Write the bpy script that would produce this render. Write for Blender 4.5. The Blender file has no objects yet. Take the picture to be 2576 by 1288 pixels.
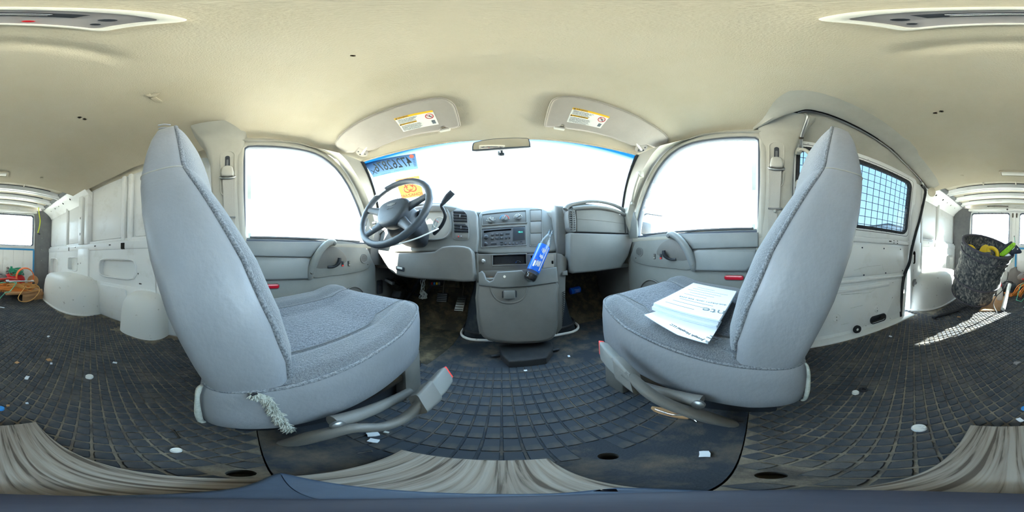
import bpy, bmesh, math, random
from mathutils import Vector as V, Matrix, noise
random.seed(7)
sc = bpy.context.scene
col = sc.collection
rad = math.radians

# ------------------------------------------------------------------ camera
CAM = V((0, 0, 0.5))
ROT = Matrix.Rotation(rad(1.55), 3, 'Y') @ Matrix.Rotation(rad(-3.63), 3, 'Z')
cd = bpy.data.cameras.new('camera'); cam = bpy.data.objects.new('camera', cd); col.objects.link(cam)
cd.type = 'PANO'
cd.clip_start = 0.01
try:
    cd.panorama_type = 'EQUIRECTANGULAR'
except Exception:
    cd.cycles.panorama_type = 'EQUIRECTANGULAR'
cam.matrix_world = Matrix.Translation(CAM) @ (ROT @ Matrix.Rotation(rad(90), 3, 'X')).to_4x4()
sc.camera = cam

# ------------------------------------------------------------------ sky, sun, exposure
SUN_DIR = V((-0.58, -1.0, 0.62)).normalized()       # towards the sun: behind and to the driver's side
w = bpy.data.worlds.new('sky'); sc.world = w; w.use_nodes = True
nt = w.node_tree; nt.nodes.clear()
out = nt.nodes.new('ShaderNodeOutputWorld'); bg = nt.nodes.new('ShaderNodeBackground')
tc = nt.nodes.new('ShaderNodeTexCoord'); sx = nt.nodes.new('ShaderNodeSeparateXYZ')
cr = nt.nodes.new('ShaderNodeValToRGB')
nt.links.new(tc.outputs['Generated'], sx.inputs[0]); nt.links.new(sx.outputs['Z'], cr.inputs[0])
e = cr.color_ramp.elements
e[0].position = 0.0; e[0].color = (0.93, 0.97, 1.0, 1)
e[1].position = 0.75; e[1].color = (0.50, 0.75, 1.0, 1)
m = cr.color_ramp.elements.new(0.22); m.color = (0.68, 0.86, 1.0, 1)
nt.links.new(cr.outputs[0], bg.inputs[0]); bg.inputs[1].default_value = 4.3
nt.links.new(bg.outputs[0], out.inputs[0])
sd = bpy.data.lights.new('sun_offscreen', 'SUN'); so = bpy.data.objects.new('sun_offscreen', sd); col.objects.link(so)
sd.energy = 42.0; sd.angle = rad(0.6); sd.color = (1.0, 0.95, 0.85)
so.rotation_euler = SUN_DIR.to_track_quat('Z', 'Y').to_euler()
so.location = SUN_DIR * 20

vs = sc.view_settings
vs.view_transform = 'Standard'; vs.look = 'None'; vs.gamma = 1.0; vs.use_curve_mapping = False
vs.exposure = 1.85
sc.display_settings.display_device = 'sRGB'
sc.cycles.use_denoising = True
sc.cycles.max_bounces = 16
sc.cycles.diffuse_bounces = 12
sc.cycles.transparent_max_bounces = 16
sc.cycles.caustics_reflective = False
sc.cycles.caustics_refractive = False
sc.cycles.sample_clamp_indirect = 6.0

# ------------------------------------------------------------------ measuring helpers
K = 2 * math.pi / 2576
def ray(px, py):
    a = (px - 1288) * K; e = (644 - py) * K
    return ROT @ V((math.sin(a) * math.cos(e), math.cos(a) * math.cos(e), math.sin(e)))
class Pl:
    def __init__(s, p, n): s.p = V(p); s.n = V(n).normalized()
    def hit(s, px, py):
        r = ray(px, py); t = (s.p - CAM).dot(s.n) / r.dot(s.n)
        return CAM + r * t
    def hits(s, pts): return [s.hit(*q) for q in pts]
def ax(px, py, x): return Pl((x, 0, 0), (1, 0, 0)).hit(px, py)
def ay(px, py, y): return Pl((0, y, 0), (0, 1, 0)).hit(px, py)
def az(px, py, z): return Pl((0, 0, z), (0, 0, 1)).hit(px, py)
def mir(pts): return [V((-p.x, p.y, p.z)) for p in pts]

# ------------------------------------------------------------------ materials
def lin(c):
    return tuple(((v / 255 + 0.055) / 1.055) ** 2.4 if v > 10 else v / 255 / 12.92 for v in c) + (1,)
M = {}
def mat(name, c, rough=0.5, metal=0.0, c2=None, nscale=8.0, bump=0.0, bscale=200.0, lo=0.4, hi=0.65, spec=0.4, detail=6, emit=None, estr=1.0, coat=0.0, stretch=None, sheen=0.0):
    m = bpy.data.materials.new(name); m.use_nodes = True
    n = m.node_tree.nodes; l = m.node_tree.links
    b = n['Principled BSDF']
    b.inputs['Base Color'].default_value = lin(c); b.inputs['Roughness'].default_value = rough
    b.inputs['Metallic'].default_value = metal; b.inputs['Specular IOR Level'].default_value = spec
    b.inputs['Coat Weight'].default_value = coat
    b.inputs['Sheen Weight'].default_value = sheen
    t = n.new('ShaderNodeTexCoord'); src = t.outputs['Object']
    if stretch:
        mp = n.new('ShaderNodeMapping'); mp.inputs['Scale'].default_value = stretch
        l.new(src, mp.inputs[0]); src = mp.outputs[0]
    if c2 is not None:
        nz = n.new('ShaderNodeTexNoise'); nz.inputs['Scale'].default_value = nscale; nz.inputs['Detail'].default_value = detail
        nz.inputs['Roughness'].default_value = 0.65
        l.new(src, nz.inputs['Vector'])
        r = n.new('ShaderNodeValToRGB'); r.color_ramp.elements[0].position = lo; r.color_ramp.elements[1].position = hi
        r.color_ramp.elements[0].color = lin(c); r.color_ramp.elements[1].color = lin(c2)
        l.new(nz.outputs['Fac'], r.inputs[0]); l.new(r.outputs[0], b.inputs['Base Color'])
    if bump:
        nb = n.new('ShaderNodeTexNoise'); nb.inputs['Scale'].default_value = bscale; nb.inputs['Detail'].default_value = 3
        l.new(src, nb.inputs['Vector'])
        bn = n.new('ShaderNodeBump'); bn.inputs['Strength'].default_value = bump; bn.inputs['Distance'].default_value = 0.004
        l.new(nb.outputs['Fac'], bn.inputs['Height']); l.new(bn.outputs[0], b.inputs['Normal'])
    if emit is not None:
        b.inputs['Emission Color'].default_value = lin(emit); b.inputs['Emission Strength'].default_value = estr
    M[name] = m
    return m
mat('headliner', (192, 183, 163), 0.95, c2=(184, 173, 149), nscale=2.2, bump=0.35, bscale=300, lo=0.35, hi=0.75, spec=0.1)
mat('visor_vinyl', (166, 158, 148), 0.6, c2=(159, 151, 140), nscale=6, bump=0.1, bscale=120)
mat('pillar_plastic', (168, 165, 154), 0.5, c2=(159, 156, 144), nscale=5, bump=0.08, bscale=400)
mat('dash_plastic', (117, 118, 116), 0.5, c2=(110, 112, 110), nscale=7, bump=0.12, bscale=500)
mat('dash_lower', (112, 110, 106), 0.5, c2=(103, 102, 98), nscale=6, bump=0.12, bscale=500)
mat('door_plastic', (132, 134, 131), 0.5, c2=(124, 126, 123), nscale=5, bump=0.1, bscale=450)
mat('door_soft', (130, 134, 134), 0.42, c2=(123, 127, 128), nscale=4, bump=0.1, bscale=300)
mat('seat_vinyl', (139, 141, 145), 0.4, c2=(130, 132, 136), nscale=5, bump=0.18, bscale=110, spec=0.5, stretch=(1, 1, 0.8))
mat('seat_fabric', (118, 121, 124), 0.95, c2=(92, 95, 100), nscale=560, lo=0.42, hi=0.6, bump=0.6, bscale=240, spec=0.05, detail=2, sheen=0.3)
mat('seat_insert', (112, 116, 122), 0.95, c2=(80, 84, 92), nscale=300, lo=0.42, hi=0.6, bump=0.9, bscale=130, spec=0.05, detail=1, sheen=0.3)
mat('piping', (132, 135, 138), 0.9, c2=(98, 101, 106), nscale=300, lo=0.42, hi=0.6, detail=1, bump=0.5, bscale=280)
mat('foam', (186, 187, 176), 0.95, c2=(150, 152, 142), nscale=60, bump=0.8, bscale=120)
mat('white_paint', (228, 229, 228), 0.32, c2=(210, 209, 203), nscale=7, lo=0.55, hi=0.78, spec=0.5, coat=0.2)
mat('white_scuffed', (226, 226, 222), 0.4, c2=(120, 112, 100), nscale=26, lo=0.63, hi=0.74, spec=0.4, detail=10)
mat('roof_metal', (214, 207, 188), 0.5, c2=(200, 190, 168), nscale=6)
mat('grey_primer', (104, 106, 108), 0.55, c2=(94, 96, 98), nscale=12)
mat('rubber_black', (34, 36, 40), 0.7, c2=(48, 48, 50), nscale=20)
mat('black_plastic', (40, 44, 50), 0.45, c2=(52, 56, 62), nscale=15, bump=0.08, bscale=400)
mat('wheel_plastic', (58, 66, 75), 0.45, c2=(74, 80, 86), nscale=10, bump=0.1, bscale=350)
mat('dark_metal', (58, 56, 52), 0.5, 0.6, c2=(84, 70, 54), nscale=20)
mat('chrome', (215, 215, 215), 0.15, 1.0)
mat('steel', (150, 150, 148), 0.35, 0.9)
mat('mat_base', (142, 132, 116), 0.95, c2=(84, 80, 76), nscale=14, lo=0.38, hi=0.62, detail=10, bump=0.4, bscale=300, spec=0.1)
mat('mat_stud', (66, 69, 74), 0.7, c2=(104, 99, 91), nscale=11, lo=0.45, hi=0.75, detail=9, spec=0.3, bump=0.2, bscale=400)
mat('front_mat', (50, 56, 64), 0.75, c2=(118, 106, 88), nscale=9, lo=0.46, hi=0.76, detail=12, spec=0.3, bump=0.3, bscale=250)
mat('front_tile', (49, 56, 65), 0.65, c2=(100, 92, 80), nscale=13, lo=0.48, hi=0.8, detail=10, spec=0.35)
mat('carpet_dirty', (70, 66, 58), 0.95, c2=(118, 106, 84), nscale=13, lo=0.45, hi=0.7, detail=12, bump=0.6, bscale=200, spec=0.05)
mat('doghouse_carpet', (54, 60, 66), 0.9, c2=(84, 86, 84), nscale=10, lo=0.5, hi=0.75, detail=10, bump=0.5, bscale=300, spec=0.05)
mat('seal_grey', (84, 92, 104), 0.6)
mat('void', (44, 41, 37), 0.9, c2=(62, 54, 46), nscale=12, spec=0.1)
mat('cavity', (84, 82, 78), 0.8)
mat('white_plastic', (232, 232, 228), 0.4)
mat('paper', (228, 234, 240), 0.8, spec=0.1)
mat('paper_b', (218, 226, 236), 0.8, spec=0.1)
mat('ink', (112, 120, 124), 0.8)
mat('ink_dark', (64, 68, 72), 0.8)
mat('yellow_label', (240, 186, 36), 0.6)
mat('label_white', (232, 230, 220), 0.6)
mat('red', (196, 32, 40), 0.35)
mat('red_lens', (190, 24, 44), 0.2, coat=0.6)
mat('red_bright', (232, 70, 62), 0.4)
mat('bottle_blue', (16, 92, 206), 0.3, c2=(26, 112, 226), nscale=20, coat=0.3)
mat('cola', (36, 24, 20), 0.15)
mat('cardboard', (188, 146, 104), 0.85, c2=(174, 132, 92), nscale=10)
mat('cord_orange', (226, 142, 66), 0.5)
mat('cord_orange_b', (232, 118, 58), 0.5)
mat('cord_tan', (212, 160, 92), 0.55)
mat('cord_green', (26, 150, 112), 0.5)
mat('cord_teal', (96, 188, 160), 0.5)
mat('cord_red', (196, 60, 52), 0.45)
mat('tape_blue', (62, 146, 200), 0.6)
mat('strap_grey', (92, 90, 98), 0.8, c2=(80, 78, 86), nscale=50)
mat('strap_black', (36, 36, 40), 0.8)
mat('webbing', (166, 162, 152), 0.85, bump=0.3, bscale=500)
mat('yellow', (246, 206, 40), 0.4)
mat('lime', (164, 226, 40), 0.45)
mat('navy', (34, 42, 62), 0.45)
mat('cloth_grey', (118, 114, 112), 0.9, bump=0.5, bscale=120)
mat('rope_lime', (214, 226, 60), 0.7)
mat('stripe_cloth', (180, 172, 168), 0.9, c2=(60, 56, 60), nscale=40)
mat('wire', (70, 72, 76), 0.5, 0.5)
mat('wire_rear', (96, 104, 118), 0.5, 0.3)
mat('screen', (44, 50, 58), 0.25)
mat('radio_face', (70, 72, 76), 0.4, c2=(78, 80, 84), nscale=20)
mat('panel_dark', (92, 93, 92), 0.45)
mat('lcd', (20, 90, 84), 0.4, emit=(70, 235, 210), estr=0.9)
mat('blue', (60, 150, 220), 0.4)
mat('lamp_white', (228, 224, 212), 0.35)
mat('lamp_plate', (178, 172, 170), 0.4, 0.3)
mat('siding', (196, 204, 214), 0.6, c2=(180, 190, 202), nscale=3)
mat('roof_sheet', (120, 128, 140), 0.6)
mat('asphalt', (206, 198, 184), 0.9, c2=(192, 184, 170), nscale=1.5)
mat('glue', (212, 214, 210), 0.7, c2=(180, 182, 178), nscale=30)
mat('base_slate', (64, 78, 96), 0.45, c2=(52, 62, 78), nscale=16)
mat('base_dark', (52, 54, 66), 0.55, c2=(64, 66, 76), nscale=10)
mat('mirror', (225, 225, 225), 0.02, 1.0)
mat('sticker_red', (226, 110, 90), 0.6)
mat('sticker_orange', (240, 176, 140), 0.7)
mat('plate_ink', (66, 74, 72), 0.7)
mat('plate_grey', (150, 168, 186), 0.7, c2=(188, 206, 220), nscale=9, lo=0.3, hi=0.7)
mat('gauge_print', (150, 147, 138), 0.45)
mat('bin_plastic', (150, 144, 136), 0.8)

def glass(name, tint, refl=1.45, grad=None):
    m = bpy.data.materials.new(name); m.use_nodes = True
    n = m.node_tree.nodes; l = m.node_tree.links; n.clear()
    o = n.new('ShaderNodeOutputMaterial'); mx = n.new('ShaderNodeMixShader')
    tr = n.new('ShaderNodeBsdfTransparent'); gl = n.new('ShaderNodeBsdfGlossy'); lw = n.new('ShaderNodeLayerWeight'); pw = n.new('ShaderNodeMath'); pw.operation = 'POWER'; pw.inputs[1].default_value = 5
    fr = n.new('ShaderNodeMath'); fr.operation = 'MULTIPLY_ADD'; f0 = ((refl - 1) / (refl + 1)) ** 2; fr.inputs[1].default_value = 0.6; fr.inputs[2].default_value = f0
    l.new(lw.outputs['Facing'], pw.inputs[0]); l.new(pw.outputs[0], fr.inputs[0]); gl.inputs['Roughness'].default_value = 0.02
    tr.inputs[0].default_value = tint + (1,)
    if grad:      # a windscreen with a blue shade band along its top edge
        t = n.new('ShaderNodeTexCoord'); s = n.new('ShaderNodeSeparateXYZ'); r = n.new('ShaderNodeValToRGB')
        mr = n.new('ShaderNodeMapRange'); mr.inputs[1].default_value = grad[0]; mr.inputs[2].default_value = grad[1]
        ad = n.new('ShaderNodeMath'); ad.operation = 'MULTIPLY_ADD'
        ab = n.new('ShaderNodeMath'); ab.operation = 'POWER'; ab.inputs[1].default_value = 2
        l.new(t.outputs['Object'], s.inputs[0]); l.new(s.outputs['X'], ab.inputs[0])
        l.new(ab.outputs[0], ad.inputs[0]); ad.inputs[1].default_value = grad[2]; l.new(s.outputs['Z'], ad.inputs[2])
        l.new(ad.outputs[0], mr.inputs[0]); l.new(mr.outputs[0], r.inputs[0])
        r.color_ramp.elements[0].color = tint + (1,); r.color_ramp.elements[1].color = (0.003, 0.035, 0.08, 1)
        l.new(r.outputs[0], tr.inputs[0])
    l.new(fr.outputs[0], mx.inputs[0]); l.new(tr.outputs[0], mx.inputs[1]); l.new(gl.outputs[0], mx.inputs[2])
    l.new(mx.outputs[0], o.inputs[0])
    M[name] = m
glass('glass_clear', (0.93, 0.96, 0.95))
glass('glass_shade', (0.93, 0.96, 0.95), grad=(1.03, 1.115, 0.12))
glass('glass_tint', (0.235, 0.28, 0.31))
glass('glass_rear', (0.66, 0.70, 0.71))
glass('bottle_clear', (0.86, 0.92, 0.96), 1.5)
glass('film_clear', (0.80, 0.86, 0.90), 1.2)
def film(name, c, clear):
    m = bpy.data.materials.new(name); m.use_nodes = True
    n = m.node_tree.nodes; l = m.node_tree.links; n.clear()
    o = n.new('ShaderNodeOutputMaterial'); mx = n.new('ShaderNodeMixShader'); mx.inputs[0].default_value = clear
    a = n.new('ShaderNodeBsdfTranslucent'); b = n.new('ShaderNodeBsdfTransparent'); a.inputs[0].default_value = lin(c); b.inputs[0].default_value = lin(c)
    l.new(a.outputs[0], mx.inputs[1]); l.new(b.outputs[0], mx.inputs[2]); l.new(mx.outputs[0], o.inputs[0]); M[name] = m
film('plate_film', (146, 160, 172), 0.05)
film('orange_film', (216, 146, 108), 0.05)

def camo():
    m = mat('camo_mesh', (74, 76, 76), 0.8, spec=0.15)
    n = m.node_tree.nodes; l = m.node_tree.links; b = n['Principled BSDF']
    t = n.new('ShaderNodeTexCoord'); mp = n.new('ShaderNodeMapping'); mp.inputs['Scale'].default_value = (1, 1, 0.45)
    nz = n.new('ShaderNodeTexNoise'); nz.inputs['Scale'].default_value = 26; nz.inputs['Detail'].default_value = 8; nz.inputs['Distortion'].default_value = 2.2
    r = n.new('ShaderNodeValToRGB')
    r.color_ramp.elements[0].position = 0.36; r.color_ramp.elements[0].color = lin((56, 60, 64))
    r.color_ramp.elements[1].position = 0.66; r.color_ramp.elements[1].color = lin((158, 154, 146))
    x = r.color_ramp.elements.new(0.5); x.color = lin((94, 98, 100))
    l.new(t.outputs['Object'], mp.inputs[0]); l.new(mp.outputs[0], nz.inputs['Vector']); l.new(nz.outputs['Fac'], r.inputs[0]); l.new(r.outputs[0], b.inputs['Base Color'])
    bn = n.new('ShaderNodeBump'); bn.inputs['Strength'].default_value = 0.6; l.new(nz.outputs['Fac'], bn.inputs['Height']); l.new(bn.outputs[0], b.inputs['Normal'])
camo()
def wood():
    m = mat('weathered_wood', (160, 150, 138), 0.9, spec=0.1)
    n = m.node_tree.nodes; l = m.node_tree.links; b = n['Principled BSDF']
    t = n.new('ShaderNodeTexCoord'); mp = n.new('ShaderNodeMapping'); mp.inputs['Scale'].default_value = (110, 3.4, 40)
    nz = n.new('ShaderNodeTexNoise'); nz.inputs['Scale'].default_value = 1.6; nz.inputs['Detail'].default_value = 9; nz.inputs['Distortion'].default_value = 0.5
    r = n.new('ShaderNodeValToRGB')
    r.color_ramp.elements[0].position = 0.385; r.color_ramp.elements[0].color = lin((96, 87, 78))
    r.color_ramp.elements[1].position = 0.62; r.color_ramp.elements[1].color = lin((160, 152, 142))
    x = r.color_ramp.elements.new(0.44); x.color = lin((138, 128, 117))
    l.new(t.outputs['Object'], mp.inputs[0]); l.new(mp.outputs[0], nz.inputs['Vector']); l.new(nz.outputs['Fac'], r.inputs[0]); l.new(r.outputs[0], b.inputs['Base Color'])
    bn = n.new('ShaderNodeBump'); bn.inputs['Strength'].default_value = 0.7; bn.inputs['Distance'].default_value = 0.004
    l.new(nz.outputs['Fac'], bn.inputs['Height']); l.new(bn.outputs[0], b.inputs['Normal'])
wood()

# ------------------------------------------------------------------ object helpers
def setp(o, label=None, cat=None, group=None, kind=None):
    if label: o['label'] = label
    if cat: o['category'] = cat
    if group: o['group'] = group
    if kind: o['kind'] = kind
    return o
def thing(name, loc, label, cat, group=None):
    o = bpy.data.objects.new(name, None); col.objects.link(o); o.location = loc; o.empty_display_size = 0.02
    return setp(o, label, cat, group)
def attach(o, parent):
    if parent is not None:
        o.parent = parent
        mw = Matrix.Identity(4); p = parent; chain = []
        while p is not None: chain.append(p); p = p.parent
        for q in reversed(chain): mw = mw @ (q.matrix_parent_inverse if q.parent else Matrix.Identity(4)) @ q.matrix_basis
        o.matrix_parent_inverse = mw.inverted()
def fin(name, bm, m, parent=None, smooth=True, angle=38):
    bmesh.ops.recalc_face_normals(bm, faces=bm.faces[:])
    me = bpy.data.meshes.new(name); bm.to_mesh(me); bm.free()
    ms = m if isinstance(m, (list, tuple)) else [m]
    for q in ms: me.materials.append(M[q])
    if smooth:
        for p in me.polygons: p.use_smooth = True
        try: me.set_sharp_from_angle(angle=rad(angle))
        except Exception: pass
    o = bpy.data.objects.new(name, me); col.objects.link(o); attach(o, parent)
    return o
def raw(name, vs, fs, m, parent=None, smooth=True, angle=38):
    bm = bmesh.new(); b = [bm.verts.new(v) for v in vs]
    for f in fs:
        try: bm.faces.new([b[i] for i in f])
        except ValueError: pass
    return fin(name, bm, m, parent, smooth, angle)
def bev(bm, w, seg=2, ang=25):
    if w <= 0: return
    es = [e for e in bm.edges if len(e.link_faces) == 2 and e.calc_face_angle(0) > rad(ang)]
    bmesh.ops.bevel(bm, geom=es, offset=w, segments=seg, affect='EDGES', profile=0.5, clamp_overlap=True)
def add_box(bm, c, s, rot=None):
    r = bmesh.ops.create_cube(bm, size=1.0)
    mtx = Matrix.Translation(V(c)) @ (rot.to_4x4() if rot is not None else Matrix.Identity(4)) @ Matrix.Diagonal((s[0], s[1], s[2], 1))
    bmesh.ops.transform(bm, matrix=mtx, verts=r['verts'])
def box(name, lo, hi, m, parent=None, b=0.004, rot=None, seg=2):
    lo, hi = V(lo), V(hi); bm = bmesh.new(); add_box(bm, (lo + hi) / 2, hi - lo, rot); bev(bm, b, seg)
    return fin(name, bm, m, parent)
def cbox(name, c, s, m, parent=None, b=0.003, rot=None, seg=2):
    bm = bmesh.new(); add_box(bm, c, s, rot); bev(bm, b, seg)
    return fin(name, bm, m, parent)
def slab(name, pts, n, t0, t1, m, parent=None, b=0.0, seg=2, scale=1.0):
    """a planar outline given real thickness along n, between offsets t0 and t1, its front edge rounded by b"""
    n = V(n).normalized(); bm = bmesh.new(); N = len(pts)
    c = sum(pts, V()) / N
    rows = [[c + (p - c) * scale + n * t0 for p in pts]]
    if b:
        b = min(b, abs(t1 - t0) * 0.9); sg = 1 if t1 > t0 else -1
        for j in range(seg + 1):
            f = math.pi / 2 * j / seg
            rows.append([p + n * (t1 - sg * b * (1 - math.sin(f))) for p in inset(pts, n, b * (1 - math.cos(f)))])
    else: rows.append([p + n * t1 for p in pts])
    R = [[bm.verts.new(p) for p in r] for r in rows]
    bm.faces.new(R[0]); bm.faces.new(R[-1])
    for A, B in zip(R, R[1:]):
        for i in range(N): bm.faces.new([A[i], A[(i + 1) % N], B[(i + 1) % N], B[i]])
    bmesh.ops.triangulate(bm, faces=[f for f in bm.faces if len(f.verts) > 4])
    return fin(name, bm, m, parent)
def ring(name, outer, inner, n, t0, t1, m, parent=None, b=0.0):
    n = V(n).normalized(); bm = bmesh.new(); N = len(outer)
    o1 = [bm.verts.new(p + n * t1) for p in outer]; i1 = [bm.verts.new(p + n * t1) for p in inner]
    o0 = [bm.verts.new(p + n * t0) for p in outer]; i0 = [bm.verts.new(p + n * t0) for p in inner]
    for i in range(N):
        j = (i + 1) % N
        for q in ((o1[i], o1[j], i1[j], i1[i]), (o0[i], o0[j], i0[j], i0[i]), (o1[i], o1[j], o0[j], o0[i]), (i1[i], i1[j], i0[j], i0[i])):
            bm.faces.new(q)
    bmesh.ops.recalc_face_normals(bm, faces=bm.faces[:])
    bev(bm, b, 2, 50)
    return fin(name, bm, m, parent)
def inset(pts, n, d):
    """offset a planar outline inwards (d > 0) or outwards (d < 0)"""
    n = V(n).normalized(); N = len(pts); c = sum(pts, V()) / N; res = []
    area = sum(((pts[i] - c).cross(pts[(i + 1) % N] - c)).dot(n) for i in range(N)); s = 1 if area > 0 else -1
    for i in range(N):
        a, p, q = pts[i - 1], pts[i], pts[(i + 1) % N]
        e1 = (p - a).normalized(); e2 = (q - p).normalized()
        n1 = n.cross(e1) * s; n2 = n.cross(e2) * s
        k = n1 + n2; L = max(0.6, 1 + n1.dot(n2))
        res.append(p + k * (d / L))
    return res
def smooth(pts, k=4, closed=False):
    out = []; N = len(pts); rng = N if closed else N - 1
    for i in range(rng):
        if closed: p0, p1, p2, p3 = pts[i - 1], pts[i], pts[(i + 1) % N], pts[(i + 2) % N]
        else: p0, p1, p2, p3 = pts[max(i - 1, 0)], pts[i], pts[i + 1], pts[min(i + 2, N - 1)]
        for j in range(k):
            t = j / k
            out.append(0.5 * ((2 * p1) + (p2 - p0) * t + (2 * p0 - 5 * p1 + 4 * p2 - p3) * t * t + (3 * p1 - p0 - 3 * p2 + p3) * t ** 3))
    if not closed: out.append(V(pts[-1]))
    return out
def rrect(c, u, v, hw, hh, r, k=5):
    """rounded rectangle outline around c in axes u, v"""
    c, u, v = V(c), V(u), V(v); r = min(r, hw, hh); pts = []
    for sx, sy, a0 in ((1, 1, 0), (-1, 1, 90), (-1, -1, 180), (1, -1, 270)):
        for i in range(k + 1):
            a = rad(a0 + 90 * i / k)
            pts.append(c + u * (sx * (hw - r) + r * math.cos(a)) + v * (sy * (hh - r) + r * math.sin(a)))
    return pts
def ell(c, u, v, a, b, k=24):
    c, u, v = V(c), V(u), V(v)
    return [c + u * (a * math.cos(2 * math.pi * i / k)) + v * (b * math.sin(2 * math.pi * i / k)) for i in range(k)]
def add_tube(bm, pts, r, n=8, closed=False, flat=1.0, caps=True, up=None):
    N = len(pts); rings = []; prev = None
    for i in range(N):
        if closed: d = pts[(i + 1) % N] - pts[i - 1]
        else: d = pts[min(i + 1, N - 1)] - pts[max(i - 1, 0)]
        if d.length < 1e-9: d = V((0, 0, 1))
        d.normalize()
        if prev is None:
            a = V(up) if up is not None else (V((0, 0, 1)) if abs(d.z) < 0.9 else V((1, 0, 0)))
            u = (a - d * a.dot(d)).normalized()
        else:
            u = prev - d * prev.dot(d)
            u = u.normalized() if u.length > 1e-6 else prev
        prev = u; v = d.cross(u); rr = r[i] if isinstance(r, (list, tuple)) else r
        rings.append([bm.verts.new(pts[i] + (u * math.cos(2 * math.pi * j / n) * flat + v * math.sin(2 * math.pi * j / n)) * rr) for j in range(n)])
    for i in range(N if closed else N - 1):
        A, B = rings[i], rings[(i + 1) % N]
        for j in range(n): bm.faces.new((A[j], A[(j + 1) % n], B[(j + 1) % n], B[j]))
    if caps and not closed:
        bm.faces.new(rings[0][::-1]); bm.faces.new(rings[-1])
def tube(name, pts, r, m, parent=None, n=8, closed=False, flat=1.0, k=0, up=None):
    pts = [V(p) for p in pts]
    if k:
        if isinstance(r, (list, tuple)):
            rv = smooth([V((x, 0, 0)) for x in r], k, closed); r = [x.x for x in rv]
        pts = smooth(pts, k, closed)
    bm = bmesh.new(); add_tube(bm, pts, r, n, closed, flat, up=up)
    return fin(name, bm, m, parent, angle=60)
def loft(name, rings, m, parent=None, closed=True, cap0=True, cap1=True, sel=None, angle=45):
    bm = bmesh.new(); R = [[bm.verts.new(p) for p in r] for r in rings]; n = len(rings[0])
    for i in range(len(R) - 1):
        for j in range(n if closed else n - 1):
            if sel is None or sel(i, j):
                try: bm.faces.new((R[i][j], R[i][(j + 1) % n], R[i + 1][(j + 1) % n], R[i + 1][j]))
                except ValueError: pass
    if cap0: bm.faces.new(R[0])
    if cap1: bm.faces.new(R[-1])
    loose = [v for v in bm.verts if not v.link_faces]
    bmesh.ops.delete(bm, geom=loose, context='VERTS')
    return fin(name, bm, m, parent, angle=angle)
def lathe(name, prof, c, axis, m, parent=None, n=20, sel=None):
    """prof: (radius, height) pairs along axis from c"""
    axis = V(axis).normalized(); a = V((0, 0, 1)) if abs(axis.z) < 0.9 else V((1, 0, 0))
    u = (a - axis * a.dot(axis)).normalized(); v = axis.cross(u); c = V(c)
    rings = [[c + axis * h + (u * math.cos(2 * math.pi * j / n) + v * math.sin(2 * math.pi * j / n)) * max(r, 1e-4) for j in range(n)] for r, h in prof]
    return loft(name, rings, m, parent, cap0=True, cap1=True)
def grid(name, fn, nu, nv, m, parent=None, thick=0.0, nrm=None, angle=60):
    """surface fn(u, v) for u, v in 0..1; with thick it becomes a closed shell"""
    bm = bmesh.new(); A = [[bm.verts.new(fn(i / nu, j / nv)) for j in range(nv + 1)] for i in range(nu + 1)]
    for i in range(nu):
        for j in range(nv): bm.faces.new((A[i][j], A[i + 1][j], A[i + 1][j + 1], A[i][j + 1]))
    if thick:
        bmesh.ops.recalc_face_normals(bm, faces=bm.faces[:]); bm.normal_update()
        B = [[bm.verts.new(A[i][j].co + (V(nrm) if nrm is not None else A[i][j].normal) * thick) for j in range(nv + 1)] for i in range(nu + 1)]
        for i in range(nu):
            for j in range(nv): bm.faces.new((B[i][j], B[i][j + 1], B[i + 1][j + 1], B[i + 1][j]))
        for i in range(nu):
            bm.faces.new((A[i][0], A[i + 1][0], B[i + 1][0], B[i][0])); bm.faces.new((A[i][nv], A[i + 1][nv], B[i + 1][nv], B[i][nv]))
        for j in range(nv):
            bm.faces.new((A[0][j], A[0][j + 1], B[0][j + 1], B[0][j])); bm.faces.new((A[nu][j], A[nu][j + 1], B[nu][j + 1], B[nu][j]))
    return fin(name, bm, m, parent, angle=angle)
def text(name, s, c, u, v, size, m, parent=None, thick=0.0004, align='CENTER', bold=0.0, xs=1.0):
    """lettering lying in the plane of u (reading direction) and v (up)"""
    cu = bpy.data.curves.new(name, 'FONT'); cu.body = s; cu.size = size; cu.align_x = align; cu.align_y = 'CENTER'; cu.extrude = thick; cu.offset = bold
    cu.resolution_u = 3
    t = bpy.data.objects.new(name + '_curve', cu); col.objects.link(t)
    bpy.context.view_layer.update()
    dg = bpy.context.evaluated_depsgraph_get()
    me = bpy.data.meshes.new_from_object(t.evaluated_get(dg)); me.name = name
    bpy.data.objects.remove(t); bpy.data.curves.remove(cu)
    u, v = V(u).normalized() * xs, V(v).normalized(); n = u.cross(v).normalized()
    mx = Matrix(((u.x, v.x, n.x, c[0]), (u.y, v.y, n.y, c[1]), (u.z, v.z, n.z, c[2]), (0, 0, 0, 1)))
    me.transform(mx)
    me.materials.clear(); me.materials.append(M[m])
    o = bpy.data.objects.new(name, me); col.objects.link(o); attach(o, parent)
    return o
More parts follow.
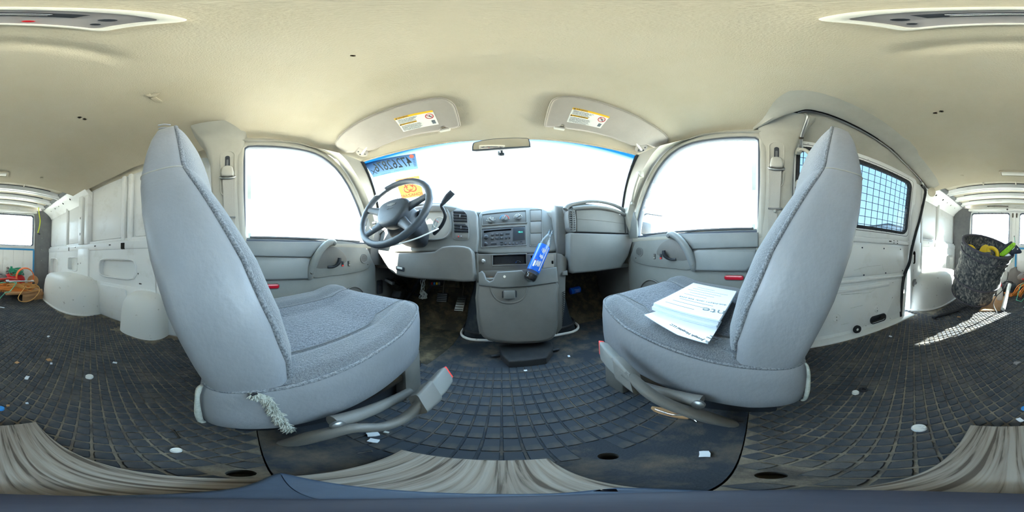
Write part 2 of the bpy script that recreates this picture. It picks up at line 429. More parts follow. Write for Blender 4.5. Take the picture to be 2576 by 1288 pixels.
def carve(objs, cuts, inside='cavity'):
    """cut real pockets: each cut is (outline, outward normal, depth); objs are closed meshes"""
    for o in objs:
        me = o.data; lo = V([min(v.co[i] for v in me.vertices) for i in range(3)]); hi = V([max(v.co[i] for v in me.vertices) for i in range(3)])
        bm = bmesh.new(); used = 0
        for pts, n, depth in cuts:
            n = V(n).normalized(); A = [V(p) + n * 0.006 for p in pts]; B = [V(p) - n * depth for p in pts]; al = A + B
            if any(max(p[i] for p in al) < lo[i] or min(p[i] for p in al) > hi[i] for i in range(3)): continue
            used += 1; N = len(A); a = [bm.verts.new(p) for p in A]; b = [bm.verts.new(p) for p in B]
            bm.faces.new(a); bm.faces.new(b[::-1])
            for i in range(N): bm.faces.new((a[i], b[i], b[(i + 1) % N], a[(i + 1) % N]))
        if not used: bm.free(); continue
        bmesh.ops.recalc_face_normals(bm, faces=bm.faces[:])
        idx = len(me.materials); me.materials.append(M[inside])
        for f in bm.faces: f.material_index = idx
        cm_ = bpy.data.meshes.new('cutter'); bm.to_mesh(cm_); bm.free()
        for k in range(idx + 1): cm_.materials.append(M[inside])
        c = bpy.data.objects.new('cutter', cm_); col.objects.link(c)
        md = o.modifiers.new('cut', 'BOOLEAN'); md.operation = 'DIFFERENCE'; md.solver = 'EXACT'; md.object = c
        try: md.material_mode = 'INDEX'
        except Exception: pass
        save = o.parent, o.matrix_parent_inverse.copy(); o.parent = None
        bpy.context.view_layer.update()
        new = bpy.data.meshes.new_from_object(o.evaluated_get(bpy.context.evaluated_depsgraph_get()))
        o.modifiers.remove(md); bpy.data.objects.remove(c); bpy.data.meshes.remove(cm_)
        if len(new.polygons) > 3:
            new.name = me.name; o.data = new
            try: new.set_sharp_from_angle(angle=rad(38))
            except Exception: pass
        o.parent = save[0]; o.matrix_parent_inverse = save[1]
def solids(root, *names): return [c for c in root.children if c.name.split('.')[0] in names]
def copytree(o, parent=None, off=V()):
    c = o.copy(); col.objects.link(c); c.parent = parent
    if parent is None: c.location = o.location + off
    for ch in list(o.children): copytree(ch, c)
    return c
def lerp(tab, z):
    if z <= tab[0][0]: return tab[0][1]
    for (a, p), (b, q) in zip(tab, tab[1:]):
        if z <= b:
            t = (z - a) / (b - a); return p + (q - p) * t
    return tab[-1][1]
# ================================================================== large structure
def sstep(a, b, t):
    t = max(0.0, min(1.0, (t - a) / (b - a))); return t * t * (3 - 2 * t)
def struct(o, label=None): return setp(o, label, None, None, 'structure')
def strip(name, lines, m, parent=None, k=0, angle=50):
    if k: lines = [smooth([V(p) for p in l], k) for l in lines]
    return loft(name, lines, m, parent, closed=False, cap0=False, cap1=False, angle=angle)

struct(box('ground', (-60, -70, -0.62), (60, 60, -0.56), 'asphalt', b=0), 'pale concrete lot outside the van')
struct(box('floor', (-0.95, -2.52, -0.05), (0.95, 1.24, -0.006), 'white_paint', b=0), 'white painted steel van floor under the rubber mats')

# headliner ---------------------------------------------------------
def hz(x, y):
    we = 0.74 + 0.12 * sstep(0.0, -0.35, y); D = 0.095 - 0.04 * sstep(0.0, -0.35, y)
    z = 1.25 + 0.018 * sstep(-0.92, -0.70, y) - 0.05 * sstep(0.26, 0.40, y) - max(0, y - 0.38) * 0.37
    z -= D * min(1.2, abs(x) / we) ** 3
    z += 0.016 * math.exp(-((y + 0.205 - 0.12 * x * x) / 0.022) ** 2) * sstep(0.24, 0.12, abs(x))
    return z
def ceil_pt(u, v):
    yf = 0.0; x0 = 2 * u - 1
    y1 = 0.695 - 0.13 * x0 * x0
    y = -1.53 + (y1 + 1.53) * v
    we = 0.735 + 0.125 * sstep(0.0, -0.30, y) - 0.075 * sstep(0.3, 0.62, y)
    if x0 > 0:      # cut back for the sliding door track
        we -= 0.29 * sstep(0.02, -0.13, y) * (1 - sstep(-0.13, -1.35, y)) * 1.0
    x = x0 * we
    return V((x, y, hz(x, y)))
ceiling = struct(grid('ceiling', ceil_pt, 72, 150, 'headliner', thick=0.012, nrm=(0, 0, 1)), 'beige fabric headliner of the van')
for px, py in ((200, 300), (213, 304), (2352, 289), (2368, 285), (888, 143)):
    p = az(px, py, 1.25); p.z = hz(p.x, p.y); r = 0.0095 if px != 888 else 0.005
    carve([ceiling], [(ell(p - V((0, 0, 0.004)), (1, 0, 0), (0, 1, 0), r, r, 14), (0, 0, -1), 0.03)], 'headliner')
for px, py in ((105, 448), (2420, 442)):
    p = az(px, py, 1.24); p.z = hz(p.x, p.y)
    lathe('button', [(0.012, -0.004), (0.014, 0.002)], p, (0, 0, 1), 'headliner', ceiling, 14)
for q in (((372, 243), (385, 238), (404, 235), (388, 246)), ((378, 248), (392, 246), (408, 256), (388, 257)), ((366, 241), (376, 238), (384, 244), (372, 246))):
    pts = [az(a, b, 1.25) for a, b in q]
    pts = [V((p.x, p.y, hz(p.x, p.y))) for p in pts]
    slab('torn_flap', pts, (0, 0, -1), 0.001, 0.006, 'headliner', ceiling, 0.001)

# roof shell outside the headliner
ry = [-2.54 + i * 0.2 for i in range(17)]
def roof_pt(u, v):
    x0 = 2 * u - 1; a = x0 * 1.35
    y = -2.54 + (0.70 - 0.14 * x0 * x0 + 2.54) * v
    hw = 0.965 - 0.135 * (sstep(-0.22, -0.12, y) if x0 < 0 else sstep(-1.22, -1.12, y)) - 0.07 * sstep(-0.12, 0.02, y)
    p = V((hw * math.sin(a) / math.sin(1.35), y, 1.165 + 0.155 * ((math.cos(a) - math.cos(1.35)) / (1 - math.cos(1.35))) ** 0.5))
    q = V((0.655 * x0, 0.70 - 0.13 * x0 * x0, 1.125 - 0.032 * x0 * x0))
    return p.lerp(q, sstep(0.84, 1.0, v))
roof = struct(grid('roof', roof_pt, 40, 60, 'roof_metal', thick=0.012, nrm=(0, 0, 1)), 'bare painted roof metal behind the headliner')
for y0, hgt, wd in ((-1.80, 0.032, 0.07), (-2.06, 0.032, 0.06), (-2.30, 0.03, 0.06)):
    prof = []
    secs = []
    for i in range(33):
        x = -0.80 + 1.6 * i / 32; zt = roof_pt(0.5 + 0.5 * math.asin(max(-1, min(1, x / 0.965 * math.sin(1.35)))) / 1.35, 0.3).z - 0.004
        secs.append([V((x, y0 - wd, zt)), V((x, y0 - wd * 0.55, zt - hgt)), V((x, y0 - wd * 0.15, zt - hgt)), V((x, y0 - wd * 0.05, zt - hgt * 0.55)), V((x, y0 + wd * 0.05, zt - hgt * 0.55)), V((x, y0 + wd * 0.15, zt - hgt)), V((x, y0 + wd * 0.55, zt - hgt)), V((x, y0 + wd, zt))])
    loft('roof_bow', secs, 'white_paint', roof, closed=True, angle=35)
    tube('sealant', [s[-1] + V((0, 0.01, 0)) for s in secs[3:-3]], 0.006, 'grey_primer', roof, 6)
for x in (-0.34, 0.0, 0.34):
    tube('stamped_ridge', [V((x * 1.0, -1.52, 1.302 - 0.05 * x * x)), V((x * 1.0, -1.70, 1.302 - 0.05 * x * x))], 0.008, 'roof_metal', roof, 6)
for s in (-1, 1):
    rail = loft('side_rail', [[V((s * a, y, b)) for a, b in ((0.93, 1.10), (0.905, 1.14), (0.80, 1.235), (0.79, 1.275), (0.83, 1.275), (0.94, 1.17))] for y in (-2.5, -1.30)], 'white_paint', roof)
    strip('rail_edge', [[V((s * 0.79, y, 1.236)) for y in (-2.44, -1.40)], [V((s * 0.755, y, 1.262)) for y in (-2.44, -1.40)]], 'grey_primer', roof)
    for y, r in ((-1.62, 0.012), (-1.80, 0.013), (-1.93, 0.008), (-2.05, 0.01), (-2.2, 0.008)):
        c = V((s * 0.852, y, 1.188)); carve([rail], [(ell(c, (0, 1, 0), V((-s * 0.74, 0, 0.67)), r, r, 12), (-s * 0.67, 0, -0.74), 0.022)])

# windscreen -------------------------------------------------------
def ws_top(u): x = 0.635 * (2 * u - 1); q = (x / 0.635) ** 2; return V((x, 0.695 - 0.13 * q, 1.112 - 0.032 * q))
def ws_bot(u): x = 0.77 * (2 * u - 1); q = (x / 0.77) ** 2; return V((x, 1.19 - 0.35 * q, 0.735 + 0.02 * q))
def ws(u, v): a, b = ws_top(u), ws_bot(u); return a + (b - a) * v + V((0, 0.05, 0.03)) * (4 * v * (1 - v)) * 0.4
win1 = struct(grid('window_1', ws, 36, 14, 'glass_shade'), 'wide curved windscreen with a blue shade band along its top')
for s, u0 in ((-1, 0.0), (1, 1.0)):
    tube('seal', [ws(u0, v / 10) + V((-s * 0.004, -0.004, 0)) for v in range(11)], 0.009, 'rubber_black', win1, 6)
tube('header_seal', [ws(u / 24, 0.0) + V((0, -0.004, -0.002)) for u in range(25)], 0.006, 'headliner', win1, 6)
def decal(name, px, d, m, parent):
    """flat print stuck to the inside of the windscreen: corners are found on the glass"""
    def on_glass(q):
        r = ray(*q); best = None
        for i in range(61):
            for j in range(31):
                p = ws(i / 60 * 0.5, j / 30); e = (p - CAM).normalized(); a = e.dot(r)
                if best is None or a > best[0]: best = (a, i / 120, j / 30)
        _, u, v = best; su, sv = 1 / 120, 1 / 30
        for _ in range(12):
            su *= 0.6; sv *= 0.6
            c = max(((ws(u + a * su, v + b * sv) - CAM).normalized().dot(r), u + a * su, v + b * sv) for a in (-1, 0, 1) for b in (-1, 0, 1))
            u, v = c[1], c[2]
        return ws(u, v)
    return [on_glass(q) for q in px]
# number sticker
Q = decal('q', ((918, 411), (1045, 386), (1053, 424), (940, 446)), 0, None, None)
ins = V((0, -0.66, -0.75)) * 0.004
stk = thing('permit_sticker', (Q[0] + Q[2]) / 2, 'grey number sticker reading 47262876 stuck in the windscreen corner, seen from behind', 'sticker')
def quadpt(q, a, b): return (q[0] * (1 - a) + q[1] * a) * (1 - b) + (q[3] * (1 - a) + q[2] * a) * b
slab('sheet', [q + ins for q in Q], (Q[1] - Q[0]).cross(Q[3] - Q[0]), 0, 0.0006, 'plate_film', stk)
u_ = (Q[0] - Q[1]).normalized(); v_ = (Q[0] - Q[3]).normalized()
HS = (Q[0] - Q[3]).length; HW = (Q[0] - Q[1]).length
off = ins * 1.9
text('digits', '47262876', quadpt(Q, 0.52, 0.45) + off, u_, v_, HS * 0.84, 'plate_ink', stk, 0.0005, bold=0.0006, xs=0.58)
text('suffix', 'X', quadpt(Q, 0.09, 0.66) + off, u_, v_, HS * 0.42, 'plate_ink', stk, 0.0005)
for k, (a, b) in enumerate(((0.72, 0.86), (0.42, 0.90))):
    for j in range(7):
        p_ = quadpt(Q, a - 0.02 * j * 1.6, b + 0.004 * j) + off; tube('small_print', [p_, p_ + u_ * HW * 0.018], 0.0011, 'plate_ink', stk, 4)
for j in range(9):
    a = quadpt(Q, 0.955, 0.30 + 0.06 * j) + off
    tube('bar', [a - u_ * HW * 0.025, a + u_ * HW * 0.025], 0.0012, 'plate_ink', stk, 4)
lathe('year_mark', [(0.012, 0), (0.012, 0.0008)], quadpt(Q, 0.93, 0.13) + off, (0, -0.66, -0.75), 'sticker_red', stk, 10)
# biohazard sticker
Q = decal('q', ((994, 452), (1055, 441), (1066, 492), (1012, 500)), 0, None, None)
bio = thing('hazard_sticker', (Q[0] + Q[2]) / 2, 'orange biohazard sticker on the windscreen behind the steering wheel', 'sticker')
slab('sheet', [q + ins for q in Q], (Q[1] - Q[0]).cross(Q[3] - Q[0]), 0, 0.0006, 'orange_film', bio)
u_ = (Q[0] - Q[1]).normalized(); v_ = (Q[0] - Q[3]).normalized(); HS = (Q[0] - Q[3]).length
text('lettering', 'BIOHAZARD', quadpt(Q, 0.5, 0.86) + off, u_, v_, HS * 0.20, 'sticker_red', bio, 0.0004)
cB = quadpt(Q, 0.5, 0.48) + off
for a in (90, 210, 330):
    c = cB + (u_ * math.cos(rad(a)) + v_ * math.sin(rad(a))) * HS * 0.13
    arc = [c + (u_ * math.cos(rad(a + t)) + v_ * math.sin(rad(a + t))) * HS * 0.15 for t in range(-145, 150, 20)]
    tube('symbol_arc', arc, HS * 0.022, 'sticker_red', bio, 6)
tube('symbol_ring', ell(cB, u_, v_, HS * 0.14, HS * 0.14, 20), HS * 0.012, 'sticker_red', bio, 6, closed=True)

# ------------------------------------------------------------------ front doors (right measured, left mirrored)
UPD = V((-0.046, 0, 0.519)).normalized(); ND = V((-0.519, 0, -0.046)).normalized()
PD = Pl((0.78, 0, 0.606), ND); PX = Pl((0.78, 0, 0), (-1, 0, 0))
Wpx = [(1906, 580), (1907, 470), (1907, 358), (1898, 349), (1850, 349), (1795, 353), (1745, 362), (1708, 377), (1674, 406), (1645, 450), (1622, 505), (1608, 555), (1604, 594), (1700, 588), (1800, 583)]
W3 = PD.hits(Wpx)
W3 = smooth(W3[2:13], 2) + W3[13:] + W3[:2]
E0, E1 = V((0.635, 0.565, 1.08)), V((0.77, 0.84, 0.755))
def side(pts, s): return pts if s > 0 else mir(pts)
def nv(s, n): return V((n[0] * s, n[1], n[2]))
DOORS = {}
for s in (-1, 1):
    nd = nv(s, ND); sd_ = 'driver' if s < 0 else 'passenger'
    W = side(W3, s)
    win = struct(slab('window_2' if s < 0 else 'window_3', W, nd, -0.006, -0.002, 'glass_clear'), 'clear side glass of the %s door' % sd_)
    out1 = inset(W, nd, -0.010); out2 = inset(W, nd, -0.038)
    door = struct(ring('door_1' if s < 0 else 'door_2', out2, out1, nd, -0.05, 0.012, 'pillar_plastic', None, 0.006), 'grey trimmed %s door with beige window frame' % sd_)
    DOORS[s] = door
    ring('window_seal', out1, inset(W, nd, 0.001), nd, -0.03, 0.004, 'seal_grey', door, 0.003)
    # lower door panel: shelf, upper pad, recess plate, lower pocket
    def X(y, z, d=0.0): return V((s * (0.78 - d), y, z))
    n = V((-s, 0, 0))
    slab('door_card', [X(-0.03, 0.02), X(0.79, 0.02), X(0.80, 0.45), X(0.70, 0.60), X(-0.03, 0.612)], n, -0.12, 0.0, 'door_plastic', door, 0.01)
    cbox('belt_strip', (s * 0.79, 0.34, 0.612), (0.03, 0.64, 0.010), 'grey_primer', door, 0.004)
    def HP(pts): return side(PX.hits(pts), s)
    up = HP([(1908, 585), (1908, 622), (1744, 627), (1722, 606), (1700, 590), (1800, 587)])
    slab('upper_pad', up, n, -0.005, 0.016, 'door_soft', door, 0.007, 3)
    ar = HP([(1902, 628), (1760, 628), (1748, 632), (1753, 680), (1880, 682), (1902, 660)])
    slab('armrest_pad', ar, n, -0.005, 0.030, 'door_soft', door, 0.013, 3)
    # recessed switch plate with big rounded front
    pl = smooth(HP([(1690, 588), (1640, 592), (1606, 606), (1594, 625), (1594, 648), (1606, 662), (1650, 671), (1700, 676), (1737, 678), (1736, 650), (1730, 625), (1718, 603)]), 3, True)
    slab('switch_plate', pl, n, -0.005, 0.009, 'door_plastic', door, 0.005)
    sc_ = smooth(HP([(1700, 600), (1680, 604), (1662, 618), (1655, 640), (1690, 652), (1730, 654), (1726, 628), (1716, 606)]), 3, True)
    slab('handle_recess', sc_, n, 0.0, 0.0105, 'dash_lower', door, 0.001)
    # sweeping pull handle
    path = [(1684, 592), (1694, 591), (1706, 594), (1722, 607), (1736, 628), (1744, 648), (1748, 668), (1748, 678)]
    pp = HP(path); rr = [0.017, 0.018, 0.018, 0.0185, 0.020, 0.021, 0.020, 0.017]
    lift = [0.006, 0.026, 0.036, 0.042, 0.040, 0.032, 0.02, 0.01]
    tube('pull_handle', [p + n * q for p, q in zip(pp, lift)], rr, 'door_soft' if s > 0 else 'door_plastic', door, 12, k=4)
    for a, b, q in ((1691, 594, 0.046), (1748, 664, 0.042)):
        p = HP([(a, b)])[0] + n * (q - 0.002)
        lathe('screw_cap', [(0.009, -0.006), (0.009, 0.001), (0.007, 0.002)], p, n, 'dash_plastic' if s > 0 or a < 1700 else 'dark_metal', door, 16)
    # release lever
    lv = HP([(1678, 630), (1679, 640), (1684, 648), (1692, 652), (1703, 652)])
    tube('release_lever', [lv[0] + n * 0.035, lv[1] + n * 0.032, lv[2] + n * 0.026, lv[3] + n * 0.018, lv[4] + n * 0.012], [0.010, 0.012, 0.009, 0.007, 0.007], 'black_plastic', door, 10, k=4)
    # switches
    for a, c1 in ((1649, 'dash_lower'), (1665, 'black_plastic')):
        c = HP([(a, 645)])[0]
        body = slab('switch_bezel', rrect(c, (0, 1, 0), (0, 0, 1), 0.0075, 0.0155, 0.002), n, 0.005, 0.012, 'black_plastic', door, 0.001)
        slab('rocker', rrect(c + V((0, 0, 0.004)), (0, 1, 0), (0, 0, 1), 0.0055, 0.0085, 0.001), n, 0.010, 0.0155, c1, body, 0.002)
        if c1 == 'black_plastic': slab('lock_mark', rrect(c + V((0, 0, -0.0105)), (0, 1, 0), (0, 0, 1), 0.006, 0.0048, 0.001), n, 0.010, 0.0142, 'red_bright', body, 0.001)
        else: slab('rocker_tip', rrect(c + V((0, 0, -0.008)), (0, 1, 0), (0, 0, 1), 0.005, 0.0045, 0.001), n, 0.010, 0.015, 'webbing', body, 0.001)
    # tweeter grille
    c = HP([(1611, 634)])[0]
    gr = lathe('speaker_grille', [(0.030, 0.0), (0.030, 0.011), (0.027, 0.0125), (0.025, 0.0105)], c, n, 'dash_plastic', door, 28)
    bm = bmesh.new()
    for i in range(-7, 8):
        for j in range(-7, 8):
            if i * i + j * j < 46:
                p = c + V((0, (i + 0.5 * (j % 2)) * 0.0032, j * 0.0031)) + n * 0.0106
                r = bmesh.ops.create_cone(bm, cap_ends=True, segments=6, radius1=0.0009, radius2=0.0009, depth=0.0008)
                bmesh.ops.transform(bm, matrix=Matrix.Translation(p) @ n.to_track_quat('Z', 'Y').to_matrix().to_4x4(), verts=r['verts'])
    setp(fin('grille_holes', bm, 'black_plastic', gr, False), kind='stuff')
    lathe('screw', [(0.003, 0), (0.003, 0.011)], HP([(1602, 649)])[0], n, 'dark_metal', door, 10)
    # red courtesy reflector and lower speaker rim
    c1, c2 = HP([(1828, 698), (1866, 698)])
    slab('reflector', rrect((c1 + c2) / 2, (0, 1, 0), (0, 0, 1), abs(c1.y - c2.y) / 2 + 0.01, 0.011, 0.011), n, -0.002, 0.011, 'red_lens', door, 0.004)
    slab('reflector_bezel', rrect((c1 + c2) / 2, (0, 1, 0), (0, 0, 1), abs(c1.y - c2.y) / 2 + 0.014, 0.015, 0.015), n, -0.002, 0.004, 'dash_lower', door, 0.002)
    c = HP([(1640, 740)])[0]
    tube('speaker_rim', ell(c + n * 0.003, (0, 1, 0), (0, 0, 1), 0.09, 0.09, 36), 0.006, 'dash_lower', door, 6, closed=True)
    lathe('speaker_cover', [(0.086, 0), (0.086, 0.003), (0.06, 0.006)], c, n, 'dash_lower', door, 36)

    # windscreen pillar trim between windscreen edge and door frame
    fr = side(PD.hits([(1750, 350), (1716, 356), (1690, 372), (1658, 402), (1630, 447), (1607, 503), (1594, 556), (1590, 592)]), s)
    n8 = len(fr); A = []; B = []; C = []
    for i in range(n8):
        t = i / (n8 - 1); e0 = E0 + (E1 - E0) * min(1.0, t * 0.98); e0 = V((s * e0.x, e0.y, e0.z)); f = fr[i] + nv(s, ND) * 0.012
        A.append(e0 + V((0, 0.02, 0))); B.append((e0 * 0.62 + f * 0.38) + V((-s * 0.022, -0.030, -0.012))); C.append(f)
    D0 = [a + V((0, -0.016, 0)) for a in A]
    pil = struct(strip('trim_1' if s < 0 else 'trim_2', [A, D0, B, C, [c + V((s * 0.03, 0.01, 0)) for c in C]], 'pillar_plastic', None, 4), 'pale grey windscreen pillar trim on the %s side' % sd_)
    # corner sail panel
    sp = side(PD.hits([(1594, 520), (1606, 556), (1606, 598), (1586, 600), (1582, 560)]), s)
    slab('sail_panel', sp, nd, 0.0, 0.016, 'door_plastic', door, 0.004)
    # header trim above the door glass
    L1, L2, L3 = [], [], []
    for i in range(15):
        y = -0.02 + 0.50 * i / 14; wx = 0.735 - 0.075 * sstep(0.3, 0.62, y)
        L1.append(V((s * (wx - 0.012), y, hz(wx - 0.012, y) - 0.002)))
    top = side(PD.hits([(1912, 338), (1880, 338), (1850, 338), (1820, 339), (1795, 341), (1770, 345), (1745, 349), (1722, 354), (1700, 364)]), s)
    tp = smooth(top, 4); tp = [tp[int(i * (len(tp) - 1) / 14)] + nd * 0.014 for i in range(15)]
    for a, b in zip(L1, tp): L2.append((a + b) / 2 + V((-s * 0.012, 0, -0.012)))
    struct(strip('trim_3' if s < 0 else 'trim_4', [L1, L2, tp, [t + V((s * 0.04, 0, 0.0)) for t in tp]], 'pillar_plastic'), 'pale plastic trim strip over the %s door glass' % sd_)
    # outer door skin and kick panel
    struct(box('wall_kick_left' if s < 0 else 'wall_kick_right', (0.79 if s > 0 else -0.97, 0.76, -0.05), (0.97 if s > 0 else -0.79, 1.26, 0.745), 'dash_lower', b=0.01), 'grey kick panel at the foot of the %s side' % sd_)
    tube('grab_handle' if s > 0 else 'pillar_clip', [V((s * 0.63, 0.60, 1.03)), V((s * 0.64, 0.62, 1.02))], 0.003, 'pillar_plastic', pil, 5)
    # outside mirror
    mp = side(Pl((0, 0.74, 0), (0, 1, 0)).hits([(1618, 545), (1660, 541), (1690, 549), (1700, 566), (1702, 590), (1690, 603), (1640, 603), (1622, 590)]), 1)
    ph = ray(1660, 572)
    c = V((s * 1.07, 0.77, 0.725)); u = V((0.95 * s, -0.30, 0)).normalized(); v = V((0, 0, 1)); nn = V((-0.30 * s, -0.95, 0)).normalized()
    mt = thing('side_mirror', (s * 0.97, 0.74, 0.6), 'outside mirror on the %s door beyond the glass' % sd_, 'mirror')
    o_ = rrect(c, u, v, 0.130, 0.088, 0.05, 6)
    slab('housing', o_, nn, -0.07, 0.004, 'rubber_black', mt, 0.006, scale=0.8)
    slab('mirror_glass', rrect(c, u, v, 0.118, 0.076, 0.042, 6), nn, 0.0, 0.006, 'mirror', mt)
    cbox('mount', (s * 0.93, 0.775, 0.68), (0.12, 0.05, 0.09), 'black_plastic', mt, 0.01)

# grab handle on the passenger windscreen pillar
gh = thing('grab_handle', (0.66, 0.60, 0.98), 'moulded grey grab handle on the passenger windscreen pillar', 'handle')
def pill(t, lift): p = E0 + (E1 - E0) * t; return V((p.x + 0.012, p.y - 0.055, p.z - 0.012)) + V((-0.75, -0.55, -0.1)) * lift
tube('grip', [pill(0.30, 0.01), pill(0.34, 0.03), pill(0.44, 0.045), pill(0.56, 0.05), pill(0.66, 0.04), pill(0.72, 0.022), pill(0.75, 0.008)], [0.014, 0.012, 0.010, 0.010, 0.010, 0.011, 0.013], 'pillar_plastic', gh, 10, k=4)
for t in (0.31, 0.74):
    cbox('end_cap', pill(t, 0.012), (0.034, 0.034, 0.04), 'pillar_plastic', gh, 0.006)

# ------------------------------------------------------------------ B pillars, seat belts
for s in (-1, 1):
    sd_ = 'driver' if s < 0 else 'passenger'
    rows = []
    for z, x, y1, y0 in ((0.0, 0.80, 0.02, -0.20), (0.25, 0.79, 0.015, -0.19), (0.55, 0.775, 0.01, -0.175), (0.62, 0.768, 0.0, -0.17), (0.85, 0.752, -0.005, -0.165), (1.02, 0.735, -0.008, -0.17), (1.10, 0.722, -0.008, -0.185), (1.16, 0.705, -0.005, -0.20), (1.195, 0.68, 0.0, -0.22), (1.22, 0.62, 0.0, -0.23)):
        rows.append([V((s * (x + 0.06), y1 + 0.014, z)), V((s * (x + 0.014), y1 + 0.004, z)), V((s * x, y1 - 0.016, z)), V((s * (x - 0.006), (y0 + y1) / 2, z)), V((s * x, y0 + 0.02, z)), V((s * (x + 0.02), y0, z)), V((s * (x + 0.10), y0 - 0.01, z))])
    pil = struct(strip('trim_5' if s < 0 else 'trim_6', rows, 'pillar_plastic', None, 3), 'beige centre pillar trim beside the %s seat' % sd_)
    struct(box('wall_pillar_left' if s < 0 else 'wall_pillar_right', (min(s * 0.86, s * 0.97), -0.20, -0.05), (max(s * 0.86, s * 0.97), 0.03, 1.22), 'white_paint', b=0.0), 'outer steel post behind the %s pillar trim' % sd_)
    U = V((0, 1, 0)); Z = V((-s * 0.0 - s * 0.085, 0, 1)).normalized(); n = V((-s, 0, -0.085)).normalized()
    def B(y, z, d=0.0): return V((s * (0.746 - (z - 0.85) * 0.092), y, z)) + n * d
    yb = -0.083
    ring('belt_recess', rrect(B(yb, 0.945), U, Z, 0.036, 0.135, 0.03), rrect(B(yb, 0.945), U, Z, 0.030, 0.128, 0.026), n, -0.01, 0.006, 'pillar_plastic', pil, 0.002)
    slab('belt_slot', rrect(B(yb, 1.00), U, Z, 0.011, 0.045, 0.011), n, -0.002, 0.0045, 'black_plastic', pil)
    slab('slot_slider', rrect(B(yb, 0.985), U, Z, 0.005, 0.035, 0.004), n, 0.0, 0.0065, 'grey_primer', pil)
    bt = thing('seat_belt', B(yb, 0.70), 'beige seat belt hanging from the centre pillar by the %s seat' % sd_, 'seat belt')
    cv = [B(yb - 0.026, 0.915), B(yb - 0.027, 0.95), B(yb - 0.018, 0.972), B(yb + 0.018, 0.972), B(yb + 0.027, 0.95), B(yb + 0.026, 0.915)]
    slab('anchor_cover', smooth(cv, 2, True), n, 0.004, 0.028, 'pillar_plastic', bt, 0.009, 3)
    tube('guide_loop', [B(yb - 0.034, 0.915, 0.012), B(yb - 0.02, 0.903, 0.02), B(yb + 0.02, 0.903, 0.02), B(yb + 0.034, 0.915, 0.012)], 0.006, 'steel', bt, 8, k=3)
    slab('webbing', [B(yb - 0.023, 0.91), B(yb + 0.023, 0.91), B(yb + 0.026, 0.70), B(yb - 0.016, 0.70)], n, 0.012, 0.015, 'webbing', bt)
    slab('webbing_return', [B(yb - 0.012, 0.91), B(yb + 0.032, 0.91), B(yb + 0.036, 0.45), B(yb - 0.002, 0.45)], n, 0.006, 0.009, 'webbing', bt)
    tube('stop_bar', [B(yb - 0.03, 0.705, 0.014), B(yb + 0.036, 0.705, 0.014)], 0.004, 'steel', bt, 8)
    lathe('stop_button', [(0.007, 0), (0.007, 0.012), (0.004, 0.014)], B(yb + 0.004, 0.692, 0.006), n, 'pillar_plastic', bt, 12)

# curved assist handle on the rear edge of the right pillar
ah = thing('assist_handle', (0.72, -0.19, 0.9), 'pale curved assist handle behind the passenger belt pillar', 'handle')
tube('grip', [V((0.715, -0.185, 1.03)), V((0.69, -0.20, 1.02)), V((0.672, -0.225, 0.97)), V((0.672, -0.228, 0.90)), V((0.69, -0.205, 0.845)), V((0.715, -0.185, 0.83))], [0.008, 0.009, 0.010, 0.010, 0.009, 0.008], 'pillar_plastic', ah, 10, k=4)
for z in (1.03, 0.832): cbox('mount', (0.725, -0.183, z), (0.035, 0.025, 0.03), 'pillar_plastic', ah, 0.005)

# ------------------------------------------------------------------ sliding door header: lip, track, rod
lipx = [(0.715, 0.02), (0.66, -0.03), (0.59, -0.08), (0.535, -0.15), (0.535, -0.24), (0.565, -0.40), (0.62, -0.70), (0.68, -1.0), (0.735, -1.25), (0.79, -1.44)]
P0 = smooth([V((a, b, 0)) for a, b in lipx], 4)
L = [[], [], [], [], [], []]
for i, p in enumerate(P0):
    d = (P0[min(i + 1, len(P0) - 1)] - P0[max(i - 1, 0)]).normalized(); o_ = V((-d.y, d.x, 0))      # outboard side
    if o_.x < 0: o_ = -o_
    z0 = hz(p.x, p.y); f = sstep(0.02, -0.12, p.y)
    L[0].append(V((p.x - 0.075 * f, p.y + 0.02 * f, z0 + 0.010))); L[1].append(V((p.x, p.y, z0 - 0.010)))
    L[2].append(V((p.x, p.y, z0 - 0.022)) + o_ * 0.02 * f); L[3].append(V((p.x, p.y, z0 - 0.022)) + o_ * (0.045 * f + 0.004)); L[4].append(V((p.x, p.y, z0 - 0.006)) + o_ * (0.052 * f + 0.006))
    L[5].append(V((p.x, p.y, z0 - 0.004)) + o_ * (0.07 * f + 0.01))
lip = struct(strip('trim_7', L[:4], 'pillar_plastic'), 'beige lip along the sliding door track')
strip('track_slot', L[3:], 'rubber_black', lip)
H0 = [V((a.x, a.y, a.z - 0.002)) for a in L[5]]
H1 = []
for i, a in enumerate(H0):
    y = min(a.y, -0.02); H1.append(V((0.805, y if y > -1.44 else y, 1.138)))
strip('track_cover', [H0, [(a * 0.5 + b * 0.5) + V((0, 0, -0.004)) for a, b in zip(H0, H1)], H1], 'pillar_plastic', lip)
tube('track_rail', [a + V((0.012, 0, -0.006)) for a in L[4]][10:], 0.006, 'steel', lip, 6)
p0, p1, p2, p3 = V((0.60, -0.175, 1.205)), V((0.605, -0.185, 1.175)), V((0.69, -0.185, 1.10)), V((0.74, -0.20, 1.055))
ck = thing('door_rod', p3, 'dark bent metal rod reaching from the sliding door track', 'rod')
tube('rod', [p0, p1, p2, p3], 0.008, 'steel', ck, 10, k=4)
lathe('collar', [(0.011, -0.006), (0.011, 0.006)], p2, p3 - p2, 'dark_metal', ck, 12)

